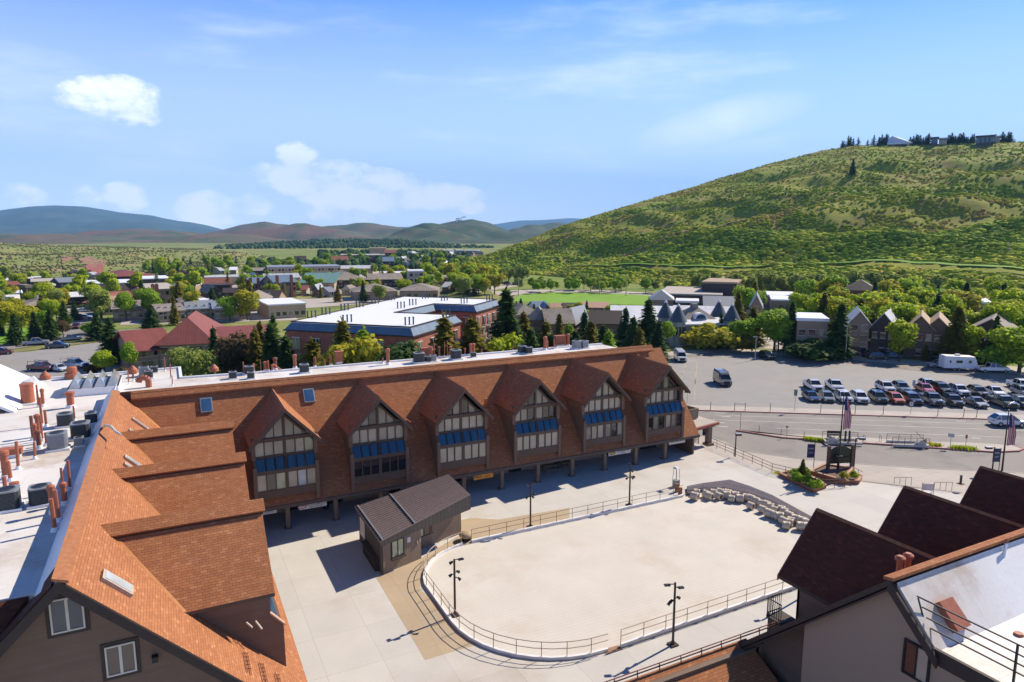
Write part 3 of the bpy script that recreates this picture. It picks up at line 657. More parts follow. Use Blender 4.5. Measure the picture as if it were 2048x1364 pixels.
for px, py, h, r, k in PIPES:
    p = at(px, py, FL); mb = MB()
    if k == 'c':
        mb.lathe([(r, 0), (r, h * .9), (r * 1.05, h * .9), (r * 1.05, h)], p + Vector((0, 0, .15)), 18); mb.box((p.x - .8, p.y - .7, FL), (p.x + .8, p.y + .7, FL + .18), 1)
    elif k == 'h':
        mb.lathe([(r, .1), (r, h * .8), (r * 1.35, h * .82), (r * 1.35, h * .95), (r * .6, h)], p, 12); mb.lathe([(r * 1.5, 0), (r * 1.1, .28)], p, 12, 1)
    else:
        mb.cyl(p, p + Vector((rnd.uniform(-.06, .06), 0, h)), r, r, 8); mb.lathe([(r * 2, 0), (r * 1.2, .22)], p, 10, 1)
    LP(mb, 'vent_pipe', [M['rust_pipe'] if rnd.random() < .75 else M['rust_dark'], M['membrane_clean']])
for px, py, w, h in ((609, 736, 0, 0),): pass
for pts, r in (([(565, 742), (560, 733)], .1), ):
    mb = MB(); p = at(*pts[0], FL); mb.cyl(p, p + Vector((-1.0, 0, .9)), .1); LP(mb, 'vent_pipe', M['rust_pipe'])
for px, py, s, h in ((678, 727, .9, 1.2), (852, 714, 1.2, .9), (1120, 692, 1.6, 1.2), (20, 915, 1.5, .35)):
    p = at(px, py, FL); mb = MB(); mb.box((p.x - s / 2, p.y - .35, FL + .25), (p.x + s / 2, p.y + .35, FL + .25 + h)); mb.prism([(p.x - s / 2 - .06, p.y - .42, FL + .25 + h), (p.x + s / 2 + .06, p.y - .42, FL + .25 + h), (p.x + s / 2 + .06, p.y + .42, FL + .25 + h), (p.x - s / 2 - .06, p.y + .42, FL + .25 + h)], (0, 0, .08))
    mb.box((p.x - s / 2 + .1, p.y - .25, FL), (p.x + s / 2 - .1, p.y + .25, FL + .25), 1); LP(mb, 'exhaust_box', [M['rust_pipe'], M['membrane_clean']])
p = at(288, 775, FL); mb = MB(); 
for i in range(7):
    t0, t1 = R(180 * i / 7), R(180 * (i + 1) / 7); mb.cyl((p.x - .45 * math.cos(t0) , p.y, FL + .6 + .45 * math.sin(t0)), (p.x - .45 * math.cos(t1), p.y, FL + .6 + .45 * math.sin(t1)), .3, .3, 10)
mb.cyl((p.x + .45, p.y, FL), (p.x + .45, p.y, FL + .6), .3); LP(mb, 'duct_elbow', M['rust_pipe'])
for px, py in ((145, 755), (91, 757), (266, 745), (428, 742)):     # low orange cone caps beyond the edge
    p = at(px, py, FL + .1); mb = MB(); mb.lathe([(.55, 0), (.5, .35), (.1, .8)] if px != 145 else [(.75, 0), (.7, .5), (.5, .52), (.5, 1.1), (.4, 1.2)], p, 14); LP(mb, 'roof_cap', M['rust_pipe'])
mb = MB(); a = onY(1054 / 3.41 + 0 + 400, 745, RY - 1)
for (x0, y0, z0) in ((17.3, RY - 2.2, zm(RY - 2.2)),): mb.cyl((x0, y0, z0 - .1), (x0, y0 + .1, z0 + 1.9), .14); mb.bar((x0, y0, z0 + 1.9), (x0 + .05, 62.0, 11.95), .06); mb.bar((x0 + .3, y0, z0 + 1.5), (x0 + 3.0, 61.9, 9.0), .06)
LP(mb, 'heat_cable', M['rust_pipe'])
mb = MB(); mb.cyl((52.6, 68.6, zm(68.6) - .1), (52.6, 68.6, zm(68.6) + 1.9), .14); mb.cyl((30.65, 67.0, zm(67.0)), (30.65, 67.0, zm(67) + .9), .16); LP(mb, 'vent_pipe', M['rust_pipe'])
# pipe loop over the left ridge
mb = MB(); pts = [(205, 858), (212, 853), (222, 855), (232, 866), (242, 872)]; q = [onX(*pp, -4.9 + .35 * i) + Vector((0, 0, .1)) for i, pp in enumerate(pts)]
for u, v in zip(q, q[1:]): mb.cyl(u, v, .09, .09, 8)
LP(mb, 'conduit', M['white_frame'])

# ---------- shop signs under the eave
def text_obj(s, size, loc, rot, mat, parent, name='lettering', ext=.01, align='CENTER', sx=1):
    cu = bpy.data.curves.new(name, 'FONT'); cu.body = s; cu.size = size; cu.extrude = ext; cu.align_x = align; cu.align_y = 'CENTER'
    tmp = bpy.data.objects.new('tmp', cu); COL.objects.link(tmp); bpy.context.view_layer.update()
    me = bpy.data.meshes.new_from_object(tmp.evaluated_get(bpy.context.evaluated_depsgraph_get())); me.name = name
    bpy.data.objects.remove(tmp); me.materials.clear(); me.materials.append(mat)
    o = bpy.data.objects.new(name, me); COL.objects.link(o); o.location = loc; o.rotation_euler = rot; o.scale = (sx, 1, 1); adopt(o, parent); return o
def shop_sign(pl_, pr_, label, lines, board, ink, h=.55, oval=None):
    y = 62.75; a = onY(*pl_, y); b = onY(*pr_, y); zc = 2.2 - h / 2 + .06; w = b.x - a.x; cx = (a.x + b.x) / 2
    t = empty('shop_sign', (cx, y, zc), 0, label, 'sign', 'shop signs under the lodge eave')
    mb = MB(); mb.box((-w / 2, -.04, -h / 2), (w / 2, .04, h / 2)); mb.build('board', M[board], t)
    mb = MB(); mb.bar((-w * .35, 0, h / 2), (-w * .35, 0, h / 2 + .12), .03); mb.bar((w * .35, 0, h / 2), (w * .35, 0, h / 2 + .12), .03); mb.build('bracket', M['dark_metal'], t)
    for s, sz, dx, dz in lines: text_obj(s, sz, (dx * w, -.045, dz), (math.pi / 2, 0, 0), M[ink], t)
    if oval:
        mb = MB(); n = 20; mb.poly([(oval[0] * w + .42 * math.cos(2 * math.pi * i / n), -.047, .19 * math.sin(2 * math.pi * i / n)) for i in range(n)]); mb.build('emblem', M[oval[1]], t)
        mb = MB(); mb.poly([(oval[0] * w + .34 * math.cos(2 * math.pi * i / n), -.051, .13 * math.sin(2 * math.pi * i / n)) for i in range(n)]); mb.build('emblem', M[oval[2]], t)
shop_sign((598, 1009), (653, 1001), 'white sign with pink emblem and one long dark line of lettering under the eave', [("JACKSON'S BASE CAMP", .27, .12, .09), ('RENTALS  SKIS  BIKES', .13, .12, -.14)], 'sign_white', 'black', .55, (-.40, 'flag_red', 'sign_white'))
shop_sign((520, 1021), (553, 1015), 'short pale sign at the shaded left end of the arcade', [('TICKETS', .2, 0, 0)], 'sign_white', 'black', .4)
shop_sign((947, 948), (986, 941), 'orange sign with bold dark lettering beside the booth roof', [('MAX', .44, -.30, 0), ('SNACKS', .18, .2, -.1)], 'orange_sign', 'black', .6)
shop_sign((1217, 902), (1261, 893), 'white sign with gold and black oval emblem', [('SKI & SNOWBOARD', .18, .17, .1), ('RENTALS', .15, .17, -.12)], 'sign_white', 'black', .55, (-.33, 'black', 'yellow_sign'))
shop_sign((1338, 882), (1370, 875), 'white sign nearest the porch at the right end of the arcade', [('LOCKERS AND LUNCH', .2, 0, .05)], 'sign_white', 'black', .45)
# ================================================================== GROUND, PLAZA, STREET
def sheet(name, pts, z, mat, thick=0, kind='structure'):
    mb = MB(); P = [(p[0], p[1], z) for p in pts]
    if thick: mb.prism(P, (0, 0, -thick))
    else:
        a = sum(P[i][0] * P[(i + 1) % len(P)][1] - P[(i + 1) % len(P)][0] * P[i][1] for i in range(len(P)))
        mb.poly(P if a > 0 else P[::-1])
    o = mb.build(name, M[mat]); o['kind'] = kind; return o
sheet('ground', [(-9000, -3000), (14000, -3000), (14000, 14000), (-9000, 14000)], ZG - .06, 'valley')
plaza = [(-30, -10), (70, -10), (78, 30), (71.3, 42.8), (67.5, 47.2), (66.5, 48), (62.4, 47.9), (60.4, 53), (60.2, 60), (60.6, 66), (58, 70), (58, 84), (-30, 84)]
sheet('plaza', plaza, 0.0, 'concrete', 1.2)
st = [at(*p, 0)[:2] for p in ((680, 1143), (752, 1155), (850, 1320), (958, 1288), (940, 1190), (1030, 1070), (1190, 1012), (1075, 1010), (965, 1025), (925, 1062), (845, 1113))]
st = [st[1], st[2], st[3], (19.5, 41.5), (16.4, 44), (15.8, 47), (17.5, 50.5), (21, 52.4), (28, 52.9), (33, 53.0), (34.5, 55.4), (27, 56.0), (24.6, 57.6), (22.6, 57.4), (22.4, 54.6), (17.7, 51.9), (14, 50.4)]
sheet('plaza_stain', st, .004, 'concrete_stain')
# rink outline: near right end curves round the west side
def rink_outline(off=0.0):
    pts = []
    x0, y0, y1, rr = 16.3 - off, 33.9 - off, 52.6 + off, 7.6 + off
    for i in range(11): t = R(180 + 9 * i); pts.append((x0 + rr + rr * math.cos(t), y0 + rr + rr * math.sin(t)))
    low = pts
    up = []
    for i in range(9): t = R(180 - 9 * i - 9); up.append((x0 + 6.3 + off + (6.3 + off) * math.cos(t), y1 - 6.3 - off + (6.3 + off) * math.sin(t)))
    up.append((x0 + 6.3 + off, y1))
    return low, up
low, up = rink_outline()
E_ = [(47.0, 52.6), (49.6, 51.6), (50.2, 49), (49.8, 44), (48.0, 38), (45, 33.9)]
sheet('rink_floor', up[::1] + E_ + low[::-1], .012, 'ice_slab')
sheet('ramp_mat', [at(*p, .3)[:2] for p in ((1374, 972), (1405, 966), (1460, 959), (1500, 972), (1545, 990), (1640, 1042), (1625, 1052), (1590, 1030), (1545, 1006), (1500, 990), (1450, 979), (1405, 979), (1376, 987))], .30, 'mat_dark', .3)
# curb of the rink with its rail
def rail_run(name, pts, label, group=None, h=1.0, step=1.75, curb=(.18, .22), z=0.0, rails=(1.0, .55), pm='rail_tan', cm='white_paint', r=.028, cat='railing'):
    o = empty(name, (pts[0][0], pts[0][1], z), 0, label, cat, group); off = Vector((pts[0][0], pts[0][1], z))
    P = [Vector((p[0], p[1], 0)) - Vector((off.x, off.y, 0)) for p in pts]
    if curb:
        mb = MB()
        sweep(mb, P, curb[0], 0, curb[1])
        mb.build('kerb', M[cm], o)
    c = (curb[1] if curb else 0)
    mb = MB()
    for rz in rails:
        for a, b in zip(P, P[1:]): mb.cyl(a + Vector((0, 0, c + rz * h - .0)), b + Vector((0, 0, c + rz * h)), r, r, 6)
    mb.build('rail', M[pm], o)
    tot = 0; nxt = 0
    for a, b in zip(P, P[1:]):
        L = (b - a).length
        while nxt <= tot + L:
            q = a + (b - a) * ((nxt - tot) / L); mb = MB(); mb.cyl(q + Vector((0, 0, c)), q + Vector((0, 0, c + h * max(rails))), r * 1.05, r * 1.05, 6); mb.build('rail_post', M[pm], o); nxt += step
        tot += L
    return o
lastlow = [(24.6, 33.95)]
rail_run('rink_railing', [(21.6, 52.6)] + up[::-1][1:] + low[:10] + [(24.2, 33.9)], 'white kerb with thin rail curving round the near west end of the rink', h=1.0, step=1.65, pm='rail_tan')
rail_run('rink_railing', [(25.2, 33.85), (48, 34.15)], 'straight white kerb with thin rail along the near side of the rink', h=1.0, step=1.9, curb=(.2, .26), pm='rail_tan')
rail_run('rink_railing', [(22.6, 52.65), (46.6, 52.6)], 'straight pale kerb with thin rail along the far side of the rink', h=1.0, step=1.75, curb=(.3, .22), pm='rail_rust', r=.022)
sheet('rink_gap', [(23.9, 33.6), (25.2, 33.6), (25.2, 34.1), (23.9, 34.15)], .02, 'dirt')
g = empty('rink_gate', (46.5, 52.9, 0))
for x, y in ((0, 0), (.4, 1.0)): mb = MB(); mb.box((x - .15, y - .15, 0), (x + .15, y + .15, .9)); mb.build('gate_post', M['brick_planter'], g)
tag(g, 'pair of stubby red brown gate posts at the far corner of the rink', 'gate')
rail_run('ramp_railing', [tuple(at(*p, 0)[:2]) for p in ((1374, 988), (1405, 981), (1450, 981), (1500, 992), (1545, 1008), (1590, 1032), (1626, 1054))], 'thin curved wooden edge rail along the dark ramp mat behind the reels', h=.45, step=2.2, curb=(.1, .3), cm='rail_tan', rails=(1.0,), r=.02)
# hose reels / barrels
def reel():
    o = empty('hose_reel', (0, 0, 0), 0, 'x', 'reel', 'cream plastic reels lined up at the east end of the rink')
    mb = MB(); mb.lathe([(.20, -.30), (.22, -.36), (.34, -.36), (.38, -.32), (.38, -.20), (.365, -.18), (.40, 0), (.365, .18), (.38, .20), (.38, .32), (.34, .36), (.22, .36), (.20, .30)], (0, 0, 0), 18)
    mb.v = [(z, y, x + .39) for x, y, z in mb.v]; mb.build('drum', M['plastic_cream'], o, True)
    mb = MB()
    for s in (-1, 1): mb.cyl((s * .30, 0, .39), (s * .335, 0, .39), .17, .17, 12)
    mb.build('hub', M['rust_dark'], o)
    return o
rp = reel()
RE = [(1389, 996), (1393, 987), (1412, 990), (1418, 995), (1427, 988), (1437, 995), (1440, 987), (1453, 993), (1463, 1000), (1455, 989), (1470, 994), (1479, 1000), (1492, 998), (1501, 1000), (1501, 1014), (1512, 1004), (1522, 1009), (1524, 1021), (1533, 1012), (1540, 1016), (1548, 1022), (1537, 1030), (1547, 1033), (1562, 1022), (1558, 1037), (1568, 1026), (1566, 1044), (1577, 1035), (1572, 1054), (1581, 1044), (1590, 1042), (1601, 1056), (1605, 1045), (1612, 1050), (1616, 1058), (1578, 1048)]
ORD = ['leftmost', 'second', 'third', 'fourth', 'fifth', 'sixth', 'seventh', 'eighth', 'ninth', 'tenth', 'eleventh', 'twelfth', 'thirteenth', 'fourteenth', 'fifteenth', 'sixteenth', 'seventeenth', 'eighteenth', 'nineteenth', 'twentieth', 'twenty-first', 'twenty-second', 'twenty-third', 'twenty-fourth', 'twenty-fifth', 'twenty-sixth', 'twenty-seventh', 'twenty-eighth', 'twenty-ninth', 'thirtieth', 'thirty-first', 'thirty-second', 'thirty-third', 'thirty-fourth', 'thirty-fifth', 'thirty-sixth']
RE = sorted(RE)
for i, (px, py) in enumerate(RE):
    o = rp if i == 0 else copy_tree(rp)
    p = at(px, py + 4, 0.02); o.location = p; o.rotation_euler = (0, 0, R(rnd.uniform(-22, 22) - 62)); k = rnd.uniform(.9, 1.1); o.scale = (k, k, k)
    o['label'] = 'cream plastic hose reel lying on the rink, %s from the left of the curved row' % ORD[i] if i < 35 else 'cream plastic hose reel at the right end of the curved row'

# ---------- floodlight posts round the rink
def flood_lamp(label, loc, h, arms, tilt=0, rz=0):
    o = empty('floodlight_post', loc, rz, label, 'lamp post', 'floodlight posts around the rink')
    mb = MB(); mb.cyl((0, 0, .1), (0, 0, h), .085, .075, 10); mb.build('pole', M['pole_brown'], o)
    mb = MB(); mb.box((-.28, -.28, 0), (.28, .28, .1)); mb.cyl((0, 0, .1), (0, 0, .32), .15, .1, 8); mb.build('base', M['pole_brown'], o)
    for (dx, dy, z, kind) in arms:
        mb = MB(); mb.bar((0, 0, z), (dx * .8, dy * .8, z), .05); c = Vector((dx, dy, z - .05)); d = Vector((dx, dy, 0)).normalized(); s = Vector((-d.y, d.x, 0))
        if kind == 'flat': mb.obox(c, d * .2, s * .12, Vector((0, 0, .04)))
        else:
            n = (d * .8 + Vector((0, 0, -.6))).normalized(); mb.cyl(c - n * .14, c + n * .12, .07, .12, 10)
        hd = mb.build('lamp_head', M['dark_metal'], o)
        mb = MB()
        if kind == 'flat': mb.obox(c - Vector((0, 0, .052)), d * .16, s * .09, Vector((0, 0, .012)))
        else: mb.cyl(c + n * .121, c + n * .13, .10, .10, 10)
        mb.build('lens', M['lamp_lens'], hd)
    return o
A4 = [(-.35, .1, 4.25, 'flat'), (.45, -.15, 4.3, 'flat'), (.4, .2, 3.3, 'can'), (-.35, -.2, 3.3, 'can'), (.35, -.3, 2.95, 'can')]
flood_lamp('black floodlight post standing in front of the curved west end of the rink', (16.85, 42.36, 0), 4.3, [(-.2, .1, 4.1, 'can'), (.5, 0, 4.25, 'flat'), (.35, .2, 3.25, 'can'), (-.3, 0, 3.2, 'can'), (.25, -.3, 2.95, 'can')])
flood_lamp('dark floodlight post outside the far kerb nearest the booth', (28.8, 53.1, 0), 4.35, [(.3, 0, 4.3, 'flat'), (-.2, .1, 4.25, 'flat'), (.45, .1, 3.2, 'can'), (-.45, -.1, 3.05, 'can'), (.1, -.3, 3.1, 'can')])
flood_lamp('dark floodlight post outside the far kerb midway to the heater', (40.21, 53.2, 0), 4.4, [(0, .2, 4.35, 'flat'), (.3, .1, 3.6, 'can'), (.45, 0, 3.0, 'can'), (-.4, 0, 2.95, 'can'), (.1, -.3, 3.0, 'can')])
flood_lamp('tall dark floodlight post in the foreground beside the near kerb of the rink', (28.46, 32.5, 0), 4.45, [(-.5, .2, 4.35, 'flat'), (.4, -.1, 4.1, 'flat'), (.4, .1, 3.3, 'can'), (-.55, -.1, 3.2, 'can'), (-.3, 0, 3.25, 'can')])
flood_lamp('floodlight post mostly hidden behind the nearest dark roof on the right', (41.4, 32.9, 0), 4.4, [(-.5, .1, 4.35, 'flat'), (.4, .1, 3.6, 'can'), (-.3, .1, 3.4, 'can')])
# patio heater
o = empty('patio_heater', (47.88, 55.17, 0), 0, 'slim pyramid patio heater with pale cap standing alone on the plaza', 'heater')
mb = MB()
for sx in (-1, 1):
    for sy in (-1, 1): mb.bar((sx * .27, sy * .27, .7), (sx * .2, sy * .2, 2.05), .035)
mb.build('frame', M['galv'], o)
mb = MB(); mb.box((-.28, -.28, .04), (.28, .28, .75)); mb.build('cabinet', M['ac_light'], o)
mb = MB(); mb.add([(-.3, -.3, 2.05), (.3, -.3, 2.05), (.3, .3, 2.05), (-.3, .3, 2.05), (-.16, -.16, 2.2), (.16, -.16, 2.2), (.16, .16, 2.2), (-.16, .16, 2.2)], [(3, 2, 1, 0), (4, 5, 6, 7), (0, 1, 5, 4), (1, 2, 6, 5), (2, 3, 7, 6), (3, 0, 4, 7)]); mb.build('cap', M['white_paint'], o)

# ================================================================== THE TICKET BOOTH
bo = empty('ticket_booth', (18, 54, 0), 0, 'brown ticket booth with slanted ribbed metal roof beside the rink', 'booth'); BO = Vector((18, 54, 0))
def BP(mb, name, mats, parent=None):
    mb.v = [tuple(Vector(v) - BO) for v in mb.v]; return mb.build(name, mats, parent or bo)
A, B, C_, D = Vector((13.62, 50.05, 3.0)), Vector((22.9, 53.45, 4.1)), Vector((23.1, 59.2, 4.1)), Vector((13.6, 57.95, 3.0))
mb = MB(); mb.prism([A, B, C_, D], (0, 0, -.12)); BP(mb, 'roof', M['trim_dark'])
mb = MB()                                            # standing seams
n = Vector((-.117, 0, 1)).normalized()
for i in range(20):
    t = i / 19; mb.bar(A.lerp(D, t) + n * .03, B.lerp(C_, t) + n * .03, .035, .06)
mb.quad(A + n * .012, B + n * .012, C_ + n * .012, D + n * .012, 1)
BP(mb, 'roof_seam', [M['metal_roof'], M['plain_roof'] if 'plain_roof' in M else plain('plain_roof', (.20, .15, .135), .45, .2)])
mb = MB()
for t in (.03, .36): mb.bar(A.lerp(B, t) + n * .09, D.lerp(C_, t) + n * .09, .1, .1)
BP(mb, 'snow_bar', M['galv'])
mb = MB()
dirf = (B - A); 
mb.prism([A + Vector((0, 0, -.0)), B, Vector((B.x, B.y, 2.75)), Vector((A.x + 3.4, A.y + 3.4 * .366, 2.72)), Vector((A.x + .2, A.y + .07, 2.6))], Vector((-.35, .94, 0)) * .1)
mb.prism([B, C_, Vector((C_.x, C_.y, 2.75)), Vector((B.x, B.y, 2.75))], (-.1, 0, 0))
BP(mb, 'fascia', M['metal_fascia'])
ang = math.atan2(1.19, 3.62)
mb = MB()                                            # ribbed west wall and boarded front walls
mb.prism([(13.85, 50.45, 0), (13.85, 50.45, 2.9), (13.85, 57.6, 2.9), (13.85, 57.6, 0)], (.12, 0, 0)); BP(mb, 'side_wall', M['metal_fascia'])
mb = MB(); mb.prism([(13.87, 50.5, 0), (17.63, 51.8, 0), (17.63, 51.8, 3.3), (13.87, 50.5, 2.9)], (-.04, .12, 0))
mb.prism([(17.63, 51.8, 0), (17.63, 53.4, 0), (17.63, 53.4, 3.3), (17.63, 51.8, 3.3)], (-.12, 0, 0))
mb.prism([(17.6, 53.3, 0), (22.5, 54.75, 0), (22.5, 54.75, 3.8), (17.6, 53.3, 3.3)], (-.04, .12, 0))
mb.prism([(22.5, 54.75, 0), (22.6, 58.9, 0), (22.6, 58.9, 3.9), (22.5, 54.75, 3.9)], (-.12, 0, 0)); mb.prism([(13.9, 57.7, 0), (22.6, 58.9, 0), (22.6, 58.9, 3.8), (13.9, 57.7, 2.9)], (0, -.12, 0))
BP(mb, 'wall', M['booth_board'])
u = Vector((3.76, 1.3, 0)).normalized(); nn = Vector((u.y, -u.x, 0))
def bw(o0, s0, s1, z0, z1, name, nsplit=2):
    c = o0 + u * (s0 + s1) / 2 + Vector((0, 0, (z0 + z1) / 2)); mb = MB(); hw = (s1 - s0) / 2; hz = (z1 - z0) / 2
    for s in (-1, 1): mb.obox(c + u * s * hw + nn * .04, u * .04, nn * .05, Vector((0, 0, hz + .04)))
    for s in (-1, 1): mb.obox(c + Vector((0, 0, s * hz)) + nn * .04, u * (hw - .04), nn * .05, Vector((0, 0, .04)))
    mb.obox(c + nn * .04, u * .03, nn * .05, Vector((0, 0, hz - .04)))
    w = BP(mb, name, M['trim_dark']); mb = MB(); mb.obox(c + nn * .03, u * hw, nn * .01, Vector((0, 0, hz))); BP(mb, 'pane', M['glass_green'], w); return w
O1 = Vector((13.87, 50.5, 0)); bw(O1, .95, 2.15, 1.1, 2.5, 'window'); mb = MB(); mb.obox(O1 + u * 1.55 + nn * .12 + Vector((0, 0, 1.0)), u * .7, nn * .16, Vector((0, 0, .04))); BP(mb, 'counter', M['trim_dark'])
O2 = Vector((17.6, 53.3, 0)); bw(O2, .3, 1.6, 1.1, 2.3, 'window'); bw(O2, 1.8, 3.1, 1.1, 2.3, 'window'); bw(O2, 3.3, 4.3, 1.1, 2.3, 'window')
mb = MB(); mb.obox(O1 + u * 2.7 + nn * .03 + Vector((0, 0, 2.1)), u * .17, nn * .015, Vector((0, 0, .22))); BP(mb, 'notice', M['sign_white'])
for P_ in (O1 + u * 3.55 + Vector((0, 0, 1.6)), O1 + u * 3.8 + Vector((0, 0, 1.7)), O2 + u * 4.75 + Vector((0, 0, 2.0))): mb = MB(); mb.obox(P_ + nn * .05, u * .07, nn * .05, Vector((0, 0, .15))); BP(mb, 'wall_light', M['rail_tan'])
mb = MB(); mb.prism([(13.45, 51.2, .95), (13.45, 55.2, .95), (13.85, 55.2, 1.15), (13.85, 51.2, 1.15)], (0, 0, -.12)); mb.box((13.5, 51.3, 0), (13.85, 55.1, .9)); BP(mb, 'side_counter', M['trim_dark'])
mb = MB(); mb.box((13.79, 55.5, .9), (13.84, 57.0, 2.5)); BP(mb, 'side_panel', M['sign_white'])
# equipment pod by the booth
o = empty('planter_boulder', (22.35, 53.3, 0), 0, 'low dark barrow with pinkish brown cover beside the booth corner', 'barrow')
mb = MB(); mb.lathe([(.55, .35), (.62, .5), (.5, .68), (.2, .76)], (0, 0, 0), 14); mb.build('cover', M['wood_tan'], o, True)
mb = MB(); mb.lathe([(.35, .08), (.5, .2), (.55, .36)], (0, 0, 0), 14); mb.build('tub', M['black'], o)
mb = MB(); 
for s in (-1, 1): mb.cyl((s * .3, -.2, .1), (s * .36, -.2, .1), .12, .12, 10)
mb.build('wheel', M['rubber'], o)

# ================================================================== BUILDING ON THE RIGHT (same style, seen from above)
rb = empty('gabled_lodge', (34, 18, 0), 0, 'second brown lodge in the right foreground with dark gabled roofs and white membrane deck', 'building'); RB = Vector((34, 18, 0))
def RP(mb, name, mats, parent=None):
    mb.v = [tuple(Vector(v) - RB) for v in mb.v]; return mb.build(name, mats, parent or rb)
GX = 26.0; YR = 16.4; SR = .94
def zr_(y): return 13.0 - SR * (y - YR)
mb = MB(); mb.prism([(GX - .35, YR, 13), (75, YR, 13), (75, 24.2, zr_(24.2)), (GX - .35, 24.2, zr_(24.2))], (0, 0, -.25), 0, 1); RP(mb, 'roof', [M['shingle'], M['trim_brown']])
mb = MB(); mb.prism([(GX - .4, YR + .2, 12.95), (75, YR + .2, 12.95), (75, YR - .25, 13.05), (GX - .4, YR - .25, 13.05)], (0, 0, .14)); RP(mb, 'ridge_cap', M['shingle'])
FR = 10.9
mb = MB(); mb.prism([(GX - .1, YR - .2, 12.9), (75, YR - .2, 12.9), (75, 14.35, FR), (GX - .1, 14.35, FR)], (0, -.05, -.25)); mb.prism([(GX - .1, 14.4, FR), (75, 14.4, FR), (75, 4, FR), (GX - .1, 4, FR)], (0, 0, -.3)); RP(mb, 'flat_roof', M['membrane'])
mb = MB(); mb.box((GX - .2, 4, FR - .5), (GX - .05, 14.5, FR + .12)); RP(mb, 'roof_edge', M['trim_dark'])
mb = MB(); mb.prism([(GX, 4, 0), (GX, 20.5, 0), (GX, 20.5, zr_(20.5) - .3), (GX, YR, 12.7), (GX, 14.5, FR), (GX, 4, FR - .3)], (.3, 0, 0)); RP(mb, 'gable_wall', M['stucco_taupe'])
mb = MB(); mb.prism([(GX + .02, 20.45, 0), (GX + .9, 20.6, 0), (GX + .9, 24.0, 0), (GX + .9, 24.0, zr_(24) - .3), (GX + .9, 20.6, zr_(20.6) - .3)][1:], (.2, 0, 0)); mb.box((GX + .3, 23.6, 0), (75, 23.8, 5.7)); mb.box((GX + .3, 4.1, 0), (75, 4.3, 10.5)); RP(mb, 'wall', M['siding_brown'])
mb = MB()
a = Vector((GX - .4, YR, 13.0)); e = Vector((GX - .4, 24.25, zr_(24.25))); mb.prism([a, e, e - Vector((0, 0, .5)), a - Vector((0, 0, .5))], (.12, 0, 0)); mb.prism([a - Vector((0, 0, .3)), e - Vector((0, 0, .3)), e + Vector((.5, 0, -.3)), a + Vector((.5, 0, -.3))], (0, 0, -.08))
a = Vector((GX - .4, YR, 13.0)); e = Vector((GX - .4, 14.2, 10.8)); mb.prism([a, e, e - Vector((0, 0, .45)), a - Vector((0, 0, .45))], (.12, 0, 0))
RP(mb, 'rake_board', M['trim_dark'])
# gabled dormers whose dark slopes face us
def right_dormer(cx, first=False):
    za, yf, ho = 11.7, 24.9, 2.75; zb = 8.35; kd = (za - zb) / ho; yw = 24.0; yb = YR + (13 - za) / SR; ye = YR + (13 - zb) / SR
    mb = MB()
    for s in (-1, 1): mb.prism([(cx + s * 2.3, yw, 5.2), (cx + s * 2.3, yw, 8.9), (cx + s * 2.3, ye - .5, 8.9), (cx + s * 2.3, 23.0, 5.2)], (-s * .15, 0, 0))
    mb.prism([(cx - 2.3, yw, 5.2), (cx + 2.3, yw, 5.2), (cx + 2.3, yw, 8.8), (cx, yw, 11.4), (cx - 2.3, yw, 8.8)], (0, -.15, 0))
    d = RP(mb, 'dormer', M['siding_brown'])
    mb = MB()
    for j in range(4): x = cx - 1.9 + j * .98; mb.box((x, yw + .005, 6.6), (x + .85, yw + .03, 8.3))
    RP(mb, 'pane', M['glass_grey'], d)
    mb = MB()
    for s in (-1, 1): mb.prism([(cx, yf, za), (cx + s * ho, yf, zb), (cx + s * ho, ye, zb), (cx, yb, za)], (0, 0, -.2), 0, 1)
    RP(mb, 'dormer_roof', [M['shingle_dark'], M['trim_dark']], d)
    mb = MB(); mb.prism([(cx - .14, yf + .03, za - .06), (cx, yf + .03, za + .07), (cx + .14, yf + .03, za - .06)], (0, yb - yf, 0)); RP(mb, 'ridge_cap', M['ridge_cap'], d)
    mb = MB()
    for s in (-1, 1):
        a = Vector((cx, yf + .02, za + .02)); e = Vector((cx + s * (ho + .04), yf + .02, zb)); mb.prism([a, e, e - Vector((0, 0, .3)), a - Vector((0, 0, .3))], (0, .08, 0))
    RP(mb, 'rake_board', M['rust_dark'], d)
    return d
for cx in (31.95, 39.75, 47.75, 56.0, 64.0): right_dormer(cx)
# lower wing to the left and its snow guard
mb = MB(); mb.prism([(8, 24.3, 5.75), (GX + .3, 24.3, 5.75), (GX + .3, 20.0, 3.6), (8, 20.0, 3.6)], (0, 0, -.2), 0, 1)
mb2 = MB()
RP(mb, 'lower_roof', [M['shingle'], M['trim_brown']])
mb = MB(); mb.bar((8, 24.25, 5.95), (29, 24.25, 5.95), .05); mb.bar((8, 24.25, 6.12), (29, 24.25, 6.12), .04)
for i in range(16): mb.bar((8.3 + i * 1.35, 24.22, 5.7), (8.3 + i * 1.35, 24.28, 6.12), .04)
RP(mb, 'snow_guard', M['rust_dark'])
mb = MB(); mb.box((8, 23.6, 0), (GX + .5, 23.9, 5.6)); mb.box((8, 19.6, 0), (8.3, 23.9, 4)); RP(mb, 'lower_wall', M['siding_brown'])
mb = MB(); mb.prism([at(1540, 1338, 4.2), at(1505, 1362, 4.2), at(1490, 1385, 4.2), at(1640, 1390, 4.2), at(1583, 1364, 4.2)], (0, 0, -.2)); RP(mb, 'blue_canopy', M['vinyl_blue'])
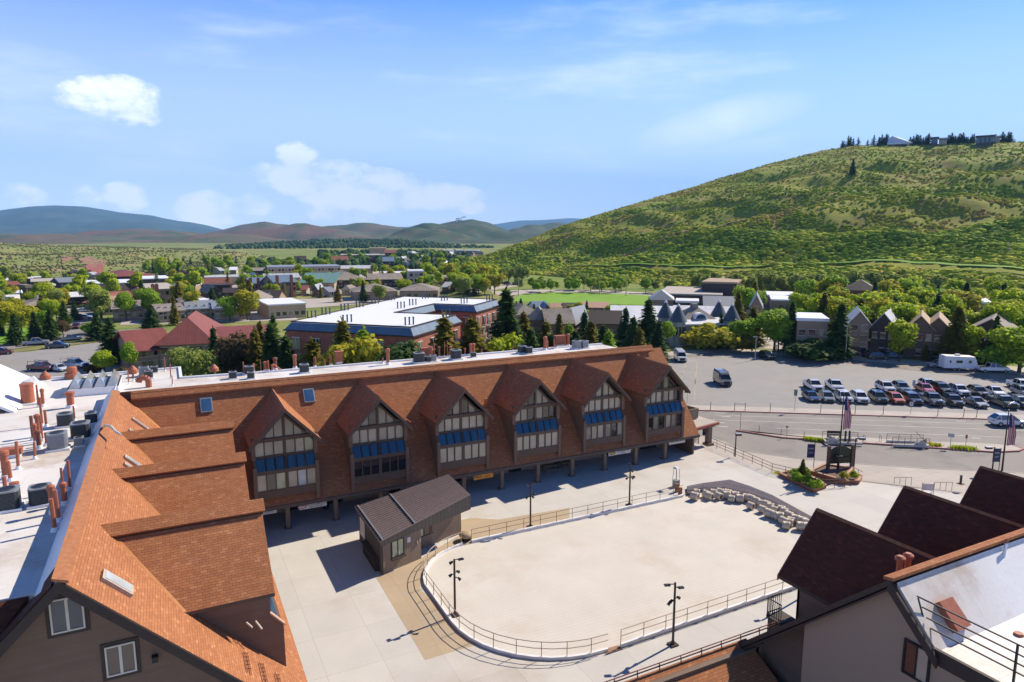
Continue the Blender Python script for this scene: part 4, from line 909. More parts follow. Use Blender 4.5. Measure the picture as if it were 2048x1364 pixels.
# window in the gable, balcony, vents, rail
mb = MB(); Y0, Y1 = 14.68, 15.62
mb.box((GX - .1, Y0 - .08, 9.22), (GX, Y0, 10.72)); mb.box((GX - .1, Y1, 9.22), (GX, Y1 + .08, 10.72)); mb.box((GX - .1, Y0, 10.64), (GX, Y1, 10.72)); mb.box((GX - .1, Y0, 9.22), (GX, Y1, 9.3)); mb.box((GX - .09, 15.12, 9.3), (GX, 15.18, 10.64)); w = RP(mb, 'window', M['black'])
mb = MB(); mb.box((GX - .05, Y0, 9.3), (GX - .03, 15.12, 10.64)); RP(mb, 'pane', M['glass_blind'], w); mb = MB(); mb.box((GX - .05, 15.18, 9.3), (GX - .03, Y1, 10.64)); RP(mb, 'pane', M['glass_dark'], w)
mb = MB(); mb.box((GX - .05, 11.2, 8.4), (GX - .01, 12.5, 9.6)); RP(mb, 'window', M['glass_dark'])
mb = MB(); mb.box((28.5, 24.0, 5.95), (29.66, 25.0, 6.1)); mb.box((28.52, 24.1, 3), (28.62, 24.9, 5.95)); bl = RP(mb, 'balcony', M['trim_dark'])
mb = MB()
for z in (6.25, 7.15): mb.bar((28.55, 25.0, z), (29.6, 25.0, z), .05); mb.bar((28.55, 24.05, z), (28.55, 25.0, z), .05)
for i in range(8): mb.bar((28.55 + i * .15, 25.0, 6.1), (28.55 + i * .15, 25.0, 7.15), .025); 
for i in range(7): mb.bar((28.55, 24.05 + i * .15, 6.1), (28.55, 24.05 + i * .15, 7.15), .025)
RP(mb, 'balcony_rail', M['black'], bl)
for x in (28.05, 28.62):
    mb = MB(); mb.lathe([(.13, 0), (.13, .95), (.22, .97), (.22, 1.08), (.12, 1.16)], (x, 17.5, zr_(17.5) - .1), 14); RP(mb, 'vent_pipe', M['rust_pipe'])
p = at(1950, 1180, FR); mb = MB(); mb.cyl((33.0, 15.9, 12.2), (33.35, 16.0, 13.1), .07, .07, 10); RP(mb, 'vent_pipe', M['membrane_clean']); mb = MB(); mb.cyl((33.36, 16.0, 13.11), (33.42, 16.02, 13.28), .075, .075, 10); RP(mb, 'vent_cap', M['rust_pipe'])
p = at(2037, 1270, FR); mb = MB(); mb.lathe([(.2, 0), (.16, .1), (.08, .1)], p, 12); RP(mb, 'roof_drain', M['rust_pipe'])
def on_slope(px, py, up=.45, k=1.03):
    d = ray(px, py); t = (FR + up - 14.35 * k - CH) / (d[2] - k * d[1]); return Vector((d[0] * t, d[1] * t, CH + d[2] * t))
q = [on_slope(x, y) for x, y in ((1879, 1203), (1905, 1193), (1943, 1250), (1917, 1263))]; mb = MB(); mb.prism(q, Vector((0, .72, -.70)) * .4); RP(mb, 'exhaust_box', M['rust_pipe'])
mb = MB()
for z, ya, yb_ in ((12.55, 15.55, 4.5), (12.2, 15.3, 4.5), (11.85, 15.1, 4.5), (11.5, 14.9, 4.5)): mb.bar((GX + .25, ya, z), (GX + .25, yb_, z), .05)
for y in (11.85, 8.0, 4.6): mb.bar((GX + .25, y, FR), (GX + .25, y, 12.55), .07)
mb.bar((GX + .25, 15.5, 12.5), (GX + .25, 14.9, FR + .1), .05)
RP(mb, 'deck_rail', M['dark_metal'])
mb = MB(); mb.box((GX - .5, 9.2, FR - .3), (GX + .3, 11.2, FR + .1)); RP(mb, 'roof_edge', M['shingle'])

# ---------- white tent-like roof at the far left
wt = empty('white_roofed_building', (-30, 80, 0), 0, 'white steep roofed structure cut by the left edge of the frame', 'building')
z0 = FL
P0 = at(-60, 690, z0 + 4.2); P1 = at(90, 762, z0 + 1.0); P2 = at(58, 812, z0 + .1); P3 = at(0, 828, z0 + .05)
mb = MB(); a = at(95, 760, z0 + .9); b = at(20, 823, z0 + .15); c = b + Vector((-12, 0, 0)); pk = a + Vector((-12, .5, 7.2)); pk2 = b + Vector((-7, 1, 3.5))
t0 = at(93, 768, z0 + .3); t1 = at(28, 823, z0 + .1); r0 = far(0, 726, t0.length * .97); 
Rt = onY(0, 728, t0.y); Lf = Rt + (Rt - t0) * 1.2
nb = onY(-50, 800, t1.y)
mb.prism([t0, t1, t1 + (Lf - t0), Lf], (0, 0, -.25)); mb.v = [tuple(Vector(v) - Vector((-30, 80, 0))) for v in mb.v]; mb.build('roof', M['membrane_clean'], wt)
mb = MB(); q0 = at(44, 763, z0 + 1.2); q1 = at(60, 752, z0 + 2); q2 = at(82, 765, z0 + .3); mb.prism([q0, at(50, 775, z0 + .6), q2, q1 + Vector((.3, 0, 0))], (0, 0, -.2)); mb.v = [tuple(Vector(v) - Vector((-30, 80, 0))) for v in mb.v]; mb.build('gablet', M['membrane_clean'], wt)
mb = MB(); w1 = t1 + Vector((-.3, 0, 0)); mb.prism([t1 + Vector((-.4, .4, -.3)), t1 + (Lf - t0) + Vector((-.4, .4, -.3)), t1 + (Lf - t0) + Vector((-.4, .4, -9)), t1 + Vector((-.4, .4, -9))], (0, .3, 0)); mb.v = [tuple(Vector(v) - Vector((-30, 80, 0))) for v in mb.v]; mb.build('wall', M['siding_brown'], wt)

# ---------- condensers (they stand on the roofs: things of their own)
def condenser():
    o = empty('air_conditioner', (0, 0, 0), 0, 'x', 'air conditioner', 'rooftop condenser units')
    mb = MB(); r = .14; s = .5; pts = [(x, y) for x, y in ((-s + r, -s), (s - r, -s), (s, -s + r), (s, s - r), (s - r, s), (-s + r, s), (-s, s - r), (-s, -s + r))]
    mb.prism([(x, y, .12) for x, y in pts], (0, 0, .85)); mb.build('casing', M['black'], o)
    mb = MB()
    for z in [.18 + .065 * i for i in range(12)]:
        for i in range(8):
            a, b = pts[i], pts[(i + 1) % 8]; mb.bar((a[0] * 1.02, a[1] * 1.02, z), (b[0] * 1.02, b[1] * 1.02, z), .02, .03)
    mb.build('grille', M['ac_case'], o)
    mb = MB(); n = 16
    vs = [(x * 1.05, y * 1.05, .97) for x, y in pts]; mb.prism([(x * 1.05, y * 1.05, .97) for x, y in pts], (0, 0, .08)); mb.build('top_panel', M['ac_light'], o)
    mb = MB(); mb.lathe([(.40, 1.052), (.40, 1.075), (.36, 1.10), (.33, 1.07)], (0, 0, 0), 18); mb.build('fan_ring', M['ac_case'], o)
    mb = MB(); mb.lathe([(.355, 1.06), (.33, 1.085)], (0, 0, 0), 18); mb.build('fan_guard', M['black'], o)
    mb = MB(); mb.box((-.62, -.6, 0), (.62, .6, .13)); mb.build('pad', M['membrane_clean'], o)
    return o
ac = condenser()
AC = [(132, 852, 1.05, 'dark condenser with brown side beside a thin pipe on the left flat roof'), (163, 876, 1.2, 'tall dark condenser in the middle of the cluster beside the blue parapet'), (117, 898, 1.2, 'pale grey ribbed condenser left of the cluster on the flat roof'),
      (183, 846, .85, 'dark condenser closest to the blue shaded parapet'), (159, 891, .62, 'small grey condenser in front of the tall dark one'), (17, 1018, 1.15, 'condenser at the left edge of the frame above the flat roof corner'), (83, 1008, 1.05, 'dark condenser standing alone on the lower part of the left flat roof'),
      (466, 757, .75, 'small dark condenser left of the pair behind the main ridge'), (502, 757, .7, 'low dark condenser in front of its pair behind the ridge'), (499, 748, .9, 'rear dark condenser of the pair behind the ridge'), (609, 745, .95, 'grey condenser behind the ridge left of the sixth skylight vent'),
      (838, 725, 1.2, 'large dark condenser left of the orange exhaust boxes'), (866, 722, .75, 'light grey condenser right of the large dark one'), (856, 724, .7, 'small grey condenser squeezed between two larger ones'), (912, 718, 1.15, 'dark square condenser behind the fourth dormer'), (947, 714, .6, 'small pale condenser behind the fourth dormer'),
      (1044, 706, .95, 'dark grey condenser behind the fifth dormer, taller of two'), (1057, 707, .85, 'grey condenser behind the fifth dormer, lower of two'), (1153, 697, 1.05, 'pale condenser behind the ridge, left of the last two'), (1168, 696, 1.0, 'silver condenser behind the ridge, rightmost of all'),
      (289, 752, 1.0, 'pale grey condenser on the far left roof behind the curved duct'), (309, 745, .7, 'tall narrow white and orange rooftop unit at the far roof corner'), (298, 756, .8, 'low dark condenser by the curved orange duct')]
for i, (px, py, s, lb) in enumerate(AC):
    o = ac if i == 0 else copy_tree(ac); o.location = at(px, py, FL + .01); o.scale = (s, s, s); o.rotation_euler = (0, 0, R(rnd.uniform(-4, 4))); o['label'] = lb
    if i in (2, 4, 18, 19, 20, 12):
        for ch in o.children if False else KIDS.get(o.name, []):
            if ch.name.startswith('casing'):
                ch.data = ch.data.copy(); ch.data.materials[0] = M['ac_light']
            if ch.name.startswith('grille'):
                ch.data = ch.data.copy(); ch.data.materials[0] = M['ac_light']
# ================================================================== STREET, ISLAND, LOT
def Z(p, z=ZG): v = at(p[0], p[1], z); return (v.x, v.y)
d_ = Vector((.83, -.558, 0)).normalized()                  # direction of the street (away to the right)
def along(p, t): return (p[0] + d_.x * t, p[1] + d_.y * t)
ks = (78.23, 79.45)                                        # point on the far kerb
nn_ = Vector((d_.y * -1, d_.x, 0))                         # across, away from the plaza
def off(p, t, s): return (p[0] + d_.x * t + nn_.x * s, p[1] + d_.y * t + nn_.y * s)
sheet('street', [off(ks, -45, 0), off(ks, 80, 0), off(ks, 80, -32), off(ks, -45, -32)], ZG - .02, 'asphalt_road')
sheet('pavement', [off(ks, -40, .15), off(ks, 80, .15), off(ks, 80, 3.1), off(ks, -40, 3.1)], ZG + .12, 'sidewalk', .2)
sheet('kerb', [off(ks, -40, -.05), off(ks, 80, -.05), off(ks, 80, .145), off(ks, -40, .145)], ZG + .125, 'red_kerb', .2)
sheet('car_park', [Z((1290, 722)), Z((1445, 708)), Z((1653, 722)), Z((1858, 744)), Z((2048, 763)), Z((2300, 790)), off(ks, 80, 3.1), off(ks, -28, 3.1)], ZG - .01, 'asphalt_lot')
sheet('verge', [Z((1290, 722)), Z((1445, 708)), Z((1653, 722)), Z((1858, 744)), Z((2048, 763)), Z((2300, 790)), Z((2300, 768)), Z((2048, 748)), Z((1858, 734)), Z((1653, 715)), Z((1445, 703)), Z((1290, 716))], ZG + .02, 'gravel')
sheet('lane', [Z((1290, 716)), Z((1445, 703)), Z((1653, 715)), Z((1858, 734)), Z((2048, 748)), Z((2300, 768)), Z((2300, 748)), Z((2048, 734)), Z((1858, 722)), Z((1653, 707)), Z((1445, 696)), Z((1290, 706))], ZG + .0, 'sidewalk')
isl = [Z(p) for p in ((1477, 861), (1500, 866), (1574, 870), (1698, 875), (1858, 885), (1947, 887), (2030, 893), (2046, 899), (2038, 903), (1990, 905), (1888, 898), (1712, 886), (1565, 876), (1474, 862))]
sheet('traffic_island', isl, ZG + .13, 'sidewalk', .2)
mb = MB()
sweep(mb, isl[6:] + isl[:1], .22, ZG, ZG + .17)
o = mb.build('kerb', M['red_kerb']); o['kind'] = 'structure'
def line(name, a, b, w=.14, z=ZG - .012, mat='paint_line'):
    a = Vector((a[0], a[1], 0)); b = Vector((b[0], b[1], 0)); s = Vector((-(b - a).y, (b - a).x, 0)).normalized() * w / 2
    sheet(name, [(a - s)[:2], (b - s)[:2], (b + s)[:2], (a + s)[:2]], z, mat)
for y0, x1, y1 in ((0, 0, 0),): pass
line('lane_line', Z((1430, 830)), Z((2050, 850.5))); line('lane_line', Z((1425, 839)), Z((2050, 861))); line('lane_line', Z((1552, 856)), Z((2032, 875)))
for px, py in ((1440, 826), (1452, 833), (1440, 845), (1446, 853), (1922, 842), (1952, 876)): line('lane_mark', Z((px - 9, py - .4)), Z((px + 9, py + .4)), .28)
for a, b in (((1372, 727), (1356, 768)), ((1395, 724), (1390, 768)), ((1391, 745), (1389, 800)), ((1364, 745), (1361, 800))): line('bay_line', Z(a), Z(b), .12, ZG - .004, 'paint_yellow')
# near pavement between street and plaza
nk = [Z(p) for p in ((1398, 872), (1448, 884), (1483, 903), (1595, 919), (1712, 929), (1858, 939), (2048, 948), (2300, 965))]
sheet('pavement', nk + [(95, 30), (78, 30), (71.0, 42.6), (67.3, 47), (62.6, 47.7), (60.7, 53), (60.5, 60), (60.9, 66)], ZG + .11, 'sidewalk', .15)
mb = MB()
sweep(mb, nk, .18, ZG, ZG + .14)
o = mb.build('kerb', M['sidewalk']); o['kind'] = 'structure'
sheet('kerb_strip', [(67.48, 47.3), (71.35, 42.9), (73.9, 40.1), (73.6, 39.9), (71.1, 42.6), (67.2, 47.0)], .012, 'gravel')
# metal railing along the raised plaza edge
rail_run('plaza_railing', [(61.4, 64.8), (61.0, 59), (60.6, 53.4), (62.0, 49.6)], 'brown three bar railing on the raised east edge of the plaza', h=1.1, step=1.6, curb=None, rails=(1.0, .66, .33), pm='rail_rust', r=.03)
rail_run('plaza_railing', [(62.4, 49.2), (61.3, 47.7), (64.6, 46.6)], 'short brown railing around the shrub bed corner below the arched sign', h=.95, step=1.2, curb=None, rails=(1.0, .6, .25), pm='rail_rust', r=.028)
rail_run('plaza_railing', [(66.4, 49.3), (68.0, 48.6), (67.6, 47.3)], 'short rusty railing right of the arched sign', h=1.0, step=.8, curb=None, rails=(1.0, .5), pm='rail_rust', r=.028)
rail_run('plaza_railing', [(61.9, 70.6), (61.2, 66.6), (58.4, 66.4)], 'railing under the porch roof beside the street', h=1.0, step=1.5, curb=None, rails=(1.0, .6, .3), pm='rail_rust', r=.025)
for k, (p, lb) in enumerate((((1788, 968), 'hoop handrail on the low step left of the small white sign board'), ((1868, 978), 'hoop handrail on the low step right of the small white sign board'))):
    b0 = at(*p, 0); o = empty('step_handrail', b0, R(-45), lb, 'handrail', 'hoop handrails on the plaza step'); mb = MB()
    for s in (0, .55, 1.1, 1.65): mb.cyl((s, 0, 0), (s, 0, .75 + s * .12), .022, .022, 6)
    mb.cyl((0, 0, .75), (1.65, 0, .95), .025, .025, 6); mb.build('rail', M['rail_rust'], o)
o = empty('sign_board', at(1855, 985, 0), R(-40), 'small pale A-frame board standing on the plaza behind the dark gable', 'sign'); mb = MB(); mb.box((-.5, -.04, .25), (.5, .04, 1.0)); mb.build('panel', M['sign_white'], o)
mb = MB()
for s in (-.52, .52): mb.bar((s, -.2, 0), (s, .02, 1.05), .05); mb.bar((s, .25, 0), (s, .02, 1.05), .05)
mb.build('leg', M['rail_tan'], o)
# fence posts along the far kerb
for i, px in enumerate((1421, 1469, 1490, 1540, 1641, 1710, 1766, 1875, 1927, 1953, 2010)):
    p0 = Z((px, 822 + (px - 1448) * .0276)); o = empty('kerb_post', (p0[0], p0[1], ZG + .1), math.atan2(d_.y, d_.x), 'slim brown post on the far kerb of the street', 'post', 'brown posts along the far kerb')
    mb = MB(); mb.cyl((0, 0, 0), (0, 0, 1.25), .05, .045, 8); mb.build('post', M['rail_rust'], o); mb = MB(); mb.cyl((0, 0, 1.25), (0, 0, 1.33), .065, .05, 8); mb.build('cap', M['dark_metal'], o)
for a, b, lb in (((1469, 822.5), (1490, 823), 'brown rail joining two posts on the far kerb, left end'), ((1927, 836.5), (1953, 837.3), 'brown rail joining two posts on the far kerb, right end')):
    p, q = Z(a), Z(b); o = empty('post_rail', (p[0], p[1], ZG), 0, lb, 'rail'); mb = MB(); mb.cyl((0, 0, 1.2), (q[0] - p[0], q[1] - p[1], 1.2), .03); mb.build('bar', M['rail_rust'], o)
def plate_sign(px, py, h, w, hh, label, zc=None, mat='sign_white', z=ZG, pole='galv', text=None, tcol='black', cat='sign', shape='rect', group=None, face=None):
    p0 = at(px, py, z); rz = math.atan2(p0.y, p0.x) - math.pi / 2 if face is None else face
    o = empty('street_sign', p0, rz, label, cat, group); mb = MB(); mb.cyl((0, 0, 0), (0, 0, h), .035, .03, 8); mb.build('pole', M[pole], o)
    mb = MB(); zc = zc or h - hh / 2
    if shape == 'rect': mb.box((-w / 2, -.06, zc - hh / 2), (w / 2, -.035, zc + hh / 2))
    elif shape == 'diamond': mb.prism([(0, -.035, zc - hh / 2), (w / 2, -.035, zc), (0, -.035, zc + hh / 2), (-w / 2, -.035, zc)], (0, -.025, 0))
    mb.build('plate', M[mat], o)
    if text:
        for s, sz, dz in text: text_obj(s, sz, (0, -.065, zc + dz), (math.pi / 2, 0, 0), M[tcol], o)
    return o
plate_sign(1589, 823, 3.6, .5, 1.0, 'green and red narrow sign on a pole at the left of the parked rows', mat='leaf_mid' if False else 'green_metal')
plate_sign(1821, 830, 2.1, .5, .6, 'white square sign on a pole on the far kerb in front of the parked cars', mat='sign_white', text=[('P', .35, 0)])
plate_sign(1825, 798, 3.3, .45, 1.0, 'tall narrow grey sign between the two rows of parked cars', mat='grey_metal')
plate_sign(1573, 875, 1.7, .3, .3, 'small tan marker post on the traffic island left part', mat='rail_tan')
plate_sign(1900, 896, 2.0, .7, .5, 'pale blue square sign on the right part of the traffic island', mat='glass_pale')
plate_sign(1931, 894, 1.7, .25, .5, 'small orange tan sign on the right part of the traffic island', mat='rust_pipe')
plate_sign(1374, 806, 3.0, 1.0, .3, 'dark street name sign on a pole beside the last dormer', zc=1.9, mat='dark_metal')
plate_sign(152, 765, 2.6, 1.0, 1.0, 'yellow diamond sign above the far edge of the left flat roof', mat='yellow_sign', shape='diamond')
for i, (px, py, h) in enumerate(((1480, 862, 2.6), (1518, 866, 1.1), (1562, 872, 1.0), (1608, 877, 1.0))):
    o = empty('marker_post', at(px, py, ZG), 0, 'thin dark marker post on the left tip of the traffic island', 'post', 'marker posts on the island'); mb = MB(); mb.cyl((0, 0, 0), (0, 0, h), .035, .03, 8); mb.build('post', M['rail_rust'], o); mb = MB(); mb.cyl((0, 0, h), (0, 0, h + .05), .045, .02, 8); mb.build('cap', M['dark_metal'], o)
# stair pits of the underpass on the island
def stairwell(px, py, label, flip):
    p0 = at(px, py, ZG + .13); o = empty('underpass_stair', p0, math.atan2(d_.y, d_.x), label, 'stair', 'open underpass stairs on the traffic island')
    mb = MB(); L = 4.6; mb.box((0, -.9, 0), (L, -.7, .32)); mb.box((0, .9, 0), (L, 1.1, .32)); s = L if flip else 0
    mb.box((s - .1, -.7, 0), (s + .1, .9, .32))
    a, b = (L - .3, L - 2.0) if flip else (.3, 2.0)
    mb.prism([(a, -.68, .3), (b, -.68, .3), (a, -.68, 1.2)], (0, .2, 0)); mb.build('parapet', M['concrete'], o)
    mb = MB()
    for i in range(8): mb.box((.4 + i * .45, -.68, -.02), (.8 + i * .45, .88, .02 + .01 * i))
    mb.build('steps', M['gravel'], o)
    mb = MB()
    for y in (-.8, 1.0):
        mb.cyl((0, y, 1.2), (L, y, 1.2), .03, .03, 6); mb.cyl((0, y, .9), (L, y, .9), .022, .022, 6)
        for i in range(4): mb.cyl((L * i / 3, y, .3), (L * i / 3, y, 1.2), .03, .03, 6)
    if flip: mb.cyl((L - .2, -.8, .5), (L - 1.8, -.8, 2.1), .03, .03, 6)
    mb.build('rail', M['rail_rust'], o)
    return o
stairwell(1649, 884, 'left stair opening with pale slanted parapet on the traffic island', False)
stairwell(1779, 889, 'right stair opening with grey slanted parapet on the traffic island', True)
for k, px in enumerate((1730, 1762)):
    o = empty('bike_hoop', at(px, 885, ZG + .13), R(60), 'slim metal hoop on the red kerb between the two stair openings', 'bike rack', 'hoops between the stair openings'); mb = MB(); mb.cyl((0, 0, 0), (0, 0, .8), .025, .025, 6); mb.cyl((.5, 0, 0), (.5, 0, .95), .025, .025, 6); mb.cyl((0, 0, .8), (.5, 0, .95), .025, .025, 6); mb.build('hoop', M['dark_metal'], o)
for px in (1690, 1698):
    o = empty('bollard', at(px, 884, ZG + .13), 0, 'dark green bollard at the left stair opening', 'bollard', 'bollards by the left stair'); mb = MB(); mb.cyl((0, 0, 0), (0, 0, 1.5), .13, .13, 10); mb.lathe([(.13, 0), (.05, .08)], (0, 0, 1.5), 10); mb.build('post', M['sign_green'], o)
o = empty('bench', at(1668, 876, ZG + .13), math.atan2(d_.y, d_.x), 'dark bench beside the left stair opening on the island', 'bench'); mb = MB(); mb.box((-.9, -.25, .42), (.9, .2, .5)); mb.build('seat', M['trim_dark'], o); mb = MB(); mb.box((-.9, .2, .6), (.9, .26, 1.0)); mb.build('backrest', M['trim_dark'], o)
for s in (-.8, .8): mb = MB(); mb.box((s - .04, -.22, 0), (s + .04, .22, .42)); mb.box((s - .04, .18, .42), (s + .04, .25, .95)); mb.build('leg', M['dark_metal'], o)
# grass tufts on the island
def tufts(name, pts, n, mat, h=.35, label=None):
    V = []; Fq = []; T = []
    for i in range(n):
        j = rnd.randrange(len(pts) - 1); a, b = pts[j], pts[j + 1]; t = rnd.random(); x = a[0] + (b[0] - a[0]) * t + rnd.gauss(0, .22); y = a[1] + (b[1] - a[1]) * t + rnd.gauss(0, .22); z = a[2]
        an = rnd.random() * 6.28; w = .06; hh = h * rnd.uniform(.5, 1.2); dx, dy = math.cos(an) * w, math.sin(an) * w; lx, ly = rnd.gauss(0, .1), rnd.gauss(0, .1); k = len(V)
        V += [(x - dx, y - dy, z), (x + dx, y + dy, z), (x + dx * .3 + lx, y + dy * .3 + ly, z + hh), (x - dx * .3 + lx, y - dy * .3 + ly, z + hh)]; Fq.append((k, k + 1, k + 2, k + 3)); T.append(rnd.random())
    o = npmesh(name, np.array(V), np.array(Fq), M[mat], attr=np.array(T)); o['kind'] = 'stuff'; return o
g3 = lambda L: [tuple(at(*p, ZG + .13)) for p in L]
tufts('grass', g3([(1610, 878), (1650, 882)]), 500, 'leaf_bright'); tufts('grass', g3([(1842, 889), (1880, 892)]), 500, 'leaf_yellow'); tufts('grass', g3([(1905, 896), (1950, 899)]), 700, 'leaf_bright')
tufts('grass', [(60.9, 53.2, .02), (61.5, 50.8, .02)], 300, 'leaf_yellow', .25)
# ---------- flags
def flagpole(px, py, ztop_px, label, z=0.0, fy0=0, fy1=0):
    p0 = at(px, py, z); o = empty('flagpole', p0, math.atan2(p0.y, p0.x) - math.pi / 2, label, 'flagpole', 'flagpoles at the plaza edge')
    k = Vector((p0.x, p0.y, 0)).length; d = ray(*ztop_px); t = k / math.hypot(d[0], d[1]); h = CH + d[2] * t - z
    mb = MB(); mb.cyl((0, 0, 0), (0, 0, h), .11, .05, 10); mb.build('pole', M['pole_brown'], o)
    mb = MB(); mb.lathe([(.02, 0), (.09, .05), (.09, .13), (.01, .18)], (0, 0, h), 10); mb.build('finial', M['galv'], o)
    # hanging flag: folded cloth with stripes running down, blue canton on top
    mats = [M['flag_red'], M['flag_white'], M['flag_blue']]; V = []; Fq = []; mi = []
    nx, nz = 9, 14; ht = h - .25; H_ = 4.0
    for j in range(nz + 1):
        v = j / nz
        for i in range(nx + 1):
            u = i / nx; w = (.10 + .75 * u * (.35 + .65 * math.sin(min(1, v * 1.6) * 1.4))); x = w * math.cos(.3 * math.sin(5 * v)); y = .16 * math.sin(9 * u + 3 * v) * (.4 + u); V.append((.06 + x * 1.05, y, ht - v * H_ * (1 - .12 * u) - .25 * u))
    for j in range(nz):
        for i in range(nx):
            a = j * (nx + 1) + i; Fq.append((a, a + 1, a + nx + 2, a + nx + 1)); mi.append(2 if (j < nz * .40 and i < 5) else i % 2)
    npmesh('flag', np.array(V), np.array(Fq), mats, o, mi=np.array(mi), smooth=True)
    return o
flagpole(1676, 945, (1692, 786), 'tall flagpole with limp striped flag behind the arched sign')
flagpole(2004, 941, (2023, 822), 'tall flagpole with limp striped flag at the right edge behind the dark gable', ZG)
# ---------- arched sign seen from behind, planters
s1, s2 = at(1655, 944, 0), at(1702, 941, 0); sd = (s2 - s1); sd.z = 0; sw = sd.length; rz = math.atan2(sd.y, sd.x)
o = empty('arched_sign', s1, rz, 'big dark green arched sign board seen from behind between two timber posts', 'sign')
for x in (0, sw): mb = MB(); mb.box((x - .15, -.15, 0), (x + .15, .15, 3.1)); mb.build('post', M['trim_brown'], o)
mb = MB(); pts = [(.2, 0, .95)] + [(sw - .2, 0, .95)] + [(sw - .2 - (sw - .4) * i / 12, 0, 2.55 + .5 * math.sin(math.pi * i / 12)) for i in range(13)]; mb.prism(pts, (0, .14, 0)); mb.build('board', M['sign_green'], o)
mb = MB(); mb.box((.2, -.06, 1.6), (sw - .2, -.002, 1.72)); mb.build('batten', M['trim_dark'], o)
mb = MB()
for x in (1.1, 2.6): mb.cyl((x, .1, 2.9), (x, .35, 3.3), .03); mb.obox((x, .4, 3.35), (.12, 0, 0), (0, .1, 0), (0, 0, .05))
mb.build('sign_lamp', M['dark_metal'], o)
def planter(name, pts, h, label, z=0.0, fill='mulch', wall='brick_planter'):
    c = pts[0]; o = empty(name, (c[0], c[1], z), 0, label, 'planter'); P = [(p[0] - c[0], p[1] - c[1], 0) for p in pts]; mb = MB(); mc = MB()
    sweep(mb, P, .22, 0, h, True); sweep(mc, P, .3, h + .001, h + .07, True)
    mb.build('wall', M[wall], o); mc.build('coping', M['stone_cap'], o); mb = MB(); mb.prism([(x, y, h - .1) for x, y, _ in P], (0, 0, -.1)); mb.build('soil', M[fill], o); return o
planter('sign_planter', [at(*p, 0)[:2] for p in ((1621, 950), (1650, 936), (1706, 944), (1682, 968))], .5, 'red brick planter with mulch under the arched sign')
planter('shrub_planter', [at(*p, 0)[:2] for p in ((1560, 952), (1590, 944), (1636, 966), (1650, 976), (1625, 985))], .35, 'low planter wall holding dark green shrubs below the arched sign')
planter('sign_planter', [at(*p, 0)[:2] for p in ((1682, 968), (1706, 950), (1722, 958), (1716, 968))], .4, 'low brick bed with grass right of the arched sign')
def street_lamp(px, py, h, label, z=ZG, arm=.9, side=1, hgt=None):
    p0 = at(px, py, z); o = empty('street_lamp', p0, -YW, label, 'street lamp', 'shoebox street lamps'); mb = MB(); mb.cyl((0, 0, 0), (0, 0, h), .09, .06, 10); mb.build('pole', M['dark_metal'], o)
    mb = MB(); mb.cyl((0, 0, h - .1), (side * arm * .5, 0, h - .1), .04); c = side * arm * .8; mb.box((min(c - .35, c + .35), -.2, h - .22), (max(c - .35, c + .35), .2, h)); hd = mb.build('lamp_head', M['dark_metal'], o)
    mb = MB(); mb.box((c - .34, -.19, h + .002), (c + .34, .19, h + .03)); mb.build('lamp_top', M['galv'], hd); return o
street_lamp(1470, 913, 2.9, 'black lamp with small head standing at the plaza railing near the porch', 0, .35)
street_lamp(1707, 940, 4.0, 'black shoebox lamp right of the arched sign', ZG, .9)
street_lamp(1984, 946, 3.2, 'black shoebox lamp behind the rearmost dark gable', ZG, .9, -1)
street_lamp(1448 + 700 / 3.41, 735, 6.0, 'grey lamp pole at the far side of the car park', ZG, .9) if False else None
street_lamp(1674, 945, 2.0, 'short slim pole with white globe in front of the arched sign', 0, .1)
def banner(px, py, h, label, rz=0, z=0, mirror=-1):
    o = empty('banner_pole', at(px, py, z), rz, label, 'banner', 'blue banners round the plaza'); mb = MB(); mb.cyl((0, 0, 0), (0, 0, h), .04, .035, 8); mb.build('pole', M['dark_metal'], o)
    mb = MB(); mb.box((min(0, mirror * .85), -.015, h - 1.75), (max(0, mirror * .85), .015, h - .1)); b = mb.build('banner', M['banner_blue'], o)
    for s, dz in (('PARK', -.65), ('CITY', -1.15)): text_obj(s, .3, (mirror * .43, -.022, h + dz), (math.pi / 2, 0, 0), M['sign_white'], b, sx=.85)
    return o
banner(1627, 936, 3.0, 'blue banner on a thin pole left of the arched sign', R(-30)); banner(1997, 944, 3.0, 'blue banner on a thin pole at the right edge beside the flagpole', R(-30), ZG); banner(1417, 888, 2.9, 'blue banner seen under the porch roof at the lodge end', R(-30), 0)
for px, py, w, lb in ((1921, 968, .25, 'short dark bollard lamp near the rear dark gable'),):
    o = empty('bollard', at(px, py, 0), 0, lb, 'bollard'); mb = MB(); mb.cyl((0, 0, 0), (0, 0, .95), .12, .12, 10); mb.cyl((0, 0, .95), (0, 0, 1.0), .16, .14, 10); mb.build('post', M['pole_brown'], o); mb = MB(); mb.box((-.3, -.3, 0), (.3, .3, .06)); mb.build('base', M['mulch'], o)
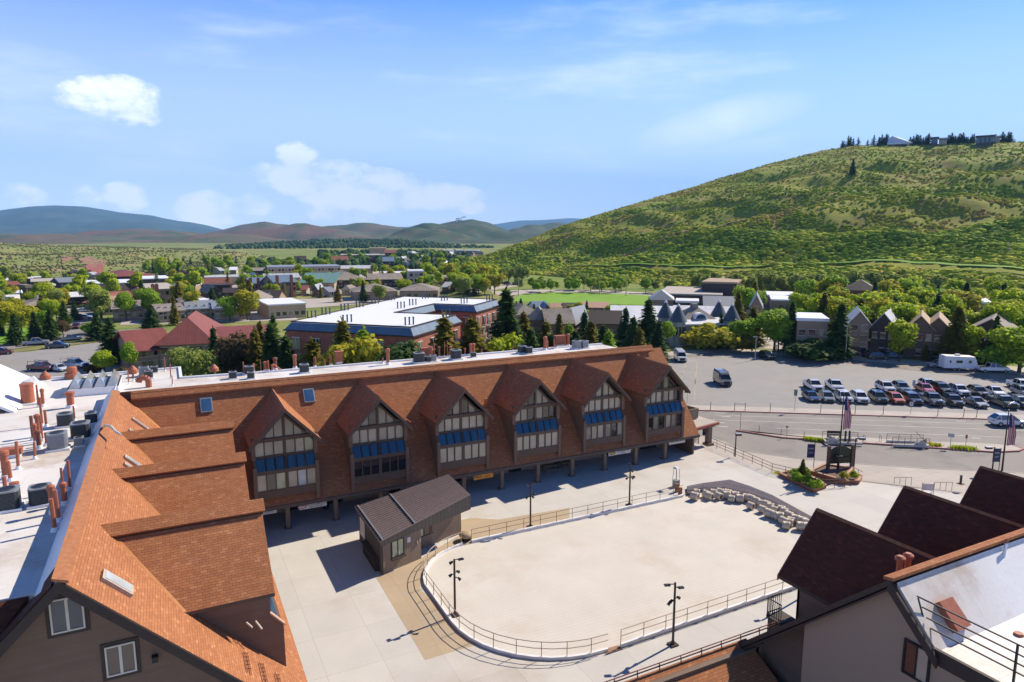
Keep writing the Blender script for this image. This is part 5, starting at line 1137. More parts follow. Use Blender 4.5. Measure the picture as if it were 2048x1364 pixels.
# bench and tables in the shade of the arcade
for px, py, lb in ((1098, 942, 'wooden picnic table in the arcade shade beside the middle shop windows'), (1136, 935, 'wooden bench in the arcade shade right of the picnic table')):
    o = empty('picnic_table', at(px, py, 0), 0, lb, 'table'); mb = MB(); mb.box((-.9, -.35, .68), (.9, .35, .74)); mb.build('tabletop', M['wood_tan'], o)
    for s in (-1, 1): mb = MB(); mb.box((-.9, s * .75 - .13, .4), (.9, s * .75 + .13, .45)); mb.build('seat', M['wood_tan'], o); mb = MB(); mb.bar((s * .7, -.75, .38), (s * .7, .75, .38), .07); mb.bar((s * .7, -.5, 0), (s * .7, -.2, .68), .07); mb.bar((s * .7, .5, 0), (s * .7, .2, .68), .07); mb.build('leg', M['wood_tan'], o)
for i, (px, py) in enumerate(((650, 1008 + 26), (848, 1010))):
    if i: continue
    o = empty('litter_bin', at(652, 1016, 0), 0, 'dark round bin in the arcade shade under the pink emblem sign', 'bin'); mb = MB(); mb.lathe([(.3, 0), (.35, .9)], (0, 0, 0), 12); mb.build('body', M['black'], o); mb = MB(); mb.lathe([(.37, .9), (.3, 1.05), (.1, 1.12)], (0, 0, 0), 12); mb.build('lid', M['dark_metal'], o)

# ================================================================== VEHICLES
def carpaint(name, col, metal=.0):
    m, nt, b = node_mat(name); b.inputs['Base Color'].default_value = C4(col); b.inputs['Roughness'].default_value = .3; b.inputs['Metallic'].default_value = metal; b.inputs['Coat Weight'].default_value = 1; b.inputs['Coat Roughness'].default_value = .04
    v = texco(nt); nt.links.new(mix(nt, noise(nt, v, 2), col, tuple(c * .85 for c in col)), b.inputs['Base Color']); return m
for n_, c_ in dict(white=(.72, .73, .74), silver=(.40, .42, .44), grey=(.11, .12, .13), black=(.012, .013, .015), navy=(.015, .03, .07), blue=(.03, .09, .2), green=(.012, .035, .03), red=(.45, .012, .015), dred=(.16, .02, .03), orange=(.68, .13, .015), sage=(.24, .29, .27), steel=(.14, .19, .24)).items(): carpaint('paint_' + n_, c_)
# side profiles: (body outline, glasshouse outline) in metres, front toward -y
SPEC = {
 'sedan': dict(L=4.6, W=1.80, body=[(-2.3, .35), (-2.3, .62), (-2.15, .74), (-1.2, .90), (-1.0, .92), (1.55, .97), (2.2, .93), (2.3, .7), (2.28, .35)], cab=[(-1.15, .9), (-.35, 1.40), (.15, 1.46), (.75, 1.42), (1.75, .95)]),
 'suv': dict(L=4.65, W=1.88, body=[(-2.32, .4), (-2.32, .78), (-2.15, .95), (-1.2, 1.05), (2.25, 1.1), (2.33, .8), (2.3, .4)], cab=[(-1.25, 1.04), (-.5, 1.62), (0, 1.70), (1.5, 1.68), (2.2, 1.1)]),
 'hatch': dict(L=4.3, W=1.80, body=[(-2.15, .35), (-2.15, .7), (-1.95, .84), (-1.2, .95), (2.1, 1.02), (2.15, .7), (2.12, .35)], cab=[(-1.3, .94), (-.4, 1.48), (.1, 1.54), (1.2, 1.5), (2.0, 1.02)]),
 'pickup': dict(L=5.8, W=1.98, body=[(-2.9, .5), (-2.9, .95), (-2.75, 1.1), (-1.6, 1.18), (2.85, 1.18), (2.9, .9), (2.88, .5)], cab=[(-1.55, 1.16), (-.8, 1.78), (-.3, 1.86), (.75, 1.84), (1.0, 1.16)]),
 'van': dict(L=5.6, W=2.05, body=[(-2.8, .45), (-2.8, 1.05), (-2.55, 1.25), (-2.1, 1.35), (2.75, 1.45), (2.8, .9), (2.78, .45)], cab=[(-2.2, 1.33), (-1.55, 2.1), (-1.2, 2.35), (2.6, 2.4), (2.74, 1.44)])}
PROTO = {}
def extr_profile(mb, prof, hw, taper_top=0.0, zt=None, m=0, bev=.12):
    """extrude a closed side profile with rounded shoulders"""
    z0 = min(z for _, z in prof); z1 = max(z for _, z in prof); n = len(prof); secs = [(-hw, bev), (-hw + bev, 0), (hw - bev, 0), (hw, bev)]; vs = []
    cy = sum(y for y, _ in prof) / n
    for x, ins in secs:
        for y, z in prof:
            k = (z - z0) / (z1 - z0) if z1 > z0 else 0; xx = x * (1 - taper_top * k); yy = y - math.copysign(ins * .5, y - cy); zz = z - (ins * .35 if z > z0 + .1 else 0); vs.append((xx, yy, zz))
    fs = []
    for s in range(3):
        for i in range(n): j = (i + 1) % n; fs.append((s * n + i, s * n + j, (s + 1) * n + j, (s + 1) * n + i))
    fs += [tuple(reversed(range(n))), tuple(range(3 * n, 4 * n))]
    mb.add(vs, fs, m)
def make_vehicle(kind, paint):
    sp = SPEC[kind]; W_ = sp['W']; L = sp['L']; o = empty('parked_car' if kind in ('sedan', 'suv', 'hatch') else ('pickup_truck' if kind == 'pickup' else 'van'))
    mb = MB(); extr_profile(mb, sp['body'][::-1] , W_ / 2, .04); body = mb.build('body', M[paint], o)
    cab = sp['cab']; z0 = cab[0][1]; mb = MB(); hw = W_ / 2 - .06
    bot = (cab[0][0], cab[-1][0])
    extr_profile(mb, cab[::-1] + [], hw, .2, bev=.05)
    mb.build('windows', M['glass_car'], o)
    # roof skin and pillars
    mb = MB(); top = cab[1:-1]; tw = hw * .80 + .01
    pts = [(y, z + .02) for y, z in top]
    for (ya, za), (yb, zb) in zip(pts, pts[1:]): mb.prism([(-tw, ya, za), (tw, ya, za), (tw, yb, zb), (-tw, yb, zb)], (0, 0, .035))
    for s in (-1, 1):
        for (ya, za), (yb, zb) in ((cab[0], cab[1]), (cab[-1], cab[-2])): mb.bar((s * (hw - .0), ya, za), (s * (tw - .02), yb, zb + .01), .08, .05)
        ym = (cab[1][0] + cab[-2][0]) / 2 - .1; mb.bar((s * (hw + .005), ym, z0), (s * (tw + .015), ym, cab[2][1]), .035, .09)
        if kind in ('suv', 'van'): mb.bar((s * (hw + .005), ym + 1.0, z0), (s * (tw + .01), ym + .95, cab[2][1] - .02), .035, .09)
    mb.build('roof', M[paint], o)
    if kind == 'van':
        mb = MB(); mb.box((-hw - .01, -1.0, 1.4), (hw + .01, 2.6, 2.2)); mb.build('side_panel', M[paint], o)
    if kind == 'pickup':
        mb = MB(); mb.box((-W_ / 2 + .15, 1.1, 1.1), (W_ / 2 - .15, 2.75, 1.19)); mb.build('cargo_bed', M['rubber'], o)
    for s in (-1, 1):
        mb = MB(); zf = sp['body'][2][1]; mb.obox((s * (W_ / 2 - .28), -L / 2 + .04, zf - .12), (.17, 0, 0), (0, .05, 0), (0, 0, .06)); mb.build('headlight', M['lamp_lens'], o)
        mb = MB(); mb.obox((s * (W_ / 2 - .2), L / 2 - .03, zf - .03), (.12, 0, 0), (0, .04, 0), (0, 0, .09)); mb.build('tail_light', M['tail_red'], o)
        mb = MB(); mb.obox((s * (W_ / 2 + .06), cab[0][0] + .35, z0 + .08), (.09, 0, 0), (0, .05, 0), (0, 0, .06)); mb.build('mirror', M['black'], o)
    mb = MB(); mb.box((-.55, -L / 2 - .012, sp['body'][0][1] + .05), (.55, -L / 2 + .03, sp['body'][2][1] - .18)); mb.build('grille', M['black'], o)
    mb = MB(); mb.box((-W_ / 2 + .08, -L / 2 + .15, .22), (W_ / 2 - .08, L / 2 - .15, .5)); mb.build('underbody', M['rubber'], o)
    rw = .36 if kind in ('suv', 'pickup', 'van') else .32
    for s in (-1, 1):
        for y in (-L / 2 + .85, L / 2 - .95):
            mb = MB(); mb.cyl((s * (W_ / 2 - .2), y, rw), (s * (W_ / 2 + .015), y, rw), rw, rw, 16); t = mb.build('wheel', M['rubber'], o); mb = MB(); mb.cyl((s * (W_ / 2 + .0), y, rw), (s * (W_ / 2 + .03), y, rw), rw * .62, rw * .55, 12); mb.build('rim', M['rim'], t)
    return o
def vehicle(px, py, kind, paint, head, label, group=None, z=ZG, s=1.0, rack=False):
    key = (kind, paint)
    if key not in PROTO: o = PROTO[key] = make_vehicle(kind, 'paint_' + paint)
    else: o = copy_tree(PROTO[key])
    p = at(px, py, z); o.location = p; o.rotation_euler = (0, 0, head); o.scale = (s, s, s)
    tag(o, label, {'sedan': 'car', 'suv': 'car', 'hatch': 'car', 'pickup': 'pickup', 'van': 'van'}[kind], group)
    if rack:
        mb = MB(); 
        for y in (-.6, .9): mb.bar((-.85, y, 1.95), (.85, y, 1.95), .06)
        for x in (-.85, .85): mb.bar((x, -.8, 1.98), (x, 2.6, 1.98), .06); mb.bar((x, 2.5, 1.1), (x, 2.5, 1.98), .06); mb.bar((x, -.7, 1.8), (x, -.7, 1.98), .06)
        if kind == 'van': mb.v = [(a, b, c + .55) for a, b, c in mb.v]
        mb.build('roof_rack', M['galv'] if paint == 'white' else M['black'], o)
    return o
# heading: front (-y of the model) toward direction f
def hd(fx, fy): return math.atan2(fy, fx) + math.pi / 2
HF = hd(-.55, -.83)
def z7(x, y): return (1448 + x / 3.41, 680 + y / 3.41)
GP = 'cars parked in the two rows of the big car park'
rows = [((592, 408), 'sedan', 'navy', 'dark blue car, first of the front parked row beside the white pickup'), ((697, 412), 'hatch', 'sage', 'small grey green car, second of the front parked row'), ((812, 415), 'suv', 'white', 'white car directly behind the striped flag in the front parked row'),
        ((920, 418), 'suv', 'white', 'white car right of the striped flag in the front parked row'), ((1048, 418), 'suv', 'green', 'dark green SUV left of the orange car'), ((1162, 422), 'hatch', 'orange', 'bright orange car in the front parked row'),
        ((1278, 428), 'suv', 'navy', 'dark navy car right of the orange car'), ((1412, 432), 'pickup', 'grey', 'dark grey pickup two places right of the orange car'), ((1556, 440), 'suv', 'black', 'black SUV left of the dark low sedan in the front row'),
        ((1715, 448), 'sedan', 'grey', 'dark grey low sedan alone between SUV and green pickup'), ((1895, 450), 'pickup', 'green', 'dark green pickup in the front row near the right flag'), ((2020, 452), 'suv', 'grey', 'grey car cut by the right frame edge in the front row'),
        ((606, 336), 'pickup', 'white', 'white pickup at the left end of the rear parked row'), ((750, 336), 'pickup', 'white', 'white pickup second from the left in the rear parked row'), ((1097, 345), 'suv', 'white', 'white car left end of the main rear row above the green SUV'),
        ((1205, 350), 'suv', 'steel', 'blue grey car right of the white car in the rear row'), ((1385, 322), 'hatch', 'white', 'white car half hidden behind the red one'), ((1366, 352), 'sedan', 'red', 'bright red car in the rear parked row'),
        ((1477, 355), 'suv', 'green', 'dark green car right of the red car'), ((1597, 368), 'suv', 'white', 'white SUV with roof bars right of the dark green car in the rear row'), ((1727, 380), 'suv', 'black', 'black SUV in the rear row near its right end'),
        ((1842, 372), 'sedan', 'white', 'white sedan in the rear row right of the black SUV'), ((2022, 335), 'pickup', 'white', 'white pickup with cap at the right frame edge'), ((2032, 375), 'suv', 'steel', 'blue grey car at the right frame edge in the rear row')]
for p, k, c, lb in rows: vehicle(*z7(*p), k, c, HF + R(rnd.uniform(-3, 3)), lb, GP)
vehicle(2014, 851, 'suv', 'white', hd(.83, -.558), 'white SUV driving on the street at the right edge behind the flag')
vehicle(1360, 721, 'van', 'white', hd(-.5, -.86), 'white van parked behind the last dormer'); vehicle(1444, 768, 'van', 'grey', hd(-.45, -.9), 'dark van with roof rack driving across the empty part of the lot', rack=True)
vehicle(1533, 717, 'suv', 'green', hd(-.3, -.95), 'small dark car at the far edge of the empty lot'); vehicle(1879, 735, 'suv', 'silver', hd(-.83, .558), 'silver SUV just left of the white travel trailer')
vehicle(1984, 744, 'pickup', 'white', hd(.83, -.5), 'white pickup hitched ahead of the travel trailer')
vehicle(1728, 712, 'suv', 'black', hd(-.5, -.85), 'dark off-roader parked in front of the garage house'); vehicle(1755, 718, 'suv', 'green', hd(.8, -.5), 'dark green car in the shade of the dark gabled house'); vehicle(1782, 716, 'hatch', 'steel', hd(.8, -.5), 'blue grey car parked in front of the twin gabled house')
GL = 'vehicles on the left car park and road'
vehicle(84, 741, 'pickup', 'dred', hd(.75, -.6), 'dark red pickup with ladder rack on the left lot', GL, rack=True); vehicle(118, 741.5, 'sedan', 'white', hd(.6, -.75), 'white sedan between the two work trucks on the left lot', GL); vehicle(149, 735, 'pickup', 'white', hd(.75, -.6), 'white utility pickup with ladder rack on the left lot', GL, rack=True)
vehicle(116, 696, 'pickup', 'navy', hd(.9, -.2), 'dark blue pickup by the grass strip of the left lot', GL, s=.9); vehicle(72, 690, 'pickup', 'silver', hd(.98, .1), 'silver pickup on the road beside the lawn', GL); vehicle(142, 681, 'pickup', 'steel', hd(.9, .3), 'small blue grey pickup on the road right of the silver one', GL, s=.85)
vehicle(3, 709, 'suv', 'dred', hd(.9, 0), 'dark red car at the left frame edge', GL); vehicle(152.5, 657, 'suv', 'dred', hd(0, -1), 'dark red car waiting at the far junction', GL); vehicle(158, 638, 'suv', 'dred', hd(.3, -1), 'dark car under the spruces at the side street', GL); vehicle(170, 637, 'sedan', 'white', hd(.9, -.2), 'white car on the side street beyond the junction', GL)
vehicle(166, 624, 'sedan', 'white', hd(.9, .1), 'white car in front of the orange roofed house', GL); vehicle(182, 623, 'suv', 'red', hd(.9, .1), 'red car in front of the orange roofed house', GL)
for i, (px, py, c) in enumerate(((297, 580, 'white'), (392, 603, 'white'), (487, 605, 'white'), (610, 587, 'silver'), (640, 590, 'grey'), (655, 593, 'white'), (1013, 568, 'dred'), (1032, 570, 'black'), (962, 572, 'white'), (1192, 578, 'silver'))):
    vehicle(px, py, 'suv', c, R(rnd.uniform(0, 360)), ['white car far off by the low houses', 'white car by the grey condominium', 'white car by the chimney condominium', 'silver car among the trees of the far lot', 'grey car among the trees of the far lot', 'white car in the far lot behind the tall hotel spruces', 'dark red car on the far road', 'black car on the far road', 'white car among trees at the hill foot', 'silver car beyond the playing field'][i])
# travel trailer
p = at(1914, 740, ZG); o = empty('travel_trailer', p, hd(.83, -.53), 'long white travel trailer parked along the far lane', 'trailer')
mb = MB(); prof = [(-3.1, .8), (-3.3, 1.6), (-2.7, 3.0), (3.1, 3.15), (3.25, 2.9), (3.25, .6), (-2.6, .55)]; extr_profile(mb, prof[::-1], 1.2, 0, bev=.08); mb.build('body', M['white_paint'], o)
for y0, y1 in ((-2.1, -1.5), (-.3, .9), (1.9, 2.2)): mb = MB(); mb.box((-1.225, y0, 1.7), (1.225, y1, 2.25)); mb.build('window', M['glass_dark'], o)
mb = MB(); mb.box((-.35, -.2, 3.1), (.35, .6, 3.4)); mb.build('roof_vent', M['white_paint'], o)
mb = MB(); mb.bar((0, -3.1, .6), (0, -4.3, .55), .12); mb.build('hitch', M['dark_metal'], o)
for s in (-1, 1):
    for y in (.2, 1.05): mb = MB(); mb.cyl((s * 1.0, y, .35), (s * 1.21, y, .35), .35, .35, 14); t = mb.build('wheel', M['rubber'], o); mb = MB(); mb.cyl((s * 1.2, y, .35), (s * 1.225, y, .35), .2, .2, 10); mb.build('rim', M['rim'], t)
# ================================================================== FAR GROUND, HILLS
def hill(name, sky, foot, mat, nx=120, nt=40, amp=4.0, seed=1, back=.5, wl=6.0, pw=1.0):
    """terrain sheet: sky = (px, py, distance) of the crest, foot = (px, distance, z) of its foot"""
    sx = np.array([s[0] for s in sky], float); sy = np.array([s[1] for s in sky], float); sd = np.array([s[2] for s in sky], float)
    fx = np.array([f[0] for f in foot], float); fd = np.array([f[1] for f in foot], float); fz = np.array([f[2] for f in foot], float)
    rs = np.random.RandomState(seed); K = rs.uniform(-1, 1, (14, 2)); K /= np.linalg.norm(K, axis=1)[:, None]; K *= (2 * math.pi / (wl * np.geomspace(1, .08, 14) * 30))[:, None]; PH = rs.uniform(0, 6.3, 14); AM = np.geomspace(1, .06, 14)
    def pos(px, t):
        px = np.asarray(px, float); t = np.asarray(t, float); py = np.interp(px, sx, sy); dr = np.interp(px, sx, sd); df = np.interp(px, fx, fd); zf = np.interp(px, fx, fz)
        dx, dy, dz = zip(*[ray(a, b) for a, b in zip(px.ravel(), py.ravel())]); dx = np.array(dx).reshape(px.shape); dy = np.array(dy).reshape(px.shape); dz = np.array(dz).reshape(px.shape)
        h = np.hypot(dx, dy); zr = CH + dz / h * dr; tt = np.clip(t, 0, 1); ex = np.clip(t - 1, 0, 9)
        # aim along the foot azimuth too (rows share the azimuth of the crest column)
        dist = df + (dr - df) * t; z = zf + (zr - zf) * tt ** pw - (zr - zf) * ex * ex * 3.0
        X = dx / h * dist; Y = dy / h * dist; N = np.zeros_like(X)
        for k, p, a in zip(K, PH, AM): N += a * np.sin(k[0] * X + k[1] * Y + p)
        z = z + N * amp * np.sin(math.pi * np.clip(t, 0, 1)) ** .7 + N * amp * .08
        return np.stack([X, Y, z], -1)
    P, T = np.meshgrid(np.linspace(sx[0], sx[-1], nx), np.concatenate([np.linspace(0, 1, nt), np.linspace(1.06, 1 + back, 6)])); V = pos(P, T); nr, nc = P.shape
    i = np.arange((nr - 1) * nc).reshape(nr - 1, nc)[:, :-1].ravel(); Fq = np.stack([i, i + 1, i + nc + 1, i + nc], 1)
    o = npmesh(name, V.reshape(-1, 3), Fq, M[mat], smooth=True); o['kind'] = 'structure'; o.data.update(); return pos
def patch(name, pos, poly_px, t0, t1, mat, up=.5, nx=24, nt=8, kind='structure'):
    """a strip of ground cover lying on a hill between two pixel columns; t0,t1 functions of u"""
    U, Vv = np.meshgrid(np.linspace(0, 1, nx), np.linspace(0, 1, nt)); px = poly_px[0] + (poly_px[1] - poly_px[0]) * U; T = np.vectorize(t0)(U) * (1 - Vv) + np.vectorize(t1)(U) * Vv
    V = pos(px, T); V[..., 2] += up; nr, nc = U.shape; i = np.arange((nr - 1) * nc).reshape(nr - 1, nc)[:, :-1].ravel()
    o = npmesh(name, V.reshape(-1, 3), np.stack([i, i + 1, i + nc + 1, i + nc], 1), M[mat], smooth=True); o['kind'] = kind; return o
big = hill('hillside', [(905, 545, 640), (930, 532, 640), (1000, 500, 680), (1100, 463, 740), (1160, 441, 760), (1250, 413, 800), (1350, 385, 840), (1450, 354, 880), (1550, 324, 920), (1650, 301, 950), (1720, 292, 960), (1800, 290, 960), (1900, 288, 970), (2000, 285, 980), (2048, 283, 990), (2200, 300, 1000), (2450, 350, 1000)],
           [(905, 560, -2), (1000, 520, -2), (1200, 425, -2), (1400, 370, -2), (1700, 330, -2), (2048, 300, -2), (2450, 290, -2)], 'hill_near', 260, 90, 3.2, 3, .5, 5.0)
sage = hill('plateau', [(-400, 492, 1150), (-100, 488, 1150), (0, 486, 1150), (60, 489, 1150), (130, 491, 1150), (200, 493, 1150), (300, 495, 1150), (400, 498, 1150), (470, 504, 1150), (540, 513, 1100), (620, 524, 1000), (680, 532, 900)],
            [(-400, 430, -1), (0, 450, -1), (200, 470, -1), (400, 560, -1), (680, 800, -1)], 'hill_sage', 160, 50, 1.6, 5, .5, 7.0)
wood = hill('wooded_rise', [(420, 497, 2500), (480, 491, 2500), (560, 486, 2500), (640, 481, 2500), (720, 480, 2500), (800, 481, 2500), (870, 488, 2400), (940, 500, 2300), (990, 506, 2300)], [(420, 1500, -2), (990, 1500, -2)], 'hill_pc', 60, 20, 2, 8, .5)
plat = hill('grassy_rise', [(420, 512, 1500), (520, 504, 1500), (600, 502, 1500), (680, 505, 1450), (760, 512, 1400)], [(420, 1100, -1), (760, 1150, -1)], 'grass_dry', 50, 12, .5, 9, .5)
mid = hill('hills', [(-300, 470, 5200), (0, 474, 5200), (100, 475, 5200), (170, 470, 5200), (240, 461, 5200), (300, 459, 5200), (360, 466, 5200), (400, 469, 5000), (440, 461, 4900), (480, 450, 4800), (530, 443, 4800), (570, 450, 4800), (620, 455, 4800), (690, 451, 5000), (770, 449, 5000), (820, 457, 5000), (880, 466, 5000), (960, 480, 5000)], [(-300, 2600, -2), (960, 2600, -2)], 'hill_mid', 200, 40, 14, 11, .6, 30, 1.3)
pch = hill('hills', [(700, 505, 3200), (760, 487, 3300), (810, 466, 3400), (850, 453, 3500), (900, 444, 3600), (945, 440.5, 3600), (980, 448, 3600), (1020, 463, 3500), (1070, 478, 3400), (1140, 500, 3300)], [(700, 2100, -2), (1140, 2100, -2)], 'hill_pc', 140, 40, 12, 13, .6, 22, 1.2)
pc2 = hill('hills', [(930, 500, 4300), (980, 486, 4400), (1020, 468, 4500), (1060, 455, 4500), (1100, 447, 4500), (1135, 449, 4500), (1200, 462, 4500), (1300, 480, 4500)], [(930, 2600, -2), (1300, 2600, -2)], 'hill_pc', 80, 25, 16, 14, .6, 22, 1.2)
far1 = hill('mountains', [(-900, 440, 11000), (-400, 428, 11000), (-100, 424, 11000), (0, 421, 11000), (60, 413, 11000), (110, 410.5, 11000), (170, 413, 11000), (240, 424, 11000), (300, 430, 11000), (360, 444, 11000), (410, 450, 11000), (450, 460, 11000), (560, 478, 11000)], [(-900, 5500, -5), (560, 5500, -5)], 'hill_far', 160, 40, 22, 15, .6, 60, 1.25)
far2 = hill('mountains', [(560, 470, 17000), (585, 452, 17000), (620, 455, 17000), (700, 466, 17000), (800, 456, 17000), (850, 453, 17000), (920, 462, 17000), (980, 450, 17000), (1040, 441, 17000), (1080, 440, 17000), (1140, 436, 17000), (1180, 438, 17000), (1300, 446, 17000), (1700, 455, 17000)], [(560, 9000, -5), (1700, 9000, -5)], 'hill_far', 120, 20, 25, 16, .6, 90, 1.1)
# tracks, bare scar, green bench road
patch('dirt_scar', sage, (166, 206), lambda u: .06 + .5 * abs(u - .5) ** 2, lambda u: .30 - .55 * abs(u - .5) ** 2, 'red_dirt', .5)
patch('dirt_slope', sage, (120, 212), lambda u: .30 + .12 * (1 - u) + .1 * abs(u - .6), lambda u: .44 - .12 * abs(u - .6), 'dirt', .5)
patch('track', sage, (-50, 120), lambda u: .50, lambda u: .53, 'dirt', .6, 30, 2); patch('track', sage, (120, 160), lambda u: .60 + .1 * u, lambda u: .66 + .1 * u, 'dirt', .6, 20, 2)
patch('grass_bench', big, (1075, 2300), lambda u: .094 + .012 * math.sin(5 * u), lambda u: .0985 + .012 * math.sin(5 * u), 'grass_bright', 2.2, 90, 2)
patch('track', big, (1240, 1500), lambda u: .30 + .02 * u, lambda u: .305 + .02 * u, 'dirt', 1.0, 40, 2)
# white letters on the hill
lp = pch([922.0], [.93])[0]; o = empty('hillside_letters', (float(lp[0]), float(lp[1]), float(lp[2])), 0, 'white letters PC laid out on the round hill far behind the town', 'letters')
dr_ = Vector((lp[0], lp[1], 0)).normalized(); o.location = Vector(lp) - dr_ * 25 + Vector((0, 0, 6)); o.rotation_euler = (R(42), R(-12), math.atan2(dr_.y, dr_.x) - math.pi / 2)
text_obj('PC', 46, (0, 0, 0), (0, 0, 0), M['white_paint'], o, 'lettering', 1.5)

# ---------- flat areas of the valley
sheet('playing_field', [Z((1022, 602)), Z((1040, 590)), Z((1100, 585)), Z((1200, 586)), Z((1320, 592)), Z((1330, 604)), Z((1290, 610)), Z((1100, 607))], ZG + .02, 'grass_bright')
sheet('field_path', [Z((980, 583)), Z((1060, 579)), Z((1200, 580)), Z((1360, 588)), Z((1360, 592)), Z((1200, 585)), Z((1100, 584)), Z((1040, 589)), Z((1000, 592))], ZG + .01, 'sidewalk')
sheet('red_running_ground', [Z((1098, 606)), Z((1130, 606)), Z((1128, 615)), Z((1100, 616))], ZG + .03, 'dirt')
sheet('building_site', [Z((1380, 600)), Z((1470, 590)), Z((1560, 596)), Z((1600, 612)), Z((1500, 622)), Z((1400, 614))], ZG + .02, 'dirt')
sheet('left_car_park', [Z((-250, 722)), Z((60, 703)), Z((200, 684)), Z((330, 676)), Z((300, 765)), Z((-400, 850))], ZG + .01, 'asphalt_lot')
sheet('road', [Z((-250, 708)), Z((0, 690)), Z((110, 675)), Z((170, 625)), Z((178, 612)), Z((192, 612)), Z((188, 630)), Z((200, 662)), Z((330, 655)), Z((330, 664)), Z((200, 672)), Z((0, 702)), Z((-250, 716))], ZG + .02, 'asphalt_road')
sheet('lawn', [Z((-200, 690)), Z((-50, 660)), Z((40, 655)), Z((128, 668)), Z((100, 676)), Z((0, 688)), Z((-200, 704))], ZG + .03, 'grass_bright')
sheet('grass_strip', [Z((-200, 716)), Z((0, 703)), Z((200, 676)), Z((330, 664)), Z((330, 673)), Z((200, 683)), Z((0, 709)), Z((-200, 721))], ZG + .035, 'grass_dry')
sheet('grass_field', [Z((205, 552)), Z((215, 545)), Z((290, 544)), Z((320, 549)), Z((300, 556))], ZG + .02, 'grass_dry')
for q in (((250, 625), (560, 615), (600, 640), (240, 650)), ((540, 600), (800, 590), (830, 600), (560, 620)), ((640, 575), (900, 572), (930, 580), (620, 590)), ((300, 575), (520, 568), (540, 580), (290, 590)), ((480, 545), (900, 540), (920, 552), (500, 560)), ((0, 620), (180, 612), (200, 625), (0, 640)), ((900, 575), (1030, 565), (1035, 572), (930, 590)), ((1180, 585), (1400, 590), (1400, 594), (1180, 590)), ((1500, 640), (1600, 660), (1590, 700), (1480, 695)), ((700, 515), (900, 512), (930, 525), (690, 530))):
    sheet('yard', [Z(p) for p in q], ZG + .01, 'sidewalk')

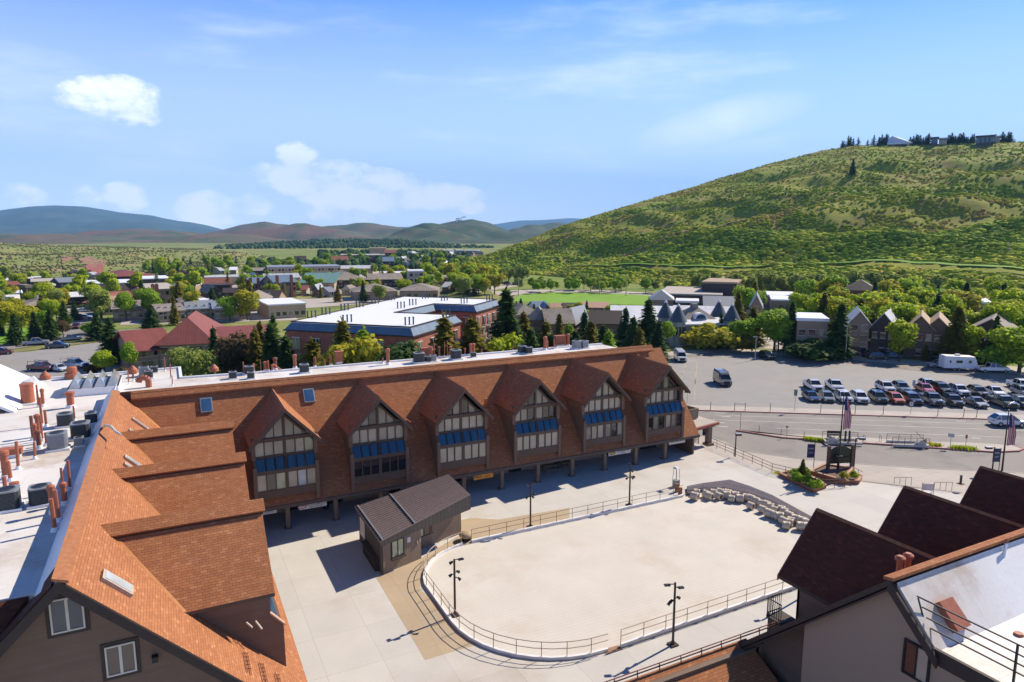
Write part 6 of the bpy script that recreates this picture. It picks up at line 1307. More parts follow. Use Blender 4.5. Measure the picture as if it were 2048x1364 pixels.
# ================================================================== BUILDINGS OF THE TOWN
BB = []                                     # (px0, px1, py_top, py_base, distance) of what must stay visible
def house(px0, px1, pyb, h, dep, roof, rh, wall, rmat, label, rot=0, win=(3, 2), chim=None, cat='house', name='house', ov=.5, group=None, z=ZG, sidewin=True, garage=False, rtrim=None, clear=True):
    if pyb < 645: h *= .82; rh *= .82
    a, b = at(px0, pyb, z), at(px1, pyb, z); c = (a + b) / 2; w = (b - a).length; dist = math.hypot(c.x, c.y)
    rz = math.atan2(c.y, c.x) - math.pi / 2 + R(rot); w *= 1.0 if abs(rot) < 5 else .9
    BB.append((px0, px1, pyb - (h + rh) * 1365 / dist, pyb, dist if clear else 1e9, c.x + math.cos(rz + math.pi / 2) * dep / 2, c.y + math.sin(rz + math.pi / 2) * dep / 2, max(w, dep) / 2))
    o = empty(name, c, rz, label, cat, group); hw = w / 2
    mb = MB(); mb.box((-hw, 0, 0), (hw, dep, h)); wl = mb.build('wall', M[wall], o)
    mb = MB(); e = ov
    if roof == 'flat': mb.box((-hw - e * .5, -e * .5, h), (hw + e * .5, dep + e * .5, h + rh)); mb.box((-hw - e * .5 + .3, -e * .5 + .3, h + rh), (hw + e * .5 - .3, dep + e * .5 - .3, h + rh + .004))
    elif roof == 'gx':
        k = rh / (dep / 2); 
        for s in (-1, 1):
            y0 = dep / 2; y1 = dep / 2 + s * (dep / 2 + e); mb.prism([(-hw - e, y0, h + rh), (hw + e, y0, h + rh), (hw + e, y1, h - e * k), (-hw - e, y1, h - e * k)], (0, 0, -.22))
        g_ = MB(); g_.prism([(-hw, 0, h - .05), (-hw, dep, h - .05), (-hw, dep / 2, h + rh - .3)], (2 * hw, 0, 0)); g_.build('gable', M[wall], o)
    elif roof == 'gy':
        k = rh / hw
        for s in (-1, 1): mb.prism([(0, -e, h + rh), (0, dep + e, h + rh), (s * (hw + e), dep + e, h - e * k), (s * (hw + e), -e, h - e * k)], (0, 0, -.22))
        g_ = MB(); g_.prism([(-hw, 0, h - .05), (hw, 0, h - .05), (0, 0, h + rh - .3)], (0, dep, 0)); g_.build('gable', M[wall], o)
    elif roof == 'hip':
        r_ = min(hw, dep / 2) + e; A_ = [(-hw - e, -e), (hw + e, -e), (hw + e, dep + e), (-hw - e, dep + e)]
        if hw > dep / 2: B_ = [(-hw - e + r_, dep / 2), (hw + e - r_, dep / 2)]; fs = [(0, 1, 5, 4), (1, 2, 5), (2, 3, 4, 5), (3, 0, 4)]
        else: B_ = [(0, -e + r_), (0, dep + e - r_)]; fs = [(0, 1, 4), (1, 2, 5, 4), (2, 3, 5), (3, 0, 4, 5)]
        mb.add([(x, y, h) for x, y in A_] + [(x, y, h + rh) for x, y in B_], fs + [(3, 2, 1, 0)])
    elif roof == 'shed': mb.prism([(-hw - e, -e, h + .1), (hw + e, -e, h + .1), (hw + e, dep + e, h + rh), (-hw - e, dep + e, h + rh)], (0, 0, -.25)); g_ = MB(); g_.prism([(-hw, 0, h - .05), (-hw, dep, h - .05), (-hw, dep, h + rh - .3)], (2 * hw, 0, 0)); g_.build('gable', M[wall], o)
    rf = mb.build('roof', M[rmat], o)
    nc, nr = win
    for r in range(nr):
        z0 = .9 + r * (h - .3) / nr; z1 = min(z0 + 1.35, h - .25)
        for i in range(nc):
            xc = -hw + w * (i + .5) / nc; ww = min(.75, w / nc * .32)
            if garage and r == 0 and i < garage:
                mb = MB(); mb.box((xc - ww * 2.2, -.06, .05), (xc + ww * 2.2, .02, 2.2)); mb.build('garage_door', M['trim_brown'], o); continue
            mb = MB(); mb.box((xc - ww, -.05, z0), (xc + ww, .02, z1)); f = mb.build('window', M['glass_dark' if (i + r) % 3 else 'glass_grey'], o)
            if dist < 260: mb = MB(); mb.box((xc - ww - .1, -.08, z0 - .12), (xc + ww + .1, .02, z0 - .01)); mb.box((xc - ww - .1, -.08, z1 + .01), (xc + ww + .1, .02, z1 + .1)); mb.build('frame', M['white_frame'], f)
        if sidewin:
            for i in range(2):
                for s in (1,):
                    yc = dep * (i + .5) / 2; mb = MB(); mb.box((hw - .02, yc - .6, z0), (hw + .05, yc + .6, z1)); mb.build('window', M['glass_grey'], o)
    for (cx, cy, ch, cm) in (chim or []):
        mb = MB(); mb.box((cx * hw - .6, cy * dep - .5, 0 if cy <= 0 else h - .5), (cx * hw + .6, cy * dep + .5, h + ch)); mb.build('chimney', M[cm], rf)
        mb = MB(); mb.box((cx * hw - .4, cy * dep - .3, h + ch), (cx * hw + .4, cy * dep + .3, h + ch + .25)); mb.build('chimney', M['black'], rf) if dist < 350 else None
    return o
H = house
# far left
H(222, 308, 566, 5, 40, 'hip', 3.4, 'trim_dark', 'red_metal', 'large hall with red hipped metal roof below the scarred plateau', 10, (6, 1), cat='hall', ov=2)
H(176, 276, 586, 5.5, 30, 'flat', .5, 'siding_dark', 'membrane_clean', 'long low building with bright white roof in front of the red hall', -2, (9, 1), cat='building')
H(280, 338, 575, 5.5, 28, 'flat', .5, 'siding_dark', 'membrane_clean', 'white flat roof building right of the red hall', 4, (5, 1), cat='building')
H(20, 62, 570, 4, 14, 'flat', .4, 'siding_dark', 'white_metal', 'long low shed with white roof at the plateau foot', 0, (5, 1), cat='building'); H(66, 90, 567, 4, 14, 'flat', .4, 'siding_dark', 'white_metal', 'short low shed right of the long white roofed one', 0, (3, 1), cat='building')
H(70, 120, 575, 4.2, 16, 'gx', 1.4, 'siding_dark', 'sidewalk', 'long dark building with pale roof edge behind the left trees', 0, (6, 1), cat='building'); H(122, 176, 576, 4.2, 18, 'gx', 2.4, 'siding_dark', 'ac_light', 'grey gabled building left of the bright white roof', 12, (5, 1), cat='building'); H(0, 20, 574, 4, 14, 'flat', .4, 'siding_dark', 'white_metal', 'low white roofed shed at the left frame edge', 0, (2, 1), cat='building')
H(0, 42, 606, 4.5, 18, 'flat', .5, 'stucco_beige', 'membrane_clean', 'beige flat roofed block at the left frame edge behind the yellow tree', 0, (5, 2), cat='building'); H(76, 108, 585, 4, 14, 'hip', 1.8, 'stucco_beige', 'sidewalk', 'pale pinkish hipped house between trees at the far left', 0, (4, 1))
H(50, 128, 632, 4.6, 16, 'hip', 2.4, 'siding_dark', 'gravel', 'wide grey hipped house behind the big spruces on the left', 8, (6, 2), chim=[(0, .5, 3, 'white_paint')]); H(120, 180, 610, 4.2, 12, 'gx', 1.8, 'siding_dark', 'white_metal', 'low house with white roof edge behind the spruces', 6, (4, 1)); H(168, 194, 623, 4.0, 22, 'shed', 2.6, 'siding_dark', 'rust_pipe', 'house with steep orange brown roof above the red parked car', -30, (2, 1))
H(212, 258, 596, 4.5, 14, 'gx', 2.6, 'stucco_taupe', 'trim_dark', 'slate blue gabled house behind the brown ones', 14, (4, 1)); H(232, 268, 610, 4, 12, 'gx', 2.6, 'siding_brown', 'rust_dark', 'rusty brown gabled house left of the chimney condominium', 16, (3, 1)); H(224, 256, 619, 3.6, 12, 'gx', 2.4, 'siding_brown', 'wood_tan', 'tan roofed low house in front of the rusty brown one', 16, (3, 1)); H(262, 292, 600, 3.6, 12, 'gy', 2.4, 'siding_brown', 'rust_dark', 'small brown gable peeking out of the trees', 0, (2, 1))
H(300, 352, 608, 7.5, 14, 'shed', 2.0, 'stucco_taupe', 'sidewalk', 'taupe condominium with slanted roof and brick chimney', 12, (5, 2), chim=[(-.7, -.02, 2, 'brick_red'), (-.4, -.02, 2, 'brick_red')], cat='condominium'); H(345, 368, 600, 6.5, 12, 'hip', 2.2, 'stucco_beige', 'ac_light', 'beige hipped end block right of the taupe condominium', 0, (2, 2), cat='condominium')
H(385, 415, 573, 4.5, 26, 'gy', 5, 'siding_dark', 'red_metal', 'house with vivid red gabled roof in the middle distance', 25, (2, 1)); H(414, 486, 570, 5, 22, 'flat', .6, 'brick_tan', 'grey_metal', 'long tan building with grey roof right of the vivid red roof', 2, (9, 1), cat='building'); H(398, 462, 580, 4, 12, 'gx', 3, 'siding_brown', 'rust_dark', 'long orange brown roofed building below the tan one', 3, (6, 1), cat='building')
H(410, 458, 592, 5, 12, 'flat', 1.2, 'trim_dark', 'trim_dark', 'dark flat building behind the brown gabled lodge', 0, (5, 1), cat='building'); H(416, 446, 603, 5, 16, 'gy', 3, 'siding_dark', 'gravel', 'dark brown gabled lodge beside a street lamp', 12, (3, 2)); H(450, 480, 598, 3.6, 12, 'gx', 2, 'siding_brown', 'trim_dark', 'low dark roofed house right of the gabled lodge', 0, (3, 1))
H(362, 420, 620, 4, 14, 'hip', 2.4, 'stucco_beige', 'gravel', 'wide grey brown hipped house left of the long condominium row', 6, (5, 1)); H(392, 420, 627, 5, 12, 'flat', .5, 'siding_dark', 'membrane_clean', 'small white flat roof beside the grey brown hipped house', 0, (2, 1), cat='building')
for i, (x0, x1, y, lb) in enumerate(((232, 296, 640, 'dark roofed condominium row with white parapets, left end'), (318, 372, 644, 'brown roofed condominium in the middle of the near row'), (378, 428, 640, 'condominium with slanted grey roof and white edges behind the red roof'), (432, 500, 640, 'long condominium with dark slanted roof and white balconies behind the red roof'))):
    H(x0, x1, y, 4.6, 12, 'shed' if i != 1 else 'gx', 2.2, 'stucco_taupe', 'gravel' if i < 2 else 'ac_light', lb, (0, 14, 3, 3)[i], (6, 2), cat='condominium', chim=[(-.8, .2, .8, 'white_paint'), (-.3, .2, .8, 'white_paint'), (.3, .2, .8, 'white_paint'), (.8, .2, .8, 'white_paint')])
H(500, 540, 592, 7, 16, 'gx', 3, 'stucco_taupe', 'blue_metal', 'blue grey roofed condominium with brick chimneys, left block', 8, (4, 2), chim=[(-.9, 0, 2.5, 'brick_red'), (-.1, 0, 2.5, 'brick_red'), (.7, 0, 2.5, 'brick_red')], cat='condominium'); H(548, 596, 595, 8.5, 18, 'gx', 3.4, 'stucco_taupe', 'blue_metal', 'blue grey roofed condominium with two tall brick chimneys, right block', 18, (4, 3), chim=[(-.75, -.02, 3, 'brick_red'), (.55, -.02, 3, 'brick_red')], cat='condominium')
H(478, 532, 622, 4.2, 20, 'hip', 4, 'stucco_beige', 'gravel', 'large brown grey hipped roof below the chimney condominium', -10, (4, 1)); H(516, 558, 612, 4, 14, 'gx', 3.2, 'stucco_taupe', 'trim_dark', 'dark slate gabled house between the grey hip and the spruces', -14, (3, 1), chim=[(-.2, .3, 1.6, 'white_paint')])
H(536, 616, 636, 5.5, 22, 'flat', .5, 'brick_tan', 'membrane_clean', 'low tan building with white membrane roof left of the brick hotel', 12, (6, 1), cat='building')
H(540, 680, 552, 7, 30, 'flat', 1.0, 'brick_tan', 'ac_light', 'long tan commercial building with grey cluttered roof', 3, (22, 2), cat='building'); H(500, 540, 553, 5, 18, 'gx', 2, 'siding_dark', 'gravel', 'grey roofed building left of the long tan one', 0, (4, 1), cat='building')
H(498, 530, 568, 4.5, 14, 'gy', 3.2, 'brick_red', 'green_metal', 'small gabled building with green metal roof', 10, (3, 1)); H(532, 598, 568, 4.5, 18, 'gx', 2.4, 'brick_tan', 'grey_metal', 'pale grey roofed building right of the small green roof', 4, (7, 1), cat='building'); H(600, 672, 580, 5, 26, 'gx', 5, 'brick_tan', 'green_metal', 'building with green and white striped metal roof', -14, (7, 1), cat='building', ov=1)
H(655, 738, 577, 5.5, 30, 'hip', 5, 'siding_dark', 'gravel', 'large brown hipped lodge in the middle of town', 8, (8, 2), cat='lodge', ov=1.2); H(738, 805, 575, 5.5, 22, 'gx', 3, 'siding_dark', 'gravel', 'long brown gabled building right of the hipped lodge', 4, (7, 2), cat='building')
H(770, 838, 562, 5.5, 22, 'flat', .6, 'siding_dark', 'white_metal', 'long white flat roof above the brown gabled building', 3, (7, 1), cat='building'); H(818, 848, 578, 11, 14, 'flat', .7, 'sidewalk', 'white_paint', 'pale grey four storey block among trees', 4, (3, 3), cat='building'); H(848, 896, 575, 6.5, 16, 'hip', 2, 'stucco_taupe', 'gravel', 'taupe house with dark hipped roof right of the pale block', 0, (4, 2))
H(705, 800, 600, 4.5, 20, 'hip', 3.6, 'stucco_taupe', 'gravel', 'wide grey shingled roof just behind the hotel, left part', 6, (8, 1)); H(800, 876, 598, 4.5, 20, 'hip', 3.2, 'stucco_taupe', 'gravel', 'wide grey shingled roof just behind the hotel, right part', -4, (6, 1))
H(682, 770, 522, 7, 40, 'flat', 1.2, 'siding_dark', 'sidewalk', 'very long pale roofed hall far down the valley', 0, (14, 1), cat='hall'); H(740, 772, 516, 14, 30, 'flat', 1, 'brick_tan', 'brick_tan', 'tan boxy hall rising behind the long pale roof', 0, (3, 1), cat='hall'); H(770, 792, 520, 10, 24, 'gx', 4, 'trim_dark', 'rust_dark', 'dark maroon building right of the tan hall', 0, (4, 1), cat='building')
H(742, 756, 534, 7, 14, 'gy', 4, 'red_metal', 'red_metal', 'small bright red house far down the valley', 8, (2, 1)); H(766, 788, 538, 8, 16, 'gx', 4, 'siding_dark', 'blue_metal', 'dark blue gabled house far down the valley', 0, (4, 2)); H(590, 612, 532, 7, 16, 'gx', 4, 'siding_dark', 'trim_dark', 'dark gabled lodge at the foot of the plateau', 0, (4, 1)); H(662, 700, 530, 6, 16, 'gx', 4, 'stucco_beige', 'rust_dark', 'group of tan gabled roofs below the far hall', 10, (5, 1)); H(680, 745, 548, 5, 26, 'gx', 2, 'stucco_taupe', 'grey_metal', 'wide blue grey roof right of the long tan building', 0, (7, 1), cat='building')
for i in range(34):                        # the far end of the town
    px = rnd.uniform(800, 975); py = rnd.uniform(512, 541) - (px - 800) * .02; w = rnd.uniform(6, 13); big_ = py < 518
    if px > 905 and py > 530: continue
    H(px, px + w, py, rnd.uniform(4, 6), 14, rnd.choice(['gx', 'gy', 'hip', 'flat']), rnd.uniform(1.5, 3.5), rnd.choice(['siding_dark', 'stucco_taupe', 'stucco_beige', 'sidewalk']), rnd.choice(['gravel', 'ac_light', 'white_metal', 'rust_dark', 'trim_dark', 'grey_metal']), 'small distant house at the far end of the town', rnd.uniform(-25, 25), (2, 1), group='distant houses at the valley end', sidewin=False, clear=False)
for i, (px, w) in enumerate(((886, 20), (912, 14), (930, 22), (948, 12))): H(px, px + w, 509 + i * .4, 7, 26, 'flat', 1, 'sidewalk', 'white_paint', 'long white shed in front of the round hill', 0, (3, 1), group='white sheds at the foot of the round hill', sidewin=False, clear=False)
# right part
H(1000, 1024, 640, 4, 12, 'gx', 2.6, 'stucco_taupe', 'gravel', 'brown roof with two dark chimneys left of the blue roof houses', -4, (3, 1), chim=[(-.3, .3, 3.5, 'trim_dark'), (.8, .2, 4.2, 'trim_dark')]); H(1070, 1098, 630, 3, 12, 'gx', 2.4, 'white_paint', 'blue_metal', 'white house with dark blue roof by the playing field', 14, (3, 1)); H(1086, 1102, 634, 3.4, 10, 'gy', 2, 'red_metal', 'blue_metal', 'narrow red fronted house with blue roof by the playing field', 8, (2, 1))
H(1128, 1160, 625, 2.2, 10, 'gx', 1.6, 'siding_dark', 'trim_dark', 'dark blue roofed house at the field edge', 6, (3, 1)); H(1165, 1215, 624, 2.2, 10, 'gx', 1.8, 'siding_brown', 'stone_cap', 'maroon brown roofed house at the field edge', 0, (4, 1))
H(1028, 1082, 655, 4, 12, 'hip', 2.8, 'stucco_taupe', 'gravel', 'grey complex roofed house left of the brown tree row', 20, (4, 1), chim=[(.3, .2, 1, 'brick_red')]); H(1060, 1094, 672, 4.5, 10, 'hip', 3.4, 'siding_brown', 'gravel', 'house with small pyramid roof and brick base', 0, (3, 1)); H(1090, 1150, 678, 4.5, 12, 'gx', 3.2, 'siding_brown', 'gravel', 'dark gabled houses among spruces behind the ridge', 10, (4, 1)); H(1128, 1150, 668, 4, 10, 'gy', 3.5, 'siding_brown', 'ac_light', 'pale grey gable between the ridge spruces', -24, (2, 1)); H(1180, 1240, 676, 4.2, 12, 'gx', 2.8, 'siding_brown', 'trim_dark', 'long low dark roofed house left of the big pale roof', 0, (5, 1))
H(1228, 1560, 662, 5.2, 30, 'gx', 5.2, 'stucco_taupe', 'white_metal', 'very large pale ribbed roof of the school hall behind the mansion', 2, (18, 1), cat='hall', ov=.8) if False else H(1226, 1350, 664, 2.8, 26, 'gx', 3.6, 'stucco_taupe', 'white_metal', 'very large pale ribbed metal roof behind the tall spruces', 3, (10, 1), cat='hall', ov=.8)
H(1350, 1468, 652, 2.4, 18, 'gx', 3, 'stucco_taupe', 'white_metal', 'pale roof of the long hall directly behind the turreted mansion', 3, (8, 1), cat='hall'); H(1300, 1345, 622, 5, 14, 'hip', 4, 'stucco_taupe', 'ac_light', 'grey hipped roof below the building site', 0, (4, 1)); H(1352, 1395, 628, 5, 10, 'flat', .8, 'siding_dark', 'white_paint', 'low dark building with white roof band behind the mansion', 0, (6, 1), cat='building')
H(1318, 1440, 611, 5.0, 40, 'flat', .7, 'siding_dark', 'sidewalk', 'half built structure with pale concrete deck on the building site', -3, (12, 1), cat='building site'); H(1400, 1474, 607, 10, 34, 'flat', .9, 'siding_dark', 'wood_tan', 'dark walled block with tan roof at the right of the building site', -6, (3, 1), cat='building site', sidewin=False)
H(1410, 1500, 632, 4.5, 14, 'gx', 3.2, 'siding_dark', 'ac_light', 'long slate roofed houses with white gables right of the mansion', 4, (7, 1)); H(1500, 1520, 660, 7.5, 14, 'gy', 3, 'stucco_taupe', 'ac_light', 'tall narrow grey house half hidden by a rusty tree', 0, (2, 3)); H(1536, 1588, 613, 4.8, 18, 'flat', .8, 'stucco_taupe', 'membrane_clean', 'white flat roofed house above the tree line, upper', 4, (5, 1)); H(1545, 1632, 624, 4.8, 20, 'flat', .7, 'stucco_taupe', 'membrane_clean', 'long white flat roofed house below the upper one', 4, (7, 1))
H(1590, 1652, 712, 8.2, 12, 'flat', .7, 'stucco_taupe', 'membrane_clean', 'modern taupe house with white roof slab behind dark bushes', 8, (3, 2)); H(1696, 1732, 712, 8.0, 12, 'gy', 2.6, 'stucco_taupe', 'grey_metal', 'narrow taupe gabled house with garage and metal roof', 4, (2, 3), garage=1); H(1738, 1786, 715, 7.4, 12, 'gy', 3.0, 'siding_dark', 'grey_metal', 'dark twin gabled house with pale metal roof', -6, (3, 2), garage=1)
H(1812, 1858, 718, 7.2, 14, 'gy', 2.8, 'siding_brown', 'wood_tan', 'brown timber house with wide gable, left half of the pair', 0, (3, 2), garage=1); H(1846, 1894, 720, 7.0, 14, 'gy', 2.8, 'siding_brown', 'wood_tan', 'brown timber house with wide gable, right half of the pair', 0, (3, 2), garage=1); H(1938, 2012, 722, 6.8, 14, 'gy', 2.8, 'siding_dark', 'gravel', 'dark timber house with broad grey gable near the trailer', -3, (4, 2))
H(1688, 1748, 620, 9, 14, 'hip', 4.5, 'rust_dark', 'trim_dark', 'tall brown house with dark hipped roof rising from the trees', 0, (4, 2)); H(1934, 1976, 650, 6.5, 16, 'flat', .8, 'stucco_taupe', 'membrane_clean', 'white flat roofed house among trees on the right', 6, (4, 1)); H(1876, 1894, 658, 6, 10, 'gy', 3.4, 'white_paint', 'ac_light', 'small white gable among the trees', -8, (1, 1)); H(2010, 2048, 658, 5, 14, 'hip', 3, 'stucco_taupe', 'trim_dark', 'grey hipped house at the right frame edge', 0, (3, 1)); H(1950, 1990, 672, 4, 10, 'shed', 1.5, 'siding_brown', 'white_paint', 'low house with snowy white roof under the spruce on the right', 0, (3, 1)); H(1945, 1975, 618, 5, 12, 'gx', 3, 'siding_dark', 'stone_cap', 'maroon roofed house deep in the trees on the right', 0, (3, 1))
# small houses filling the gaps of the town
nf = 0; tries = 0
while nf < 62 and tries < 3000:
    tries += 1; rgt = nf >= 50; px = rnd.uniform(1500, 2040) if rgt else rnd.uniform(-10, 960); py = rnd.uniform(612, 690) if rgt else rnd.uniform(548, 638); w = rnd.uniform(13, 26) * (.6 + .4 * (py - 540) / 100)
    if (120 < px + w and px < 205 and py > 600) or (560 < px + w and px < 1010 and py > 596) or (px > 905 and not rgt) or (190 < px < 330 and py < 562): continue
    if any(x0 - 4 < px + w and px < x1 + 4 and y0 - 6 < py < y1 + 10 for x0, x1, y0, y1, *_ in BB): continue
    nf += 1; H(px, px + w, py, rnd.uniform(3, 4), 11, rnd.choice(['gx', 'gy', 'gx', 'hip', 'flat']), rnd.uniform(1.4, 2.6), rnd.choice(['siding_brown', 'stucco_taupe', 'stucco_beige', 'sidewalk']), rnd.choice(['gravel', 'ac_light', 'white_metal', 'rust_dark', 'grey_metal', 'wood_tan', 'membrane_clean']), 'small house squeezed between the trees of the town', rnd.uniform(-25, 25), (3, 1), group='small houses between the trees ' + ('behind the far lane' if rgt else 'left of and behind the hotel'), sidewin=False)
# hilltop houses
def hilltop(px0, px1, py, dist, h, roof, rh, wall, rmat, label):
    a, b = far(px0, py, dist), far(px1, py, dist); c = (a + b) / 2; w = (b - a).length; o = empty('hilltop_house', c, math.atan2(c.y, c.x) - math.pi / 2, label, 'house'); hw = w / 2; mb = MB(); mb.box((-hw, 0, -4), (hw, 14, h)); mb.build('wall', M[wall], o); mb = MB()
    if roof == 'shed': mb.prism([(-hw - 2, -2, h - .5), (hw + 5, -2, h - .5), (hw * .1, 9, h + rh * .8), (-hw * .7, 10, h + rh + 1), (-hw - 1.5, 8, h + rh * .7)], (0, .5, -.5))
    else: mb.box((-hw - 1, -1, h), (hw + 1, 15, h + rh))
    mb.build('roof', M[rmat], o)
    for i in range(4): x = -hw + w * (i + .5) / 4; mb = MB(); mb.box((x - w * .09, -.1, h * .25), (x + w * .09, .05, h * .85)); mb.build('window', M['glass_sky'], o)
hilltop(1778, 1815, 291, 945, 2.5, 'shed', 9, 'trim_dark', 'white_paint', 'hilltop house with big white sweeping roof'); hilltop(1862, 1875, 288, 950, 7, 'flat', .8, 'siding_dark', 'trim_dark', 'blue glazed hilltop house among conifers'); hilltop(1878, 1894, 283, 960, 3.5, 'flat', .8, 'stucco_beige', 'white_paint', 'low hilltop house with white roof right of the blue glazed one'); hilltop(1952, 1986, 289, 950, 9, 'flat', 1, 'siding_dark', 'trim_dark', 'wide dark hilltop house near the right end of the crest'); hilltop(1990, 2000, 278, 970, 3, 'flat', .6, 'stucco_beige', 'white_paint', 'tiny pale hilltop house at the right end of the crest')

# ---------- the brick hotel
ht = empty('brick_hotel', (17.9, 115, ZG), 0, 'large red brick hotel with white flat roof and blue grey mansard edges', 'hotel'); HO = Vector((17.9, 115.0, ZG)); ha = Vector((.7, -.714, 0)); hb = Vector((.714, .7, 0))
def hp(a, b, z): return ha * a + hb * b + Vector((0, 0, z - ZG))
U = [(0, 0), (21.5, 0), (21.5, 17), (9.5, 17), (9.5, 34), (18.3, 34), (18.3, 47), (-4, 47)]
def offs(P, d):
    out = []; n = len(P)
    for i in range(n):
        p0, p1, p2 = Vector(P[i - 1]), Vector(P[i]), Vector(P[(i + 1) % n]); e1 = (p1 - p0).normalized(); e2 = (p2 - p1).normalized(); n1 = Vector((e1.y, -e1.x)); n2 = Vector((e2.y, -e2.x)); k = (n1 + n2); k = k / max(.3, (1 + n1.dot(n2))); out.append(tuple(p1 + k * d))
    return out
UW = offs(U, .75)
mb = MB(); mb.prism([hp(a, b, ZG) for a, b in UW], (0, 0, 11.85 - ZG)); mb.build('wall', M['brick_red'], ht)
mb = MB(); UO = offs(U, 1.0)
for i in range(8): j = (i + 1) % 8; mb.quad(hp(*UO[i], 11.75), hp(*UO[j], 11.75), hp(*U[j], 13.0), hp(*U[i], 13.0))
mb.build('mansard', M['blue_metal'], ht)
mb = MB(); mb.prism([hp(a, b, 13.0) for a, b in offs(U, .1)], (0, 0, -.3)); mb.build('flat_roof', M['membrane_clean'], ht)
mb = MB()
for P_, z in ((UO, 11.73), (offs(U, .05), 13.05)):
    sweep(mb, [hp(*q, z)[:2] for q in P_], .25, z - ZG - .09, z - ZG + .09, True)
mb.build('gutter', M['trim_dark'], ht)
def facade(p, q, n, floors, balc):
    p, q = Vector(p), Vector(q); e = (q - p).normalized(); nrm = Vector((e.y, -e.x)); W3 = ha * e.x + hb * e.y; N3 = ha * nrm.x + hb * nrm.y
    for i in range(n):
        c = p + (q - p) * ((i + .5) / n)
        for f in range(floors):
            zc = 9.6 - f * 2.75; P = hp(c.x, c.y, zc); mb = MB(); mb.obox(P + N3 * .03, W3 * .75, N3 * .06, Vector((0, 0, .95))); w = mb.build('window', M['glass_dark' if (i + f) % 2 else 'glass_grey'], ht)
            mb = MB(); mb.obox(P + N3 * .1, W3 * .05, N3 * .05, Vector((0, 0, .95))); mb.obox(P + N3 * .1 + Vector((0, 0, 1.0)), W3 * .8, N3 * .06, Vector((0, 0, .06))); mb.build('frame', M['white_frame'], w)
            if balc: mb = MB(); mb.obox(P + N3 * .6 - Vector((0, 0, 1.0)), W3 * 1.0, N3 * .55, Vector((0, 0, .07))); mb.build('balcony', M['rail_tan'], ht); mb = MB(); [mb.obox(P + N3 * 1.1 - Vector((0, 0, z_)), W3 * 1.0, N3 * .03, Vector((0, 0, .03))) for z_ in (.1, .5)]; [mb.obox(P + N3 * 1.1 + W3 * k - Vector((0, 0, .5)), W3 * .03, N3 * .03, Vector((0, 0, .45))) for k in (-1, -.5, 0, .5, 1)]; mb.build('balcony_rail', M['dark_metal'], ht)
facade(UW[0], UW[1], 6, 4, False); facade(UW[1], UW[2], 4, 4, True); facade(UW[5], UW[6], 5, 4, True); facade(UW[4], UW[5], 2, 3, False)
for k, (a, b) in enumerate([(-.5, 5), (-1.0, 10), (-1.6, 17), (-2, 23), (-2.6, 30), (-3.2, 38), (8.5, 1.8), (19.5, 2.2), (20.3, 14.5), (6, 30), (8, 41), (14.5, 36.5), (17.3, 44), (6.5, 24), (2, 44)]):
    mb = MB()
    for j in range(3): P = hp(a + .45 * j, b + .5 * j, 13.0); mb.cyl(P, P + Vector((0, 0, 1.1)), .13, .13, 8); mb.cyl(P + Vector((0, 0, 1.1)), P + Vector((0, 0, 1.25)), .17, .17, 8)
    mb.build('vent_pipe', M['ac_case'], ht)
BB.append((567, 1000, 592, 720, 118, 45, 118, 0))
# ---------- red roofed condominium and its neighbour
def redroof(px0, px1, pyb, dep, h, rh, rot, label, typ='hip'):
    return H(px0, px1, pyb, h, dep, typ, rh, 'stucco_taupe', 'red_metal', label, rot, (6, 2), cat='condominium', ov=1.0)
redroof(272, 345, 742, 15, 5.0, 3.0, 14, 'condominium with red ribbed metal roof and grey walls, left wing', 'gx'); redroof(322, 428, 738, 24, 5.4, 5.0, -8, 'condominium with red ribbed metal roof, tall middle wing'); redroof(428, 545, 728, 13, 4.8, 2.0, 4, 'low red roofed wing between the condominium and the brick hotel', 'shed')
# ---------- turreted mansion
m0, m1 = at(1350, 692, ZG), at(1466, 690, ZG); mw = (m1 - m0).length; mrz = math.atan2(m1.y - m0.y, m1.x - m0.x); mo = empty('turreted_mansion', (m0 + m1) / 2, mrz, 'grey stone mansion with four pointed slate turrets', 'mansion'); hw = mw / 2
mb = MB(); mb.box((-hw, 0, 0), (hw, 13, 5.6)); mb.build('wall', M['ac_light'], mo)
mb = MB(); mb.prism([(-hw + 1, -.4, 5.6), (hw - 1, -.4, 5.6), (hw - 1, 5, 6.6), (-hw + 1, 5, 6.6)], (0, 0, -.3)); mb.build('front_roof', M['white_metal'], mo)
mb = MB(); A_ = [(-hw * .6, 3.2), (hw * .6, 3.2), (hw * .6, 13), (-hw * .6, 13)]; mb.add([(x, y, 6.2) for x, y in A_] + [(-.8, 8, 9.2), (.8, 8, 9.2)], [(0, 1, 5, 4), (1, 2, 5), (2, 3, 4, 5), (3, 0, 4)]); mb.box((-.8, 7.2, 8.8), (.8, 8.8, 10.0)); mr = mb.build('roof', M['gravel'], mo)
mb = MB(); mb.prism([(1.8 * math.cos(math.pi * i / 12), 2.9, 6.4 + 1.6 * math.sin(math.pi * i / 12)) for i in range(13)], (0, 2.4, 0)); mb.build('arched_dormer', M['white_paint'], mr); mb = MB(); mb.poly([(1.35 * math.cos(math.pi * i / 12), 2.88, 6.5 + 1.15 * math.sin(math.pi * i / 12)) for i in range(13)]); mb.build('pane', M['glass_sky'], mr)
